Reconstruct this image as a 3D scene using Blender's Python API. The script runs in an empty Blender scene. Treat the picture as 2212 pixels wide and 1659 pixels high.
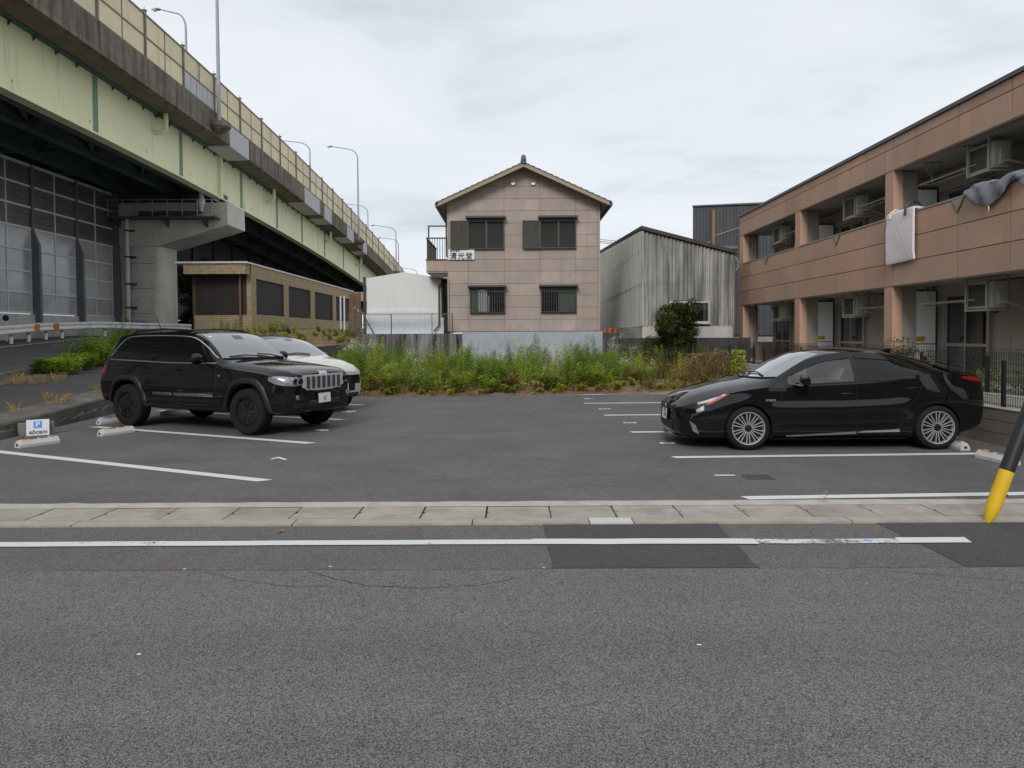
import bpy, bmesh, math, random
import numpy as np
from mathutils import Vector, Matrix
from mathutils.bvhtree import BVHTree
R = math.radians
S = bpy.context.scene
COL = S.collection
random.seed(7)
RNG = np.random.default_rng(11)

# ---------------------------------------------------------------- camera
cam_d = bpy.data.cameras.new('camera')
cam = bpy.data.objects.new('camera', cam_d); COL.objects.link(cam)
cam_d.sensor_width = 36.0
cam_d.lens = 36.0*1520/2212
cam_d.shift_y = -64.0/2212
cam_d.clip_end = 2000
cam.matrix_world = Matrix.Translation((0,0,1.68)) @ Matrix.Rotation(math.pi/2-R(1.6),4,'X') @ Matrix.Rotation(-0.005,4,'Z')
S.camera = cam

# ---------------------------------------------------------------- world: overcast sky
world = bpy.data.worlds.new('World'); S.world = world; world.use_nodes = True
wn, wl = world.node_tree.nodes, world.node_tree.links
wn.clear()
SUN_EL, SUN_AZ = R(35), R(-168)
sky = wn.new('ShaderNodeTexSky'); sky.sky_type = 'NISHITA'; sky.sun_disc = False
sky.sun_elevation = SUN_EL; sky.sun_rotation = SUN_AZ
bgs = wn.new('ShaderNodeBackground'); bgs.inputs[1].default_value = 0.10
wl.new(sky.outputs[0], bgs.inputs[0])
tc = wn.new('ShaderNodeTexCoord')
sep = wn.new('ShaderNodeSeparateXYZ'); wl.new(tc.outputs['Generated'], sep.inputs[0])
# project the view direction on a cloud deck so that clouds flatten towards the horizon
mx = wn.new('ShaderNodeMath'); mx.operation = 'MAXIMUM'; mx.inputs[1].default_value = 0.0; wl.new(sep.outputs[2], mx.inputs[0])
ad = wn.new('ShaderNodeMath'); ad.operation = 'ADD'; ad.inputs[1].default_value = 0.16; wl.new(mx.outputs[0], ad.inputs[0])
dv = wn.new('ShaderNodeVectorMath'); dv.operation = 'DIVIDE'
cb = wn.new('ShaderNodeCombineXYZ')
for i in range(3): wl.new(ad.outputs[0], cb.inputs[i])
wl.new(tc.outputs['Generated'], dv.inputs[0]); wl.new(cb.outputs[0], dv.inputs[1])
mp = wn.new('ShaderNodeMapping'); mp.inputs['Scale'].default_value = (0.9, 1.3, 0.3); mp.inputs['Rotation'].default_value = (0, 0, R(14))
mp.inputs['Location'].default_value = (0.35, 0.1, 0)
wl.new(dv.outputs[0], mp.inputs[0])
n1 = wn.new('ShaderNodeTexNoise'); n1.inputs['Scale'].default_value = 1.15; n1.inputs['Detail'].default_value = 9; n1.inputs['Roughness'].default_value = 0.52; n1.inputs['Distortion'].default_value = 0.35
wl.new(mp.outputs[0], n1.inputs['Vector'])
cr = wn.new('ShaderNodeValToRGB')
cr.color_ramp.elements[0].position = 0.30; cr.color_ramp.elements[0].color = (0.505, 0.545, 0.60, 1)
cr.color_ramp.elements[1].position = 0.68; cr.color_ramp.elements[1].color = (0.745, 0.766, 0.792, 1)
e = cr.color_ramp.elements.new(0.46); e.color = (0.675, 0.704, 0.742, 1)
wl.new(n1.outputs[0], cr.inputs[0])
bgc = wn.new('ShaderNodeBackground'); bgc.inputs[1].default_value = 1.0
wl.new(cr.outputs[0], bgc.inputs[0])
mix = wn.new('ShaderNodeMixShader'); mix.inputs[0].default_value = 0.90
wl.new(bgs.outputs[0], mix.inputs[1]); wl.new(bgc.outputs[0], mix.inputs[2])
wo = wn.new('ShaderNodeOutputWorld'); wl.new(mix.outputs[0], wo.inputs[0])

sun_d = bpy.data.lights.new('sun', 'SUN'); sun_d.energy = 1.5; sun_d.angle = R(20); sun_d.color = (1.0, 0.97, 0.92)
sun = bpy.data.objects.new('sun', sun_d); COL.objects.link(sun)
# sun behind the camera, veiled by cloud
sd = Vector((math.sin(SUN_AZ)*math.cos(SUN_EL), math.cos(SUN_AZ)*math.cos(SUN_EL), math.sin(SUN_EL)))
sun.rotation_euler = sd.to_track_quat('Z', 'Y').to_euler()

S.view_settings.view_transform = 'Standard'; S.view_settings.look = 'None'
S.view_settings.gamma = 1.0; S.view_settings.exposure = 0.32; S.view_settings.use_curve_mapping = False
S.cycles.max_bounces = 6; S.cycles.transparent_max_bounces = 12

# ---------------------------------------------------------------- materials
M = {}
def new_mat(name):
    m = bpy.data.materials.new(name); m.use_nodes = True
    nt = m.node_tree; b = nt.nodes['Principled BSDF']
    M[name] = m
    return m, nt, b
def mixc(nt, fac, a, b, typ='MIX'):
    n = nt.nodes.new('ShaderNodeMix'); n.data_type = 'RGBA'; n.blend_type = typ
    for sock, v in ((n.inputs[0], fac), (n.inputs[6], a), (n.inputs[7], b)):
        if hasattr(v, 'is_output'): nt.links.new(v, sock)
        elif isinstance(v, (int, float)): sock.default_value = v
        else: sock.default_value = (*v, 1) if len(v) == 3 else v
    return n.outputs[2]
def noise(nt, scale, detail=4, rough=0.55, vec=None, stretch=None, dist=0.0):
    n = nt.nodes.new('ShaderNodeTexNoise'); n.inputs['Scale'].default_value = scale
    n.inputs['Detail'].default_value = detail; n.inputs['Roughness'].default_value = rough; n.inputs['Distortion'].default_value = dist
    if vec is None: vec = nt.nodes.new('ShaderNodeNewGeometry').outputs['Position']
    if stretch:
        mpn = nt.nodes.new('ShaderNodeMapping'); mpn.inputs['Scale'].default_value = stretch
        nt.links.new(vec, mpn.inputs[0]); vec = mpn.outputs[0]
    nt.links.new(vec, n.inputs['Vector'])
    return n.outputs[0]
def ramp(nt, src, p0, p1, v0=0.0, v1=1.0):
    n = nt.nodes.new('ShaderNodeMapRange'); n.clamp = True
    n.inputs[1].default_value = p0; n.inputs[2].default_value = p1; n.inputs[3].default_value = v0; n.inputs[4].default_value = v1
    nt.links.new(src, n.inputs[0]); return n.outputs[0]
def mul(nt, a, b):
    n = nt.nodes.new('ShaderNodeMath'); n.operation = 'MULTIPLY'
    for s, v in ((n.inputs[0], a), (n.inputs[1], b)):
        if hasattr(v, 'is_output'): nt.links.new(v, s)
        else: s.default_value = v
    return n.outputs[0]
def scol(c, k): return tuple(min(1, max(0, x*k)) for x in c[:3])
def mat(name, c, rough=0.7, var=0.12, vs=3.0, metal=0.0, spec=0.5, bump=0.0, bs=60.0, rnd=0.0,
        streak=None, stains=None, coat=0.0, coord='world', fine=0.0, fs=200.0):
    """base colour + large mottling (var) + fine grain + optional vertical streaks (colour, amount, cut) and stains."""
    m, nt, b = new_mat(name)
    vec = nt.nodes.new('ShaderNodeNewGeometry').outputs['Position'] if coord == 'world' else nt.nodes.new('ShaderNodeTexCoord').outputs['Object']
    out = c
    if var:
        out = mixc(nt, ramp(nt, noise(nt, vs, 5, 0.6, vec), 0.3, 0.7), scol(c, 1-var), scol(c, 1+var))
    if fine:
        out = mixc(nt, ramp(nt, noise(nt, fs, 2, 0.6, vec), 0.35, 0.65), out, mixc(nt, 1.0, out, (1-fine,)*3, 'MULTIPLY'))
    if rnd:
        oi = nt.nodes.new('ShaderNodeObjectInfo')
        k = ramp(nt, oi.outputs['Random'], 0, 1, 1-rnd, 1+rnd)
        cmb = nt.nodes.new('ShaderNodeCombineXYZ')
        for i in range(3): nt.links.new(k, cmb.inputs[i])
        out = mixc(nt, 1.0, out, cmb.outputs[0], 'MULTIPLY')
    if stains:
        sc_, colr, amt, lo, hi = stains
        out = mixc(nt, mul(nt, ramp(nt, noise(nt, sc_, 6, 0.65, vec), lo, hi), amt), out, colr)
    if streak:
        colr, amt, lo, hi, ss = streak
        f = ramp(nt, noise(nt, 1.0, 6, 0.65, vec, (ss, ss, ss*0.09)), lo, hi)
        out = mixc(nt, mul(nt, f, amt), out, colr)
    if hasattr(out, 'is_output'): nt.links.new(out, b.inputs['Base Color'])
    else: b.inputs['Base Color'].default_value = (*out[:3], 1)
    b.inputs['Roughness'].default_value = rough; b.inputs['Metallic'].default_value = metal
    b.inputs['Specular IOR Level'].default_value = spec
    b.inputs['Coat Weight'].default_value = coat; b.inputs['Coat Roughness'].default_value = 0.03
    if bump:
        bn = nt.nodes.new('ShaderNodeBump'); bn.inputs['Strength'].default_value = bump; bn.inputs['Distance'].default_value = 0.01
        nt.links.new(noise(nt, bs, 4, 0.6, vec), bn.inputs['Height']); nt.links.new(bn.outputs[0], b.inputs['Normal'])
    return m
def thin_glass(name, tint, refl=0.08, rough=0.02, opac=0.0, body=(0.02,0.02,0.02)):
    m, nt, b = new_mat(name)
    tr = nt.nodes.new('ShaderNodeBsdfTransparent'); tr.inputs[0].default_value = (*tint, 1)
    df = nt.nodes.new('ShaderNodeBsdfDiffuse'); df.inputs[0].default_value = (*body, 1)
    m1 = nt.nodes.new('ShaderNodeMixShader'); m1.inputs[0].default_value = opac
    nt.links.new(tr.outputs[0], m1.inputs[1]); nt.links.new(df.outputs[0], m1.inputs[2])
    gl = nt.nodes.new('ShaderNodeBsdfGlossy'); gl.inputs['Roughness'].default_value = rough; gl.inputs[0].default_value = (1,1,1,1)
    fr = nt.nodes.new('ShaderNodeFresnel'); fr.inputs[0].default_value = 1.52
    k = nt.nodes.new('ShaderNodeMath'); k.operation = 'MULTIPLY_ADD'; k.inputs[1].default_value = 1.2; k.inputs[2].default_value = refl-0.05; k.use_clamp = True
    nt.links.new(fr.outputs[0], k.inputs[0])
    m2 = nt.nodes.new('ShaderNodeMixShader'); nt.links.new(k.outputs[0], m2.inputs[0])
    nt.links.new(m1.outputs[0], m2.inputs[1]); nt.links.new(gl.outputs[0], m2.inputs[2])
    nt.links.new(m2.outputs[0], nt.nodes['Material Output'].inputs[0])
    return m

# ---------------------------------------------------------------- geometry helpers
class MB:
    def __init__(s): s.v = []; s.f = []; s.mi = []
    def add(s, vs, fs, mi=0):
        k = len(s.v); s.v.extend([tuple(map(float, p)) for p in vs])
        for f in fs: s.f.append([i+k for i in f]); s.mi.append(mi)
        return s
    def box(s, x0, x1, y0, y1, z0, z1, mi=0):
        return s.add([(x0,y0,z0),(x1,y0,z0),(x1,y1,z0),(x0,y1,z0),(x0,y0,z1),(x1,y0,z1),(x1,y1,z1),(x0,y1,z1)],
                     [(0,3,2,1),(4,5,6,7),(0,1,5,4),(1,2,6,5),(2,3,7,6),(3,0,4,7)], mi)
    def bar(s, a, b, w, h, up=(0,0,1), mi=0):
        a, b = Vector(a), Vector(b); d = (b-a).normalized(); u = Vector(up)
        if abs(d.dot(u)) > 0.99: u = Vector((0,1,0))
        r = d.cross(u).normalized(); u = r.cross(d)
        vs = [p + r*(w/2*i) + u*(h/2*j) for p in (a, b) for i, j in ((-1,-1),(1,-1),(1,1),(-1,1))]
        return s.add(vs, [(0,1,2,3),(7,6,5,4),(0,4,5,1),(1,5,6,2),(2,6,7,3),(3,7,4,0)], mi)
    def prism(s, pts, vec, mi=0):
        n = len(pts); a = [Vector(p) for p in pts]; v = Vector(vec)
        return s.add(a + [p+v for p in a], [tuple(range(n))[::-1], tuple(range(n, 2*n))] + [(i, (i+1) % n, n+(i+1) % n, n+i) for i in range(n)], mi)
    def tube(s, path, r, n=8, cap=True, mi=0):
        P = [Vector(p) for p in path]; rr = r if isinstance(r, (list, tuple)) else [r]*len(P)
        vs = []; prev = None
        for i, p in enumerate(P):
            d = (P[min(i+1, len(P)-1)] - P[max(i-1, 0)]).normalized()
            if prev is None:
                u = Vector((0,0,1)) if abs(d.z) < 0.9 else Vector((1,0,0))
                u = (u - d*u.dot(d)).normalized()
            else: u = (prev - d*prev.dot(d)).normalized()
            prev = u; w = d.cross(u)
            for k in range(n):
                a = 2*math.pi*k/n; vs.append(p + (u*math.cos(a) + w*math.sin(a))*rr[i])
        fs = [(i*n+k, i*n+(k+1) % n, (i+1)*n+(k+1) % n, (i+1)*n+k) for i in range(len(P)-1) for k in range(n)]
        if cap: fs += [tuple(range(n))[::-1], tuple(range((len(P)-1)*n, len(P)*n))]
        return s.add(vs, fs, mi)
    def lathe(s, prof, c=(0,0,0), axis='Z', n=24, close=False, mi=0):
        vs = []
        for r, h in prof:
            for k in range(n):
                a = 2*math.pi*k/n; x, y = r*math.cos(a), r*math.sin(a)
                p = {'Z': (x,y,h), 'Y': (x,h,y), 'X': (h,x,y)}[axis]
                vs.append((p[0]+c[0], p[1]+c[1], p[2]+c[2]))
        m = len(prof)
        fs = [(i*n+k, i*n+(k+1) % n, ((i+1) % m)*n+(k+1) % n, ((i+1) % m)*n+k) for i in range(m if close else m-1) for k in range(n)]
        if not close:
            if prof[0][0] > 1e-6: fs.append(tuple(range(n))[::-1])
            if prof[-1][0] > 1e-6: fs.append(tuple(range((m-1)*n, m*n)))
        return s.add(vs, fs, mi)
    def grid(s, fn, nu, nv, mi=0):
        vs = [fn(i/nu, j/nv) for j in range(nv+1) for i in range(nu+1)]
        fs = [(j*(nu+1)+i, j*(nu+1)+i+1, (j+1)*(nu+1)+i+1, (j+1)*(nu+1)+i) for j in range(nv) for i in range(nu)]
        return s.add(vs, fs, mi)
    def mesh(s, name, mats, org=(0,0,0), smooth=False, bevel=0.0):
        me = bpy.data.meshes.new(name); o = Vector(org)
        me.from_pydata([(p[0]-o[0], p[1]-o[1], p[2]-o[2]) for p in s.v], [], s.f)
        for m in (mats if isinstance(mats, (list, tuple)) else [mats]): me.materials.append(M[m])
        if any(s.mi): me.polygons.foreach_set('material_index', s.mi)
        bm = bmesh.new(); bm.from_mesh(me)
        bmesh.ops.recalc_face_normals(bm, faces=bm.faces)
        if bevel:
            bmesh.ops.bevel(bm, geom=[e for e in bm.edges if e.is_manifold and e.calc_face_angle(0) > 0.5], offset=bevel, segments=2, affect='EDGES', profile=0.6, clamp_overlap=True)
        if smooth:
            for f in bm.faces: f.smooth = True
            lim = 0.6 if smooth is True else smooth
            for e in bm.edges:
                if not e.is_manifold or e.calc_face_angle(0) > lim: e.smooth = False
        bm.to_mesh(me); bm.free()
        return me
    def build(s, name, mats, parent=None, smooth=False, bevel=0.0, loc=None):
        """vertices in the parent's frame when it carries a rotation, else in world axes"""
        if parent is not None and parent.get('_abs') is None: org = (0,0,0)
        elif parent is not None: org = tuple(parent['_abs'])
        else: org = loc or (0,0,0)
        me = s.mesh(name, mats, org, smooth, bevel)
        o = bpy.data.objects.new(name, me); COL.objects.link(o)
        if parent is not None:
            o.parent = parent
            if parent.get('_abs') is not None: o['_abs'] = tuple(parent['_abs'])
        else:
            o.location = org; o['_abs'] = org
        return o
def tag(o, label=None, cat=None, group=None, kind=None):
    if label: o['label'] = label
    if cat: o['category'] = cat
    if group: o['group'] = group
    if kind: o['kind'] = kind
    return o
def thing(name, label, cat, loc=(0,0,0), group=None, rz=None):
    """an Empty at the base; without rz its parts are written in world coordinates"""
    o = bpy.data.objects.new(name, None); COL.objects.link(o); o.location = loc; o.empty_display_size = 0.2
    if rz is not None: o.rotation_euler = (0,0,rz)
    else: o['_abs'] = tuple(map(float, loc))
    return tag(o, label, cat, group)
def inst(mesh, name, parent, loc, scale=(1,1,1), rot=(0,0,0)):
    o = bpy.data.objects.new(name, mesh); COL.objects.link(o)
    if parent is not None:
        o.parent = parent
        a = parent.get('_abs')
        if a is not None: loc = tuple(l-q for l, q in zip(loc, a))
    o.location = loc; o.scale = scale; o.rotation_euler = rot
    if parent is not None and parent.get('_abs') is not None: o['_abs'] = tuple(parent['_abs'])
    return o
_ub = {}
def unit_box(matname, bevel=0.0):
    k = (matname, bevel)
    if k not in _ub: _ub[k] = MB().box(-.5,.5,-.5,.5,-.5,.5).mesh('unit_'+matname, matname, bevel=bevel)
    return _ub[k]
def piece(name, parent, matname, x0, x1, y0, y1, z0, z1):
    return inst(unit_box(matname), name, parent, ((x0+x1)/2, (y0+y1)/2, (z0+z1)/2), (abs(x1-x0), abs(y1-y0), abs(z1-z0)))
def copy_tree(o, parent=None):
    c = o.copy(); COL.objects.link(c)
    if parent is not None: c.parent = parent
    for ch in o.children: copy_tree(ch, c)
    return c
def text_mesh(txt, size, extrude=0.002, matname='white_paint', bold=0.0, align='CENTER', shear=0.0, spacing=1.0):
    cu = bpy.data.curves.new('txt', 'FONT'); cu.body = txt; cu.size = size; cu.extrude = extrude; cu.offset = bold
    cu.align_x = align; cu.align_y = 'CENTER'; cu.shear = shear; cu.space_character = spacing; cu.resolution_u = 4
    o = bpy.data.objects.new('txt', cu); COL.objects.link(o)
    dg = bpy.context.evaluated_depsgraph_get()
    me = bpy.data.meshes.new_from_object(o.evaluated_get(dg))
    me.materials.clear(); me.materials.append(M[matname])
    bpy.data.objects.remove(o); bpy.data.curves.remove(cu)
    return me
def text(name, parent, txt, size, matname, loc, rot, **k):
    return inst(text_mesh(txt, size, matname=matname, **k), name, parent, loc, rot=rot)
def pchip(xs, ys):
    xs = np.array(xs, float); ys = np.array(ys, float); h = np.diff(xs); dlt = np.diff(ys)/h
    m = np.zeros_like(ys)
    for i in range(1, len(xs)-1):
        if dlt[i-1]*dlt[i] > 0:
            w1, w2 = 2*h[i]+h[i-1], h[i]+2*h[i-1]; m[i] = (w1+w2)/(w1/dlt[i-1]+w2/dlt[i])
    m[0], m[-1] = dlt[0], dlt[-1]
    def f(x):
        x = min(max(x, xs[0]), xs[-1]); i = min(max(int(np.searchsorted(xs, x))-1, 0), len(xs)-2)
        t = (x-xs[i])/h[i]
        return float((2*t**3-3*t**2+1)*ys[i]+(t**3-2*t**2+t)*h[i]*m[i]+(-2*t**3+3*t**2)*ys[i+1]+(t**3-t**2)*h[i]*m[i+1])
    return f
def smooth01(t): t = min(1, max(0, t)); return t*t*(3-2*t)
# ---------------------------------------------------------------- surface materials
def asphalt(name, dark, light, stone, cell=95.0, amt=0.35, mott=0.12, warm=None, rough=0.85, bump=0.5, streaky=None, tracks=False):
    m, nt, b = new_mat(name)
    pos = nt.nodes.new('ShaderNodeNewGeometry').outputs['Position']
    vo = nt.nodes.new('ShaderNodeTexVoronoi'); vo.inputs['Scale'].default_value = cell; nt.links.new(pos, vo.inputs['Vector'])
    sepc = nt.nodes.new('ShaderNodeSeparateColor'); nt.links.new(vo.outputs['Color'], sepc.inputs[0])
    base = mixc(nt, ramp(nt, sepc.outputs[0], 0.1, 0.9), dark, light)
    base = mixc(nt, mul(nt, ramp(nt, sepc.outputs[1], 1-amt*0.45, 1.0), ramp(nt, vo.outputs['Distance'], 0.30, 0.15)), base, stone)
    gap = ramp(nt, vo.outputs['Distance'], 0.35, 0.75)
    base = mixc(nt, mul(nt, gap, 0.40), base, scol(dark, 0.5))
    base = mixc(nt, 1.0, base, mixc(nt, ramp(nt, noise(nt, cell*2.3, 2, 0.7), 0.3, 0.7), (.80,.80,.80), (1.22,1.21,1.19)), 'MULTIPLY')
    base = mixc(nt, 1.0, base, mixc(nt, ramp(nt, noise(nt, 0.8, 6, 0.6), 0.3, 0.7), (1-mott,)*3, (1+mott,)*3), 'MULTIPLY')
    base = mixc(nt, 1.0, base, mixc(nt, ramp(nt, noise(nt, 9.0, 4, 0.65), 0.3, 0.7), (1-mott*.9,)*3, (1+mott*.9,)*3), 'MULTIPLY')
    if warm: base = mixc(nt, mul(nt, ramp(nt, noise(nt, 1.7, 5, 0.6), 0.42, 0.7), 0.5), base, warm)
    if tracks:
        base = mixc(nt, 1.0, base, mixc(nt, ramp(nt, noise(nt, 1.0, 4, 0.55, pos, (0.10,1.5,1)), 0.32, 0.68), (.90,.90,.905), (1.10,1.10,1.09)), 'MULTIPLY')
        base = mixc(nt, mul(nt, ramp(nt, noise(nt, 2.6, 5, 0.7, pos), 0.62, 0.78), 0.35), base, scol(dark, 0.8))
    if streaky:
        f = ramp(nt, noise(nt, 1.0, 6, 0.62, pos, streaky[0]), streaky[1], streaky[2])
        base = mixc(nt, mul(nt, f, streaky[3]), base, scol(dark, 0.72))
    nt.links.new(base, b.inputs['Base Color']); b.inputs['Roughness'].default_value = rough; b.inputs['Specular IOR Level'].default_value = 0.35
    bn = nt.nodes.new('ShaderNodeBump'); bn.inputs['Strength'].default_value = bump; bn.inputs['Distance'].default_value = 0.004
    nt.links.new(ramp(nt, vo.outputs['Distance'], 0.0, 0.7, 1, 0), bn.inputs['Height']); nt.links.new(bn.outputs[0], b.inputs['Normal'])
    return m
asphalt('road_asphalt', (0.055,0.055,0.056), (0.258,0.254,0.244), (0.66,0.64,0.58), cell=190, amt=0.52, mott=0.07, tracks=True)
asphalt('shoulder_asphalt', (0.056,0.053,0.052), (0.238,0.223,0.213), (0.58,0.55,0.50), cell=190, amt=0.50, mott=0.09, warm=(0.115,0.10,0.092))
asphalt('patch_asphalt', (0.052,0.052,0.054), (0.092,0.091,0.093), (0.17,0.165,0.16), cell=130, amt=0.14, mott=0.10)
asphalt('lot_asphalt', (0.093,0.091,0.092), (0.162,0.159,0.159), (0.25,0.24,0.23), cell=150, amt=0.18, mott=0.15, streaky=((0.5,2.6,1),0.56,0.75,0.75), bump=0.35)
asphalt('ramp_asphalt', (0.082,0.082,0.085), (0.135,0.134,0.134), (0.22,0.215,0.2), cell=60, amt=0.2, mott=0.15, streaky=((1.2,0.6,1),0.5,0.75,0.6))
asphalt('path_asphalt', (0.052,0.051,0.053), (0.088,0.086,0.087), (0.2,0.19,0.18), cell=80, amt=0.15, mott=0.12)
def worn_paint(name, lo, hi):
    m, nt, b = new_mat(name)
    b.inputs['Base Color'].default_value = (0.62,0.63,0.63,1); b.inputs['Roughness'].default_value = 0.7
    tr = nt.nodes.new('ShaderNodeBsdfTransparent'); mxs = nt.nodes.new('ShaderNodeMixShader')
    pos = nt.nodes.new('ShaderNodeNewGeometry').outputs['Position']
    a = ramp(nt, noise(nt, 60, 3, 0.7, pos), 0.30, 0.62); c = ramp(nt, noise(nt, 4, 3, 0.6, pos), 0.35, 0.65)
    s = nt.nodes.new('ShaderNodeMath'); s.operation = 'ADD'; nt.links.new(a, s.inputs[0]); nt.links.new(c, s.inputs[1])
    nt.links.new(ramp(nt, s.outputs[0], lo, hi), mxs.inputs[0])
    nt.links.new(tr.outputs[0], mxs.inputs[1]); nt.links.new(b.outputs[0], mxs.inputs[2])
    nt.links.new(mxs.outputs[0], nt.nodes['Material Output'].inputs[0])
worn_paint('paint_worn', 0.25, 0.7)
worn_paint('paint_very_worn', 0.55, 1.15)
worn_paint('paint_lot', -0.25, 0.15)
mat('white_paint', (0.74,0.75,0.75), 0.6, 0.04, 5)
mat('crack', (0.030,0.030,0.032), 0.95, 0)
mat('kerb_concrete', (0.40,0.368,0.31), 0.9, 0.14, 4, bump=0.6, bs=90, fine=0.22, fs=110, stains=(5,(0.2,0.18,0.15),0.6,0.55,0.8))
mat('slab_concrete', (0.385,0.348,0.305), 0.9, 0.10, 3, bump=0.5, bs=120, fine=0.2, fs=140, rnd=0.09, stains=(2.6,(0.19,0.168,0.145),0.8,0.46,0.74))
mat('strip_concrete', (0.46,0.432,0.38), 0.9, 0.14, 4, bump=0.5, bs=80, fine=0.18, fs=120, stains=(6,(0.3,0.27,0.22),0.7,0.5,0.75))
mat('soil', (0.20,0.135,0.085), 0.95, 0.35, 2.5, bump=1.0, bs=25, fine=0.35, fs=45, stains=(1.6,(0.30,0.26,0.20),0.7,0.5,0.7))
mat('dirt', (0.16,0.13,0.095), 0.95, 0.3, 2, bump=0.8, bs=20, fine=0.3, fs=40)
mat('gravel', (0.17,0.165,0.16), 0.95, 0.25, 6, bump=1.0, bs=60, fine=0.4, fs=60)
mat('old_concrete', (0.16,0.15,0.135), 0.92, 0.3, 2.2, bump=0.7, bs=35, fine=0.25, fs=60, stains=(1.4,(0.055,0.052,0.048),0.85,0.42,0.68))
mat('pale_concrete', (0.20,0.182,0.152), 0.92, 0.25, 3, bump=0.8, bs=30, fine=0.25, fs=60, stains=(1.9,(0.075,0.065,0.055),0.9,0.42,0.62))

# ---------------------------------------------------------------- ground, road, gutter, parking lot
def st(o): return tag(o, kind='structure')
st(MB().box(-500,500,-120,900,-0.5,-0.05).build('ground', 'dirt'))
road = st(MB().add([(-150,-14,0),(150,-14,0),(150,5.0,0),(-150,5.0,0)], [(0,1,2,3)]).add([(-150,5.0,0),(150,5.0,0),(150,6.2,0),(-150,6.2,0)], [(0,1,2,3)], 1).build('road', ['road_asphalt','shoulder_asphalt']))
def sheet(name, pts, m, parent, z):
    return MB().add([(x,y,z) for x, y in pts], [tuple(range(len(pts)))]).build(name, m, parent)
def wob(p, q, n, a, seed):
    r = random.Random(seed); p, q = Vector(p), Vector(q)
    return [tuple(p.lerp(q, i/n) + Vector((r.uniform(-a,a), r.uniform(-a,a)))) for i in range(n+1)]
sheet('asphalt_patch', wob((0.27,6.19),(0.29,5.0),8,.012,1)+wob((1.76,4.985),(1.80,6.19),8,.012,2), 'patch_asphalt', road, 0.004)
sheet('asphalt_patch', wob((3.22,6.19),(3.24,5.0),8,.012,3)+[(9,4.99),(9,6.19)], 'patch_asphalt', road, 0.004)
def stripe(p, q, w, m, parent, name='painted_line', z=0.008, skew=0.0, n=1, wav=0.0):
    p, q = Vector((*p,0)), Vector((*q,0)); d = (q-p).normalized(); nrm = Vector((-d.y,d.x,0))
    vs = []; r = random.Random(int(p.x*100+p.y*10))
    for i in range(n+1):
        c = p.lerp(q, i/n) + nrm*(r.uniform(-wav,wav))
        vs += [c - nrm*w/2 + d*skew/2, c + nrm*w/2 - d*skew/2]
    return MB().add([(v.x,v.y,z) for v in vs], [(2*i,2*i+2,2*i+3,2*i+1) for i in range(n)]).build(name, m, parent)
stripe((-14,5.63),(0.16,5.645),0.125,'paint_worn',road,n=60,wav=.004)
stripe((0.15,5.645),(1.96,5.62),0.145,'paint_lot',road,z=0.010,n=6,wav=.006)
stripe((1.94,5.62),(3.16,5.62),0.12,'paint_very_worn',road,n=10,wav=.004)
stripe((3.10,5.63),(3.67,5.63),0.145,'paint_lot',road,z=0.010,skew=-.03)
def crack(pts, w=0.006, name='crack'):
    r = random.Random(len(pts)); P = []
    for a, b in zip(pts[:-1], pts[1:]):
        a, b = Vector(a), Vector(b); n = max(2, int((b-a).length/0.05))
        P += [a.lerp(b, i/n) + Vector((r.uniform(-.008,.008), r.uniform(-.008,.008))) for i in range(n)]
    P.append(Vector(pts[-1])); m = MB()
    vs = []
    for i, p in enumerate(P):
        d = (P[min(i+1,len(P)-1)]-P[max(0,i-1)]).normalized(); k = w*r.uniform(.4,1.1)/2
        vs += [(p.x-d.y*-k, p.y-d.x*k, .003), (p.x+d.y*-k, p.y+d.x*k, .003)]
    m.add(vs, [(2*i,2*i+1,2*i+3,2*i+2) for i in range(len(P)-1)])
    return m.build(name, 'crack', road)
crack([(-3.3,5.02),(-1.2,5.0),(0.0,4.99),(0.29,5.0)], .005)
crack([(1.76,4.985),(3.3,4.99),(3.9,5.0)], .006)
crack([(-2.2,4.98),(-1.9,4.8),(-1.55,4.68),(-1.2,4.66)], .006)
crack([(-1.45,4.97),(-1.25,4.83),(-1.0,4.68),(-.6,4.63),(-.3,4.66),(-.05,4.75),(.0,4.83)], .007)
crack([(2.5,4.95),(3.0,4.82),(3.6,4.6)], .004)
crack([(0.27,6.19),(0.29,5.0)], .010)
for x, y, s in ((-1.33,5.07,.012),(-2.37,5.03,.012),(.22,5.02,.01),(1.0,3.75,.012),(-1.98,3.67,.012)):
    sheet('paint_fleck', [(x-s,y-s*.5),(x+s,y-s*.7),(x+s*1.2,y+s*.4),(x-s*.6,y+s*.8)], 'white_paint', road, 0.004)
mat('leaf_dry', (0.30,0.15,0.06), 0.8, 0.2, 40)
mat('blue_chip', (0.10,0.33,0.72), 0.5, 0.05)
for (x, y, s, m, nm, lb, ct) in ((-1.98,5.98,.028,'leaf_dry','fallen_leaf','small dry tan leaf lying beside the gutter, left of the centre','leaf'),):
    t = MB().add([(x-s,y-s*.6,.006),(x,y-s,.016),(x+s*1.2,y,.008),(x,y+s,.02)], [(0,1,2,3)]).build(nm, m); tag(t, lb, ct)
for (x, y, s, lb) in ((2.77,6.17,.028,'small blue plastic scrap at the foot of the gutter kerb'),(2.86,5.62,.03,'small blue plastic scrap lying on the worn white road line')):
    t = MB().prism([(x-s,y-s*.5,.004),(x+s,y-s*.6,.004),(x+s*1.2,y+s*.4,.010),(x-s*.8,y+s*.6,.012)], (0,0,.003)).build('plastic_scrap', 'blue_chip'); tag(t, lb, 'litter', 'blue plastic scraps on the road')

mat('pale_kerb', (0.52,0.51,0.48), 0.85, 0.06, 6)
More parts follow.
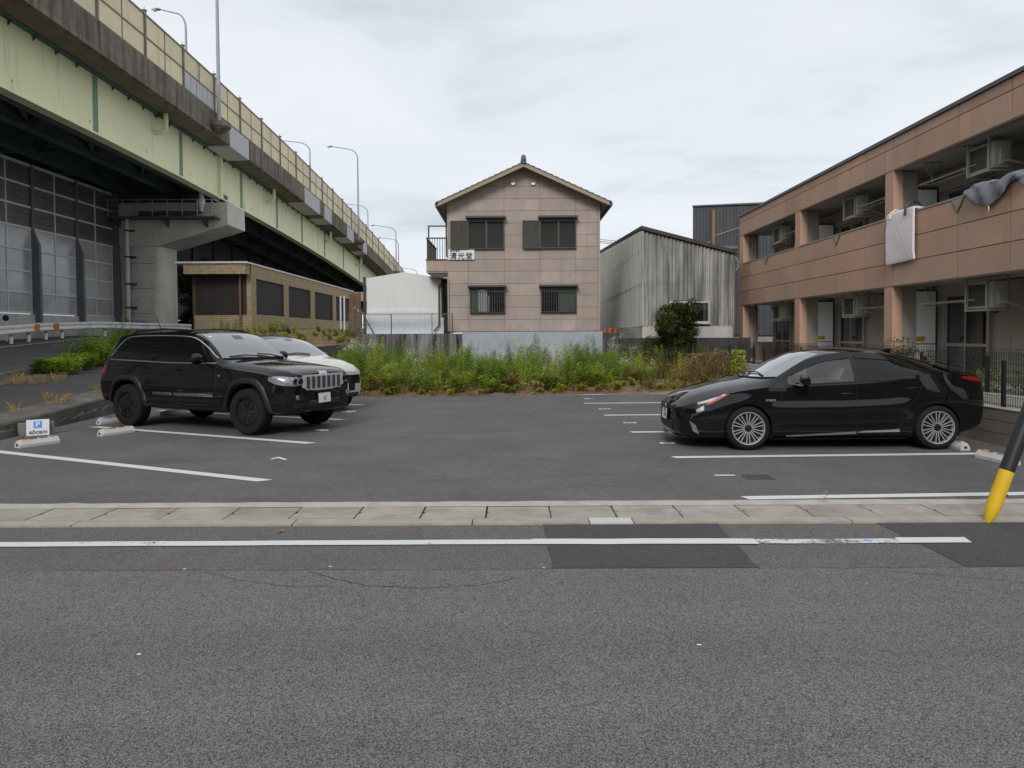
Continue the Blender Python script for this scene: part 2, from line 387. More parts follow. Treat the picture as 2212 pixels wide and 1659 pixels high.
# gutter: kerb stones in front, cover slabs, a cast strip behind
gut = st(MB().box(-40,40,6.14,7.05,-0.3,-0.016).build('gutter', 'crack'))
xs = [-14.4+2.02*i for i in range(8)] + [0.50, 0.92] + [0.92+2.02*i for i in range(1, 9)]
xs = sorted(set([-12.2,-10.2,-8.15,-6.1,-3.9,-1.95,-.36,0.68,1.07,3.0,5.5,7.5,9.5,11.5]))
for a, b in zip(xs[:-1], xs[1:]):
    o = piece('kerb_stone', gut, 'pale_kerb' if abs(a-.68) < .01 else 'kerb_concrete', a+.006, b-.006, 6.165, 6.335, -.2, 0.018)
sl = None
for i in range(-16, 18):
    x0 = -0.25 + .6*i
    m = MB(); N = .022
    ga = .006+.010*random.random()*(abs(i) < 5)
    # slab with the half-round lifting notch at its left joint
    pts = [(x0+ga,6.366),(x0+.594,6.366),(x0+.594,6.797),(x0+ga,6.797),(x0+ga,6.62),(x0+ga+N,6.605),(x0+ga+N,6.555),(x0+ga,6.54)]
    m.prism([(x,y,-.1) for x, y in pts], (0,0,.1+.012+random.uniform(-.003,.004)))
    m.build('cover_slab', 'slab_concrete', gut)
back = wob((-14,7.0),(14,6.98),140,.018,5)
m = MB(); n = len(back)
m.add([(x,6.832,.006) for x, y in back] + [(x,y,.016) for x, y in back], [(i,i+1,n+i+1,n+i) for i in range(n-1)])
m.build('cast_strip', 'strip_concrete', gut)
sheet('sealant_edge', [(-40,6.95),(40,6.95),(40,7.06),(-40,7.06)], 'lot_asphalt', gut, 0.002)

# parking lot sheet with an uneven far edge
far = wob((-4.6,19.15),(-1.4,19.75),10,.06,6)+wob((-1.2,19.85),(3.0,20.9),12,.06,7)+wob((3.2,20.85),(7.25,20.9),10,.06,8)
lot = st(MB().add([(x,y,.004) for x, y in [(7.28,7.02),(7.28,20.9)][:1]+[(7.28,20.9)]+far[::-1]+[(-9.2,18.6),(-8.85,15.2),(-8.5,11.5),(-8.1,7.02)]], [tuple(range(len(far)+6))]).build('parking_lot', 'lot_asphalt'))
LN = [((-12,12.33),(-2.86,8.09)), ((-7.79,13.05),(-3.13,10.91)), ((-8.0,15.9),(-3.38,13.95)), ((-8.2,18.9),(-3.62,16.9))]
for p, q in LN: stripe(p, q, .15, 'paint_lot', lot, z=.009, skew=-.10)
RN = [((2.36,7.12),(7.1,7.33)),((2.18,9.50),(6.6,9.68)),((2.03,11.97),(7.1,12.15)),((1.90,14.50),(7.1,14.68)),((1.74,17.03),(7.1,17.2)),((1.55,19.54),(7.1,19.72))]
for p, q in RN: stripe(p, q, .145, 'paint_lot', lot, z=.009, skew=.04)
for tx, x, y, rz in (('1',2.49,8.27,-90),('2',2.37,10.75,-90),('3',2.21,13.25,-90),('5',2.05,15.73,-90),('6',1.97,18.24,-90),('7',-3.14,9.54,66),('8',-3.36,12.42,66),('10',-3.58,15.42,66)):
    text('bay_number', lot, tx, .34, 'white_paint', (x,y,.009), (0,0,R(rz)), extrude=.001, bold=.006)
for pts in ([(-.55,7.1),(-.60,11.0),(-.72,15.0),(-.85,19.4)],):
    m = MB(); P = [Vector(p) for p in pts]
    for a, b in zip(P[:-1], P[1:]):
        m.add([(a.x-.012,a.y,.0065),(a.x+.012,a.y,.0065),(b.x+.010,b.y,.0065),(b.x-.010,b.y,.0065)], [(0,1,2,3)])
    m.build('paving_seam', 'lot_asphalt', lot)
# drain grate set in the lot
mat('rusty_iron', (0.11,0.092,0.082), 0.85, 0.3, 30, metal=0.3)
gr = thing('drain_grate', 'rusty square iron drain grate set in the parking lot asphalt', 'drain grate', (2.86,8.16,0))
MB().box(2.70,3.02,8.02,8.30,-.1,.006).build('pit', 'crack', gr)
for y0, y1, x0, x1 in ((8.02,8.04,2.70,3.02),(8.28,8.30,2.70,3.02),(8.04,8.28,2.70,2.72),(8.04,8.28,3.0,3.02)): piece('frame_bar', gr, 'rusty_iron', x0, x1, y0, y1, -.02, .011)
for i in range(9): piece('grate_bar', gr, 'rusty_iron', 2.735+.03*i, 2.749+.03*i, 8.04, 8.28, -.02, .010)
for i in range(3): piece('grate_bar', gr, 'rusty_iron', 2.72, 3.0, 8.09+.06*i, 8.10+.06*i, -.02, .009)

# weed bed
def bedz(x, y):
    k = smooth01((y-19.2)/1.4)
    return .0 + .10*k + .05*math.sin(x*1.9+y)*k + .04*math.sin(x*4.3-y*2.2)*k
bed = st(MB().grid(lambda u, v: (-8.8+16.2*u, 19.0+9.6*v, bedz(-8.8+16.2*u, 19.0+9.6*v)-.012*(v < .02)), 120, 70).build('weed_bed', 'soil', smooth=1.2))

# embankment on the left: concrete strip, asphalt path, verge and the climbing road
def T(X, Y):
    X = max(min(X,-9),-24); Y = max(min(Y,38),2)
    return .25+.035*(-X-9)+.038*(Y-12)+.75*smooth01((Y-22)/8)*smooth01((X+17)/4)
def edge_wall(Y): return -8.42 - .09*(Y-11.5) if Y < 15.2 else -8.753-.14*(Y-15.2)
def edge_path(Y): return edge_wall(Y)-.72
def edge_verge(Y): return -12.05-.17*(Y-16.5)
def strip(name, fa, fb, m, Y0=2, Y1=75, nu=6, nv=70, dz=0.0):
    def fn(u, v):
        Y = Y0+(Y1-Y0)*v; X = fa(Y)+(fb(Y)-fa(Y))*u
        return (X, Y, T(X,Y)+dz)
    return st(MB().grid(fn, nu, nv).build(name, m, smooth=1.2))
strip('embankment_path', edge_path, edge_verge, 'path_asphalt', Y1=30, nv=40)
strip('embankment_verge', edge_verge, lambda Y: edge_verge(Y)-.75, 'dirt', dz=.012, Y1=60)
ramp_road = strip('ramp_road', lambda Y: edge_verge(Y)-.7, lambda Y: -60, 'ramp_asphalt', nu=50, Y1=110, nv=110)
st(MB().grid(lambda u, v: (-16+9.6*u, 28.3+70*v, T(-16+9.6*u, 28.3+70*v)), 20, 40).build('brick_yard_ground', 'dirt', smooth=1.2))
# white edge line of the ramp
pl = [(-16.5,20),(-18.4,24),(-20.31,27.91),(-21.06,32.81),(-21.5,36),(-21.83,39.25),(-21.9,44)]
m = MB(); vs = []
for i, (x, y) in enumerate(pl):
    for s_ in (-.08,.08): vs.append((x+s_, y, T(x+s_,y)+.03))
m.add(vs, [(2*i,2*i+1,2*i+3,2*i+2) for i in range(len(pl)-1)]); m.build('painted_line', 'paint_worn', ramp_road)

# crumbling low retaining wall along the lot
wall = thing('low_concrete_wall', 'low crumbling stained concrete retaining wall along the left edge of the lot', 'wall', (-8.6,13,0))
def wtop(Y): return T(-9, Y)+.01
m = MB()
r = random.Random(3)
NY = 150
prof = []
for i in range(NY+1):
    Y = 5+(24-5)*i/NY; x = edge_wall(Y); zt = wtop(Y)
    mid = zt*(.46+.07*math.sin(Y*1.7)+.05*math.sin(Y*4.9+1)+.05*math.sin(Y*11.3)) + r.uniform(-.03,.02)
    j = r.uniform(-.008,.008)
    prof.append([(x+.035+j,Y,0),(x+.04+j,Y,mid*.92),(x+.004+j,Y,mid),(x+.0+r.uniform(-.006,.006),Y,zt-.03),(x-.025,Y,zt+r.uniform(-.006,.006)),(x-.76,Y,T(x-.76,Y)+.014),(x-.8,Y,T(x-.8,Y)-.1)])
k = len(prof[0]); vs = [p for q in prof for p in q]
m.add(vs, [(i*k+j,i*k+j+1,(i+1)*k+j+1,(i+1)*k+j) for i in range(NY) for j in range(k-1) if j > 1])
m.build('wall_body', 'old_concrete', wall)
m = MB(); m.add(vs, [(i*k+j,i*k+j+1,(i+1)*k+j+1,(i+1)*k+j) for i in range(NY) for j in range(2)]); m.build('plaster_skirt', 'pale_concrete', wall)
# kerb under the weeds of the verge
m = MB()
for i in range(26):
    Y = 8+1.0*i; a = (edge_verge(Y)-.6, Y, T(edge_verge(Y)-.6,Y)); b = (edge_verge(Y+.98)-.6, Y+.98, T(edge_verge(Y+.98)-.6,Y+.98))
    m.bar((a[0],a[1],a[2]+.06), (b[0],b[1],b[2]+.06), .16, .22)
kerbv = tag(m.build('verge_kerb', 'old_concrete'), kind='structure')

# right-hand terrace behind the block wall, and the terrace at the back
st(MB().box(7.45,90,-6,40,-.2,.47).build('apartment_yard', 'gravel'))
st(MB().box(-6.6,9.0,28.75,300,-.2,1.74).build('back_terrace', 'gravel'))
# ---------------------------------------------------------------- elevated road
mat('girder_paint', (0.80,0.80,0.49), 0.5, 0.05, 0.6, streak=((0.17,0.29,0.24),0.75,0.57,0.76,1.7), stains=(0.30,(0.60,0.68,0.46),0.6,0.46,0.7))
mat('splice_paint', (0.30,0.42,0.29), 0.55, 0.12, 3)
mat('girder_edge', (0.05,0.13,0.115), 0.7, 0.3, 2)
mat('girder_shaded', (0.055,0.085,0.085), 0.7, 0.25, 1.5)  # inner steel coloured dark to stand for the low light below the deck
mat('deck_under', (0.07,0.065,0.06), 0.9, 0.3, 1.0)  # deck underside toned dark for low light; joints and tie holes share it
mat('parapet', (0.195,0.165,0.132), 0.92, 0.3, 0.9, bump=0.6, bs=20, fine=0.2, fs=30, rnd=0.12, streak=((0.035,0.03,0.026),0.85,0.46,0.68,2.6), stains=(1.1,(0.27,0.25,0.22),0.5,0.55,0.75))
mat('soffit', (0.17,0.14,0.105), 0.9, 0.2, 0.8, bump=0.3, bs=15, stains=(0.9,(0.08,0.07,0.06),0.7,0.5,0.75))
mat('pale_sheet', (0.50,0.51,0.53), 0.8, 0.06, 2, streak=((0.12,0.11,0.11),0.8,0.62,0.74,3.2))
mat('barrier_panel', (0.74,0.64,0.41), 0.55, 0.08, 0.9, rnd=0.06, streak=((0.30,0.24,0.13),0.7,0.55,0.8,1.6))
mat('barrier_post', (0.20,0.18,0.155), 0.6, 0.2, 4)
mat('pole_grey', (0.30,0.33,0.37), 0.5, 0.06, 2)
mat('pier_concrete', (0.54,0.515,0.455), 0.9, 0.1, 0.9, bump=0.3, bs=25, streak=((0.33,0.305,0.255),0.7,0.5,0.75,1.5), stains=(0.6,(0.43,0.40,0.345),0.6,0.5,0.7))
mat('steel_dark', (0.075,0.08,0.085), 0.6, 0.15, 3)
mat('galv', (0.42,0.44,0.46), 0.45, 0.08, 4, metal=0.3)
mat('pvc_white', (0.55,0.56,0.58), 0.5, 0.06, 2)
mat('noise_frame', (0.58,0.59,0.60), 0.5, 0.08, 2)
mat('noise_post', (0.12,0.13,0.145), 0.55, 0.12, 2)
mat('noise_pane', (0.42,0.425,0.42), 0.2, 0.22, 0.7, spec=0.7, rnd=0.12)
mat('noise_shaded', (0.018,0.018,0.019), 0.7, 0.2, 2)  # near-black tone stands in for the shade under the viaduct
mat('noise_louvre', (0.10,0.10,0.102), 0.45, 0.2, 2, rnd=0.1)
mat('base_concrete', (0.52,0.505,0.47), 0.9, 0.1, 1.2, bump=0.3, bs=30, streak=((0.24,0.22,0.19),0.6,0.5,0.75,2))
mat('dark_metal', (0.03,0.03,0.032), 0.5, 0.1)
mat('lamp_glass', (0.62,0.66,0.7), 0.15, 0.0)
def vz(Y): return -.008*(Y-28) - (.00066*(Y-28)**2 if Y > 28 else 0)
via = thing('elevated_road', 'long elevated road on a pale green steel girder with a yellow noise barrier on top', 'viaduct', (-18,44,1.5))
XF = -16.2
POST = [31.8+3.66*i for i in range(-12, 22)]
def slab(name, m, X0, X1, za, zb, Y0, Y1, parent=via):
    """box that follows the road's falling profile"""
    a, b = vz(Y0), vz(Y1)
    return MB().add([(X0,Y0,za+a),(X1,Y0,za+a),(X1,Y1,za+b),(X0,Y1,za+b),(X0,Y0,zb+a),(X1,Y0,zb+a),(X1,Y1,zb+b),(X0,Y1,zb+b)],
                    [(0,3,2,1),(4,5,6,7),(0,1,5,4),(1,2,6,5),(2,3,7,6),(3,0,4,7)]).build(name, m, parent)
for i, Y in enumerate(POST[:-1]):
    Y1 = POST[i+1]; a, b = vz(Y), vz(Y1)
    # parapet piece: a lower lip, a groove line and the upright face
    slab('parapet_lip', 'parapet', XF-.34, XF+.015, 12.86, 13.06, Y+.012, Y1-.012)
    slab('parapet_block', 'parapet', XF-.34, XF, 13.075, 14.12, Y+.012, Y1-.012)
    slab('parapet_cap', 'pale_sheet' if Y < 36 else 'parapet', XF-.32, XF-.06, 14.12, 14.17, Y, Y1)
    slab('soffit_panel', 'soffit', -17.75, XF-.03, 12.88, 13.02, Y+.006, Y1-.006)
    for (r0, r1, far) in ((14.24,15.10,0),(15.16,16.08,0)):
        for k in range(2):
            ya, yb = Y+.07+k*1.78, Y+.07+k*1.78+1.72
            slab('barrier_panel', 'barrier_panel', XF-.16, XF-.13, r0, r1, ya, yb)
    slab('barrier_rail', 'barrier_post', XF-.18, XF-.10, 15.095, 15.165, Y+.06, Y1-.06)
    slab('barrier_rail', 'barrier_post', XF-.18, XF-.09, 16.08, 16.15, Y+.06, Y1-.06)
    slab('barrier_rail', 'barrier_post', XF-.18, XF-.10, 14.17, 14.24, Y+.06, Y1-.06)
    slab('barrier_mullion', 'barrier_post', XF-.17, XF-.11, 14.24, 16.08, Y+1.80, Y+1.84)
    o = slab('barrier_post', 'barrier_post', XF-.20, XF-.06, 13.9, 16.24, Y-.055, Y+.055)
    slab('post_cap', 'barrier_post', XF-.23, XF-.03, 16.24, 16.28, Y-.09, Y+.09)
    slab('bird_spike', 'barrier_post', XF-.14, XF-.12, 16.28, 16.44, Y-.008, Y+.008)
# small translucent service window in the barrier near the light pole
for k in range(5): slab('service_window', 'pale_sheet', XF-.128, XF-.10, 14.24, 15.05, 35.6+.66*k, 35.6+.66*k+.60)
N = 26
m = MB(); vs = []
for i in range(N+1):
    Y = -14+134*i/N; z = vz(Y); vs += [(-28.2,Y,12.98+z),(XF-.33,Y,12.98+z),(XF-.33,Y,13.35+z),(-28.2,Y,13.35+z)]
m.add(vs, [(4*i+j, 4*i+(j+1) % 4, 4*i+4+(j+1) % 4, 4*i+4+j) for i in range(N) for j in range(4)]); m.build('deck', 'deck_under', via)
for a, b in ((40.8,43.7),(55.4,59.7),(61.2,63.6),(69.6,72.4),(77.0,78.9)):
    slab('repair_sheet', 'pale_sheet', XF-.3, XF+.05, 12.80, 14.0, a, b)
    slab('repair_sheet', 'pale_sheet', -17.5, XF-.3, 12.78, 12.86, a, b)
SPL = [-16.2,-8.4,-.7,7.05,14.8,22.5,30.25,38.0,46.4,53.4,59.7,66.9,74.3,82,90,98,106,114]
GW = -17.7
rv = MB()
for i, Y in enumerate(SPL[:-1]):
    Y1 = SPL[i+1]
    slab('web_plate', 'girder_paint', GW-.03, GW, 10.32, 13.0, Y+.01, Y1-.01)
    slab('bottom_flange', 'girder_paint', GW-.3, GW+.22, 10.24, 10.32, Y, Y1)
    slab('top_flange', 'girder_edge', GW-.3, GW+.25, 12.82, 12.90, Y, Y1)
    slab('splice_plate', 'splice_paint', GW-.02, GW+.018, 10.36, 12.8, Y-.18, Y+.18)
    z0 = vz(Y)
    if Y < 90:
        for rr in range(34):
            for cc in (-.13,-.05,.05,.13):
                z = 10.42+rr*.069+z0; x, y = GW+.018, Y+cc
                rv.add([(x,y-.026,z-.020),(x,y+.026,z-.020),(x,y+.026,z+.020),(x,y-.026,z+.020),(x+.03,y,z)], [(0,1,4),(1,2,4),(2,3,4),(3,0,4)])
    n = int((Y1-Y)/1.45)
    for k in range(1, n+1):
        y = Y+k*(Y1-Y)/(n+1); z = 12.82+vz(y)
        MB().prism([(GW+.005,y-.01,z),(GW+.22,y-.01,z),(GW+.005,y-.01,z-.2)], (0,.02,0)).build('gusset', 'girder_edge', via)
rvo = rv.build('rivets', 'girder_edge', via); tag(rvo, kind='stuff')
slab('pier_stiffener', 'girder_paint', GW, GW+.2, 10.32, 12.82, 42.75, 43.05)
for X in (-20.3,-23.0,-25.6,-28.0):
    for Y, Y1 in zip(SPL[:-1], SPL[1:]):
        slab('inner_girder', 'girder_shaded', X-.03, X+.03, 10.5, 12.98, Y, Y1); slab('inner_flange', 'girder_shaded', X-.22, X+.22, 10.42, 10.5, Y, Y1)
for j, Y in enumerate([y*4.6+16 for y in range(20)]):
    for Xa, Xb in ((-17.75,-20.3),(-20.3,-23.0),(-23.0,-25.6)):
        MB().bar((Xa,Y,12.7+vz(Y)),(Xb,Y,10.8+vz(Y)),.12,.12).bar((Xa,Y,10.8+vz(Y)),(Xb,Y,10.8+vz(Y)),.14,.14).build('cross_brace', 'girder_shaded', via)
    MB().bar((-17.75,Y,10.75+vz(Y)),(-20.3,Y+4.6,10.75+vz(Y+4.6)),.16,.10).build('lateral_brace', 'girder_shaded', via)
# inspection cable tray under the girder
MB().bar((-18.6,10,10.55+vz(10)),(-18.6,42,10.5+vz(42)),.35,.08).build('cable_tray', 'steel_dark', via)
for Y in (35.3,51.2,67.1,80.6):
    z = 12.85+vz(Y)
    MB().tube([(GW+.55,Y,z),(GW+.55,Y,z-.55),(GW+.53,Y,z-.72),(GW+.42,Y,z-.86),(GW+.25,Y,z-.92),(GW+.05,Y,z-.94)], .11, 12).build('drain_pipe', 'girder_paint', via, smooth=True)
    MB().box(GW,GW+.55,Y-.06,Y+.06,z-.18,z-.1).build('pipe_bracket', 'girder_edge', via)
def street_lamp(X, Y, z0, ztop, label, arm=3.0, rise=1.25, d=-1, corbel=True):
    t = thing('street_lamp', label, 'street lamp', (X,Y,z0), 'street lamps on the elevated road')
    if corbel:
        MB().lathe([(.30,-.5),(.55,-.28),(.62,-.22),(.62,.02),(.0,.02)], (X,Y,z0), n=18).build('corbel', 'parapet', t, smooth=True)
    path = [(X,Y,z0)]; rr = [.11]
    zs = ztop-rise
    path.append((X,Y,zs-1.0)); rr.append(.078)
    for k in range(9):
        a = k/8*math.pi/2*0.93
        path.append((X+d*arm*.34*(1-math.cos(a)), Y, zs+rise*.80*math.sin(a))); rr.append(.07-.003*k)
    path.append((X+d*arm*.62, Y, ztop-.10)); rr.append(.042)
    path.append((X+d*arm*.84, Y, ztop)); rr.append(.038)
    MB().tube(path, rr, 10).build('pole', 'pole_grey', t, smooth=True)
    hx = X+d*arm*.84
    MB().grid(lambda u, v: (hx+d*(.72*u), Y+.15*math.sin(math.pi*min(1,u*1.0)**.6)*math.cos(2*math.pi*v), ztop+.02+(.10 if math.sin(2*math.pi*v) > 0 else .06)*math.sin(math.pi*u**.7)*math.sin(2*math.pi*v)), 8, 12).build('lamp_head', 'pole_grey', t, smooth=True)
    MB().grid(lambda u, v: (hx+d*(.22+.42*u), Y+.11*math.sin(math.pi*u)*math.cos(math.pi*v), ztop-.02-.11*math.sin(math.pi*u)*math.sin(math.pi*v)), 8, 8).build('lamp_bowl', 'lamp_glass', t, smooth=True)
street_lamp(-15.95,38.8,13.3,23.5,'tall grey street lamp pole rising out of the top of the picture')
street_lamp(-15.95,73.7,11.6,21.3,'tall grey street lamp on the parapet with its arm clear against the sky')
street_lamp(-16.1,98.5,10.6,17.0,'grey street lamp far along the parapet, just left of the pale shed roof', 3.4, 1.2)
street_lamp(-21.5,47.2,13.2,23.3,'grey street lamp behind the barrier, head near the top left of the sky',1.9,1.2,corbel=False)
street_lamp(-21.5,75.8,11.6,22.6,'grey street lamp behind the barrier, its arm just clearing the panels',4.2,1.2,corbel=False)
street_lamp(-21.5,106,9.0,21.4,'grey street lamp behind the barrier, right of the tall parapet lamp',4.0,1.4,corbel=False)
street_lamp(-18.0,112.5,8.0,17.2,'slim far street lamp with a lower arm, right of the farthest parapet lamp',3.2,1.1,corbel=False)
street_lamp(-17.0,127,6.0,13.8,'farthest street lamp, its arm peeping over the pale shed roof',3.4,1.1,corbel=False)

# ---------------------------------------------------------------- concrete pier
pier = thing('concrete_pier', 'hammerhead concrete bridge pier with pipes and a railed platform', 'bridge pier', (-22.3,43.3,1.5))
MB().prism([(-16.85,42,9.62),(-16.83,42,8.29),(-21.0,42,7.05),(-23.6,42,7.05),(-27.8,42,8.3),(-27.8,42,9.62)], (0,2.7,0)).build('cap_beam', 'pier_concrete', pier, bevel=.04)
c = .35; x0, x1, y0, y1 = -23.62,-20.98,42.06,44.62
MB().prism([(x0+c,y0,1.2),(x1-c,y0,1.2),(x1-.1,y0+.1,1.2),(x1,y0+c,1.2),(x1,y1-c,1.2),(x1-c,y1,1.2),(x0+c,y1,1.2),(x0,y1-c,1.2),(x0,y0+c,1.2)], (0,0,5.95)).build('column', 'pier_concrete', pier, smooth=.9)
for z in (3.05,4.55,6.02): MB().box(x0+c-.1,x1-c+.06,y0-.004,y0+.02,z-.01,z+.01).build('formwork_joint', 'deck_under', pier)
for z in (2.4,3.3,3.9,4.9,5.6,6.4):
    for x in (-23.0,-22.35,-21.55): MB().lathe([(.035,-.006),(.035,.0)], (x,y0,z), 'Y', 8).build('tie_hole', 'deck_under', pier)
for X in (-17.7,-20.3,-23.0,-25.6): piece('bearing', pier, 'steel_dark', X-.2, X+.2, 43.1, 43.7, 9.62, 10.3)
# platform and railing on the near face
piece('platform', pier, 'steel_dark', -23.7, -17.25, 41.15, 41.98, 8.60, 8.68)
for X in (-23.3,-20.4,-18.1): MB().prism([(X,41.98,8.6),(X,41.2,8.6),(X,41.98,8.15)], (.12,0,0)).build('bracket', 'steel_dark', pier)
for i in range(8):
    X = -23.5+.87*i; piece('rail_post', pier, 'galv', X-.02, X+.02, 41.16, 41.20, 8.68, 9.65)
for z in (8.98,9.3,9.62): piece('rail', pier, 'galv', -23.6, -17.3, 41.165, 41.195, z, z+.03)
for z in (8.98,9.3,9.62): piece('rail', pier, 'galv', -17.32, -17.29, 41.2, 41.98, z, z+.03)
MB().tube([(-22.75,41.82,2.2),(-22.75,41.82,8.45),(-22.72,41.82,8.75),(-22.5,41.8,8.92),(-22.0,41.7,8.95)], .13, 12).build('downpipe', 'pvc_white', pier, smooth=True)
MB().tube([(-22.1,41.7,8.95),(-18.6,41.7,8.98),(-18.3,41.7,9.05),(-18.22,41.75,9.3),(-18.22,41.9,10.2)], .12, 12).build('downpipe', 'steel_dark', pier, smooth=True)
MB().lathe([(.12,0),(.12,.2),(.22,.45),(.22,.75),(.13,.76),(.13,1.3)], (-18.22,41.6,9.0), n=14).build('pipe_funnel', 'pvc_white', pier, smooth=True)
for z in (3.4,4.8,6.4,7.95):
    MB().lathe([(.15,-.05),(.15,.05)], (-22.75,41.82,z), n=12).box(-22.75,-22.35,41.9,42.07,z-.05,z+.05).build('pipe_clamp', 'dark_metal', pier)

# ---------------------------------------------------------------- glazed noise wall under the deck
nw = thing('noise_wall', 'tall grey glazed noise wall under the elevated road, left of the pier', 'noise wall', (-23.7,34,1.6))
NX = -23.7; rows = [2.88,3.86,4.89,5.95,7.02,8.05,9.09,10.08]
NP = [34.92-3.55*i for i in range(12, 0, -1)] + [34.92,38.45,42.0]
def nwall(parent, NP, full=True):
    piece('base_wall', parent, 'base_concrete', NX-.3, NX+.14, NP[0], NP[-1]-.1, -.3, 2.80)
    for a, b in zip(NP[:-1], NP[1:]):
        mid = (a+b)/2
        for i, (za, zb) in enumerate(zip(rows[:-1], rows[1:])):
            for ya, yb in ((a+.14,mid-.03),(mid+.03,b-.14)):
                if i < 4: piece('pane', parent, 'noise_pane', NX-.02, NX+.0, ya, yb, za+.05, zb-.05)
                else:
                    h = (zb-za-.1)/3
                    for k in range(3): piece('louvre_panel', parent, 'noise_louvre', NX-.03, NX-.012+.006*k, ya, yb, za+.05+k*h, za+.05+(k+1)*h-.014)
            piece('rail', parent, 'noise_frame', NX-.05, NX+.05, a+.1, b-.1, za-.05, za+.05)
        piece('rail', parent, 'noise_frame', NX-.05, NX+.05, a+.1, b-.1, rows[-1]-.05, rows[-1]+.1)
        piece('mullion', parent, 'noise_frame', NX-.04, NX+.035, mid-.035, mid+.035, 2.9, 10.05)
        for y in (a+.1, b-.13): piece('mullion', parent, 'noise_frame', NX-.04, NX+.03, y-.03, y+.03, 2.9, 7.0)
    for y in NP[:]:
        MB().prism([(NX+.10,y-.09,10.1),(NX-.1,y-.09,10.1),(NX-.1,y-.09,2.35),(NX+.42,y-.09,2.35),(NX+.40,y-.09,6.2),(NX+.10,y-.09,6.9)], (0,.18,0)).build('post', 'noise_post', parent)
        piece('post_foot', parent, 'base_concrete', NX-.2, NX+.5, y-.16, y+.16, -.2, 2.4)
nwall(nw, NP)
piece('closing_panel', nw, 'noise_post', -25.5, -23.3, 41.96, 42.04, .9, 10.1)
piece('back_sheet', nw, 'noise_shaded', NX-.12, NX-.08, NP[0], 41.9, 7.0, 10.1)  # added sheet, blocks sky light leaking through the louvre gaps
nw2 = thing('noise_wall', 'noise wall coloured dark for shade, seen beyond the concrete pier, above the brick building', 'noise wall', (-23.7,60,1.6))
piece('base_wall', nw2, 'base_concrete', NX-.3, NX+.14, 45, 112, .9, 2.8)
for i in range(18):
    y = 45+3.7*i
    piece('louvre_panel', nw2, 'noise_shaded', NX-.04, NX, y+.05, y+3.65, 2.85, 10.2+vz(y))
    piece('post', nw2, 'noise_shaded', NX-.08, NX+.12, y-.08, y+.08, 1.2, 10.2+vz(y))

# ---------------------------------------------------------------- guard rail along the ramp
mat('rail_white', (0.80,0.81,0.82), 0.5, 0.06, 3, streak=((0.35,0.30,0.25),0.5,0.6,0.8,4))
mat('orange_plastic', (0.55,0.20,0.03), 0.5, 0.08)
grl = thing('guard_rail', 'white steel guard rail with orange reflectors along the ramp below the noise wall', 'guard rail', (-22,35,1.6))
GP = [(-20.3,26.5),(-21.1,28.6),(-21.7,30.5),(-22.1,32.2),(-22.5,34.0),(-22.55,35.3),(-22.2,38.4),(-21.2,41.0),(-19.5,42.6)]
def gz(x, y): return T(x, y)
fx = pchip([p[1] for p in GP], [p[0] for p in GP])
for i, (x, y) in enumerate(GP):
    z = gz(x,y)
    MB().lathe([(.07,-.2),(.07,.72),(.05,.76),(0,.77)], (x,y,z), n=12).build('post', 'rail_white', grl, smooth=True)
    MB().lathe([(.075,.30),(.075,.40)], (x,y,z), n=12).build('orange_band', 'orange_plastic', grl)
prof = [(0.0,.30),(.07,.36),(.07,.42),(.02,.47),(.02,.53),(.07,.58),(.07,.64),(0,.70)]
NB = 48; m = MB(); vs = []
for i in range(NB+1):
    Y = 26.5+(42.6-26.5)*i/NB; X = fx(Y); z = gz(X,Y)+.10
    for o_, h in prof: vs.append((X+.09+o_, Y-.02-o_*.5, z+h))
k = len(prof); m.add(vs, [(i*k+j,i*k+j+1,(i+1)*k+j+1,(i+1)*k+j) for i in range(NB) for j in range(k-1)])
m.build('beam', 'rail_white', grl, smooth=.5)
for y in (32.75,34.6):
    x = fx(y); z = gz(x,y)+.1; MB().box(x+.14,x+.2,y-.2,y+.14,z+.33,z+.68).build('reflector', 'orange_plastic', grl)
dl = thing('road_delineator', 'small black round delineator disc on a post behind the guard rail', 'delineator', (-23.0,31.9,1.5))
MB().tube([(-22.9,31.9,1.4),(-22.9,31.9,2.5)], .03, 8).build('post', 'rail_white', dl); MB().lathe([(.14,-.02),(.14,.02)], (-22.9,31.88,2.55), 'Y', 16).build('disc', 'dark_metal', dl)
# ---------------------------------------------------------------- brick building below the viaduct
mat('brick', (0.475,0.365,0.225), 0.85, 0.10, 6, bump=0.3, bs=60, rnd=0.14, fine=0.15, fs=60)
mat('brick_mass', (0.475,0.365,0.225), 0.85, 0.16, 5, bump=0.3, bs=60, fine=0.15, fs=60)
mat('mortar', (0.12,0.08,0.045), 0.95, 0.1)
mat('coping_white', (0.60,0.61,0.63), 0.6, 0.05)
mat('brown_sheet', (0.040,0.031,0.029), 0.55, 0.18, 1.5, streak=((0.03,0.022,0.02),0.6,0.5,0.7,3), stains=(3,(0.07,0.06,0.057),0.5,0.6,0.75))
mat('pipe_brown', (0.20,0.10,0.055), 0.7, 0.15)
bb = thing('brick_building', 'long low tan brick building with dark brown shuttered openings under the viaduct', 'building', (-11.6,40,1.6))
BX, BY0, BY1 = -11.6, 31.4, 51.6
brick_boxes = []
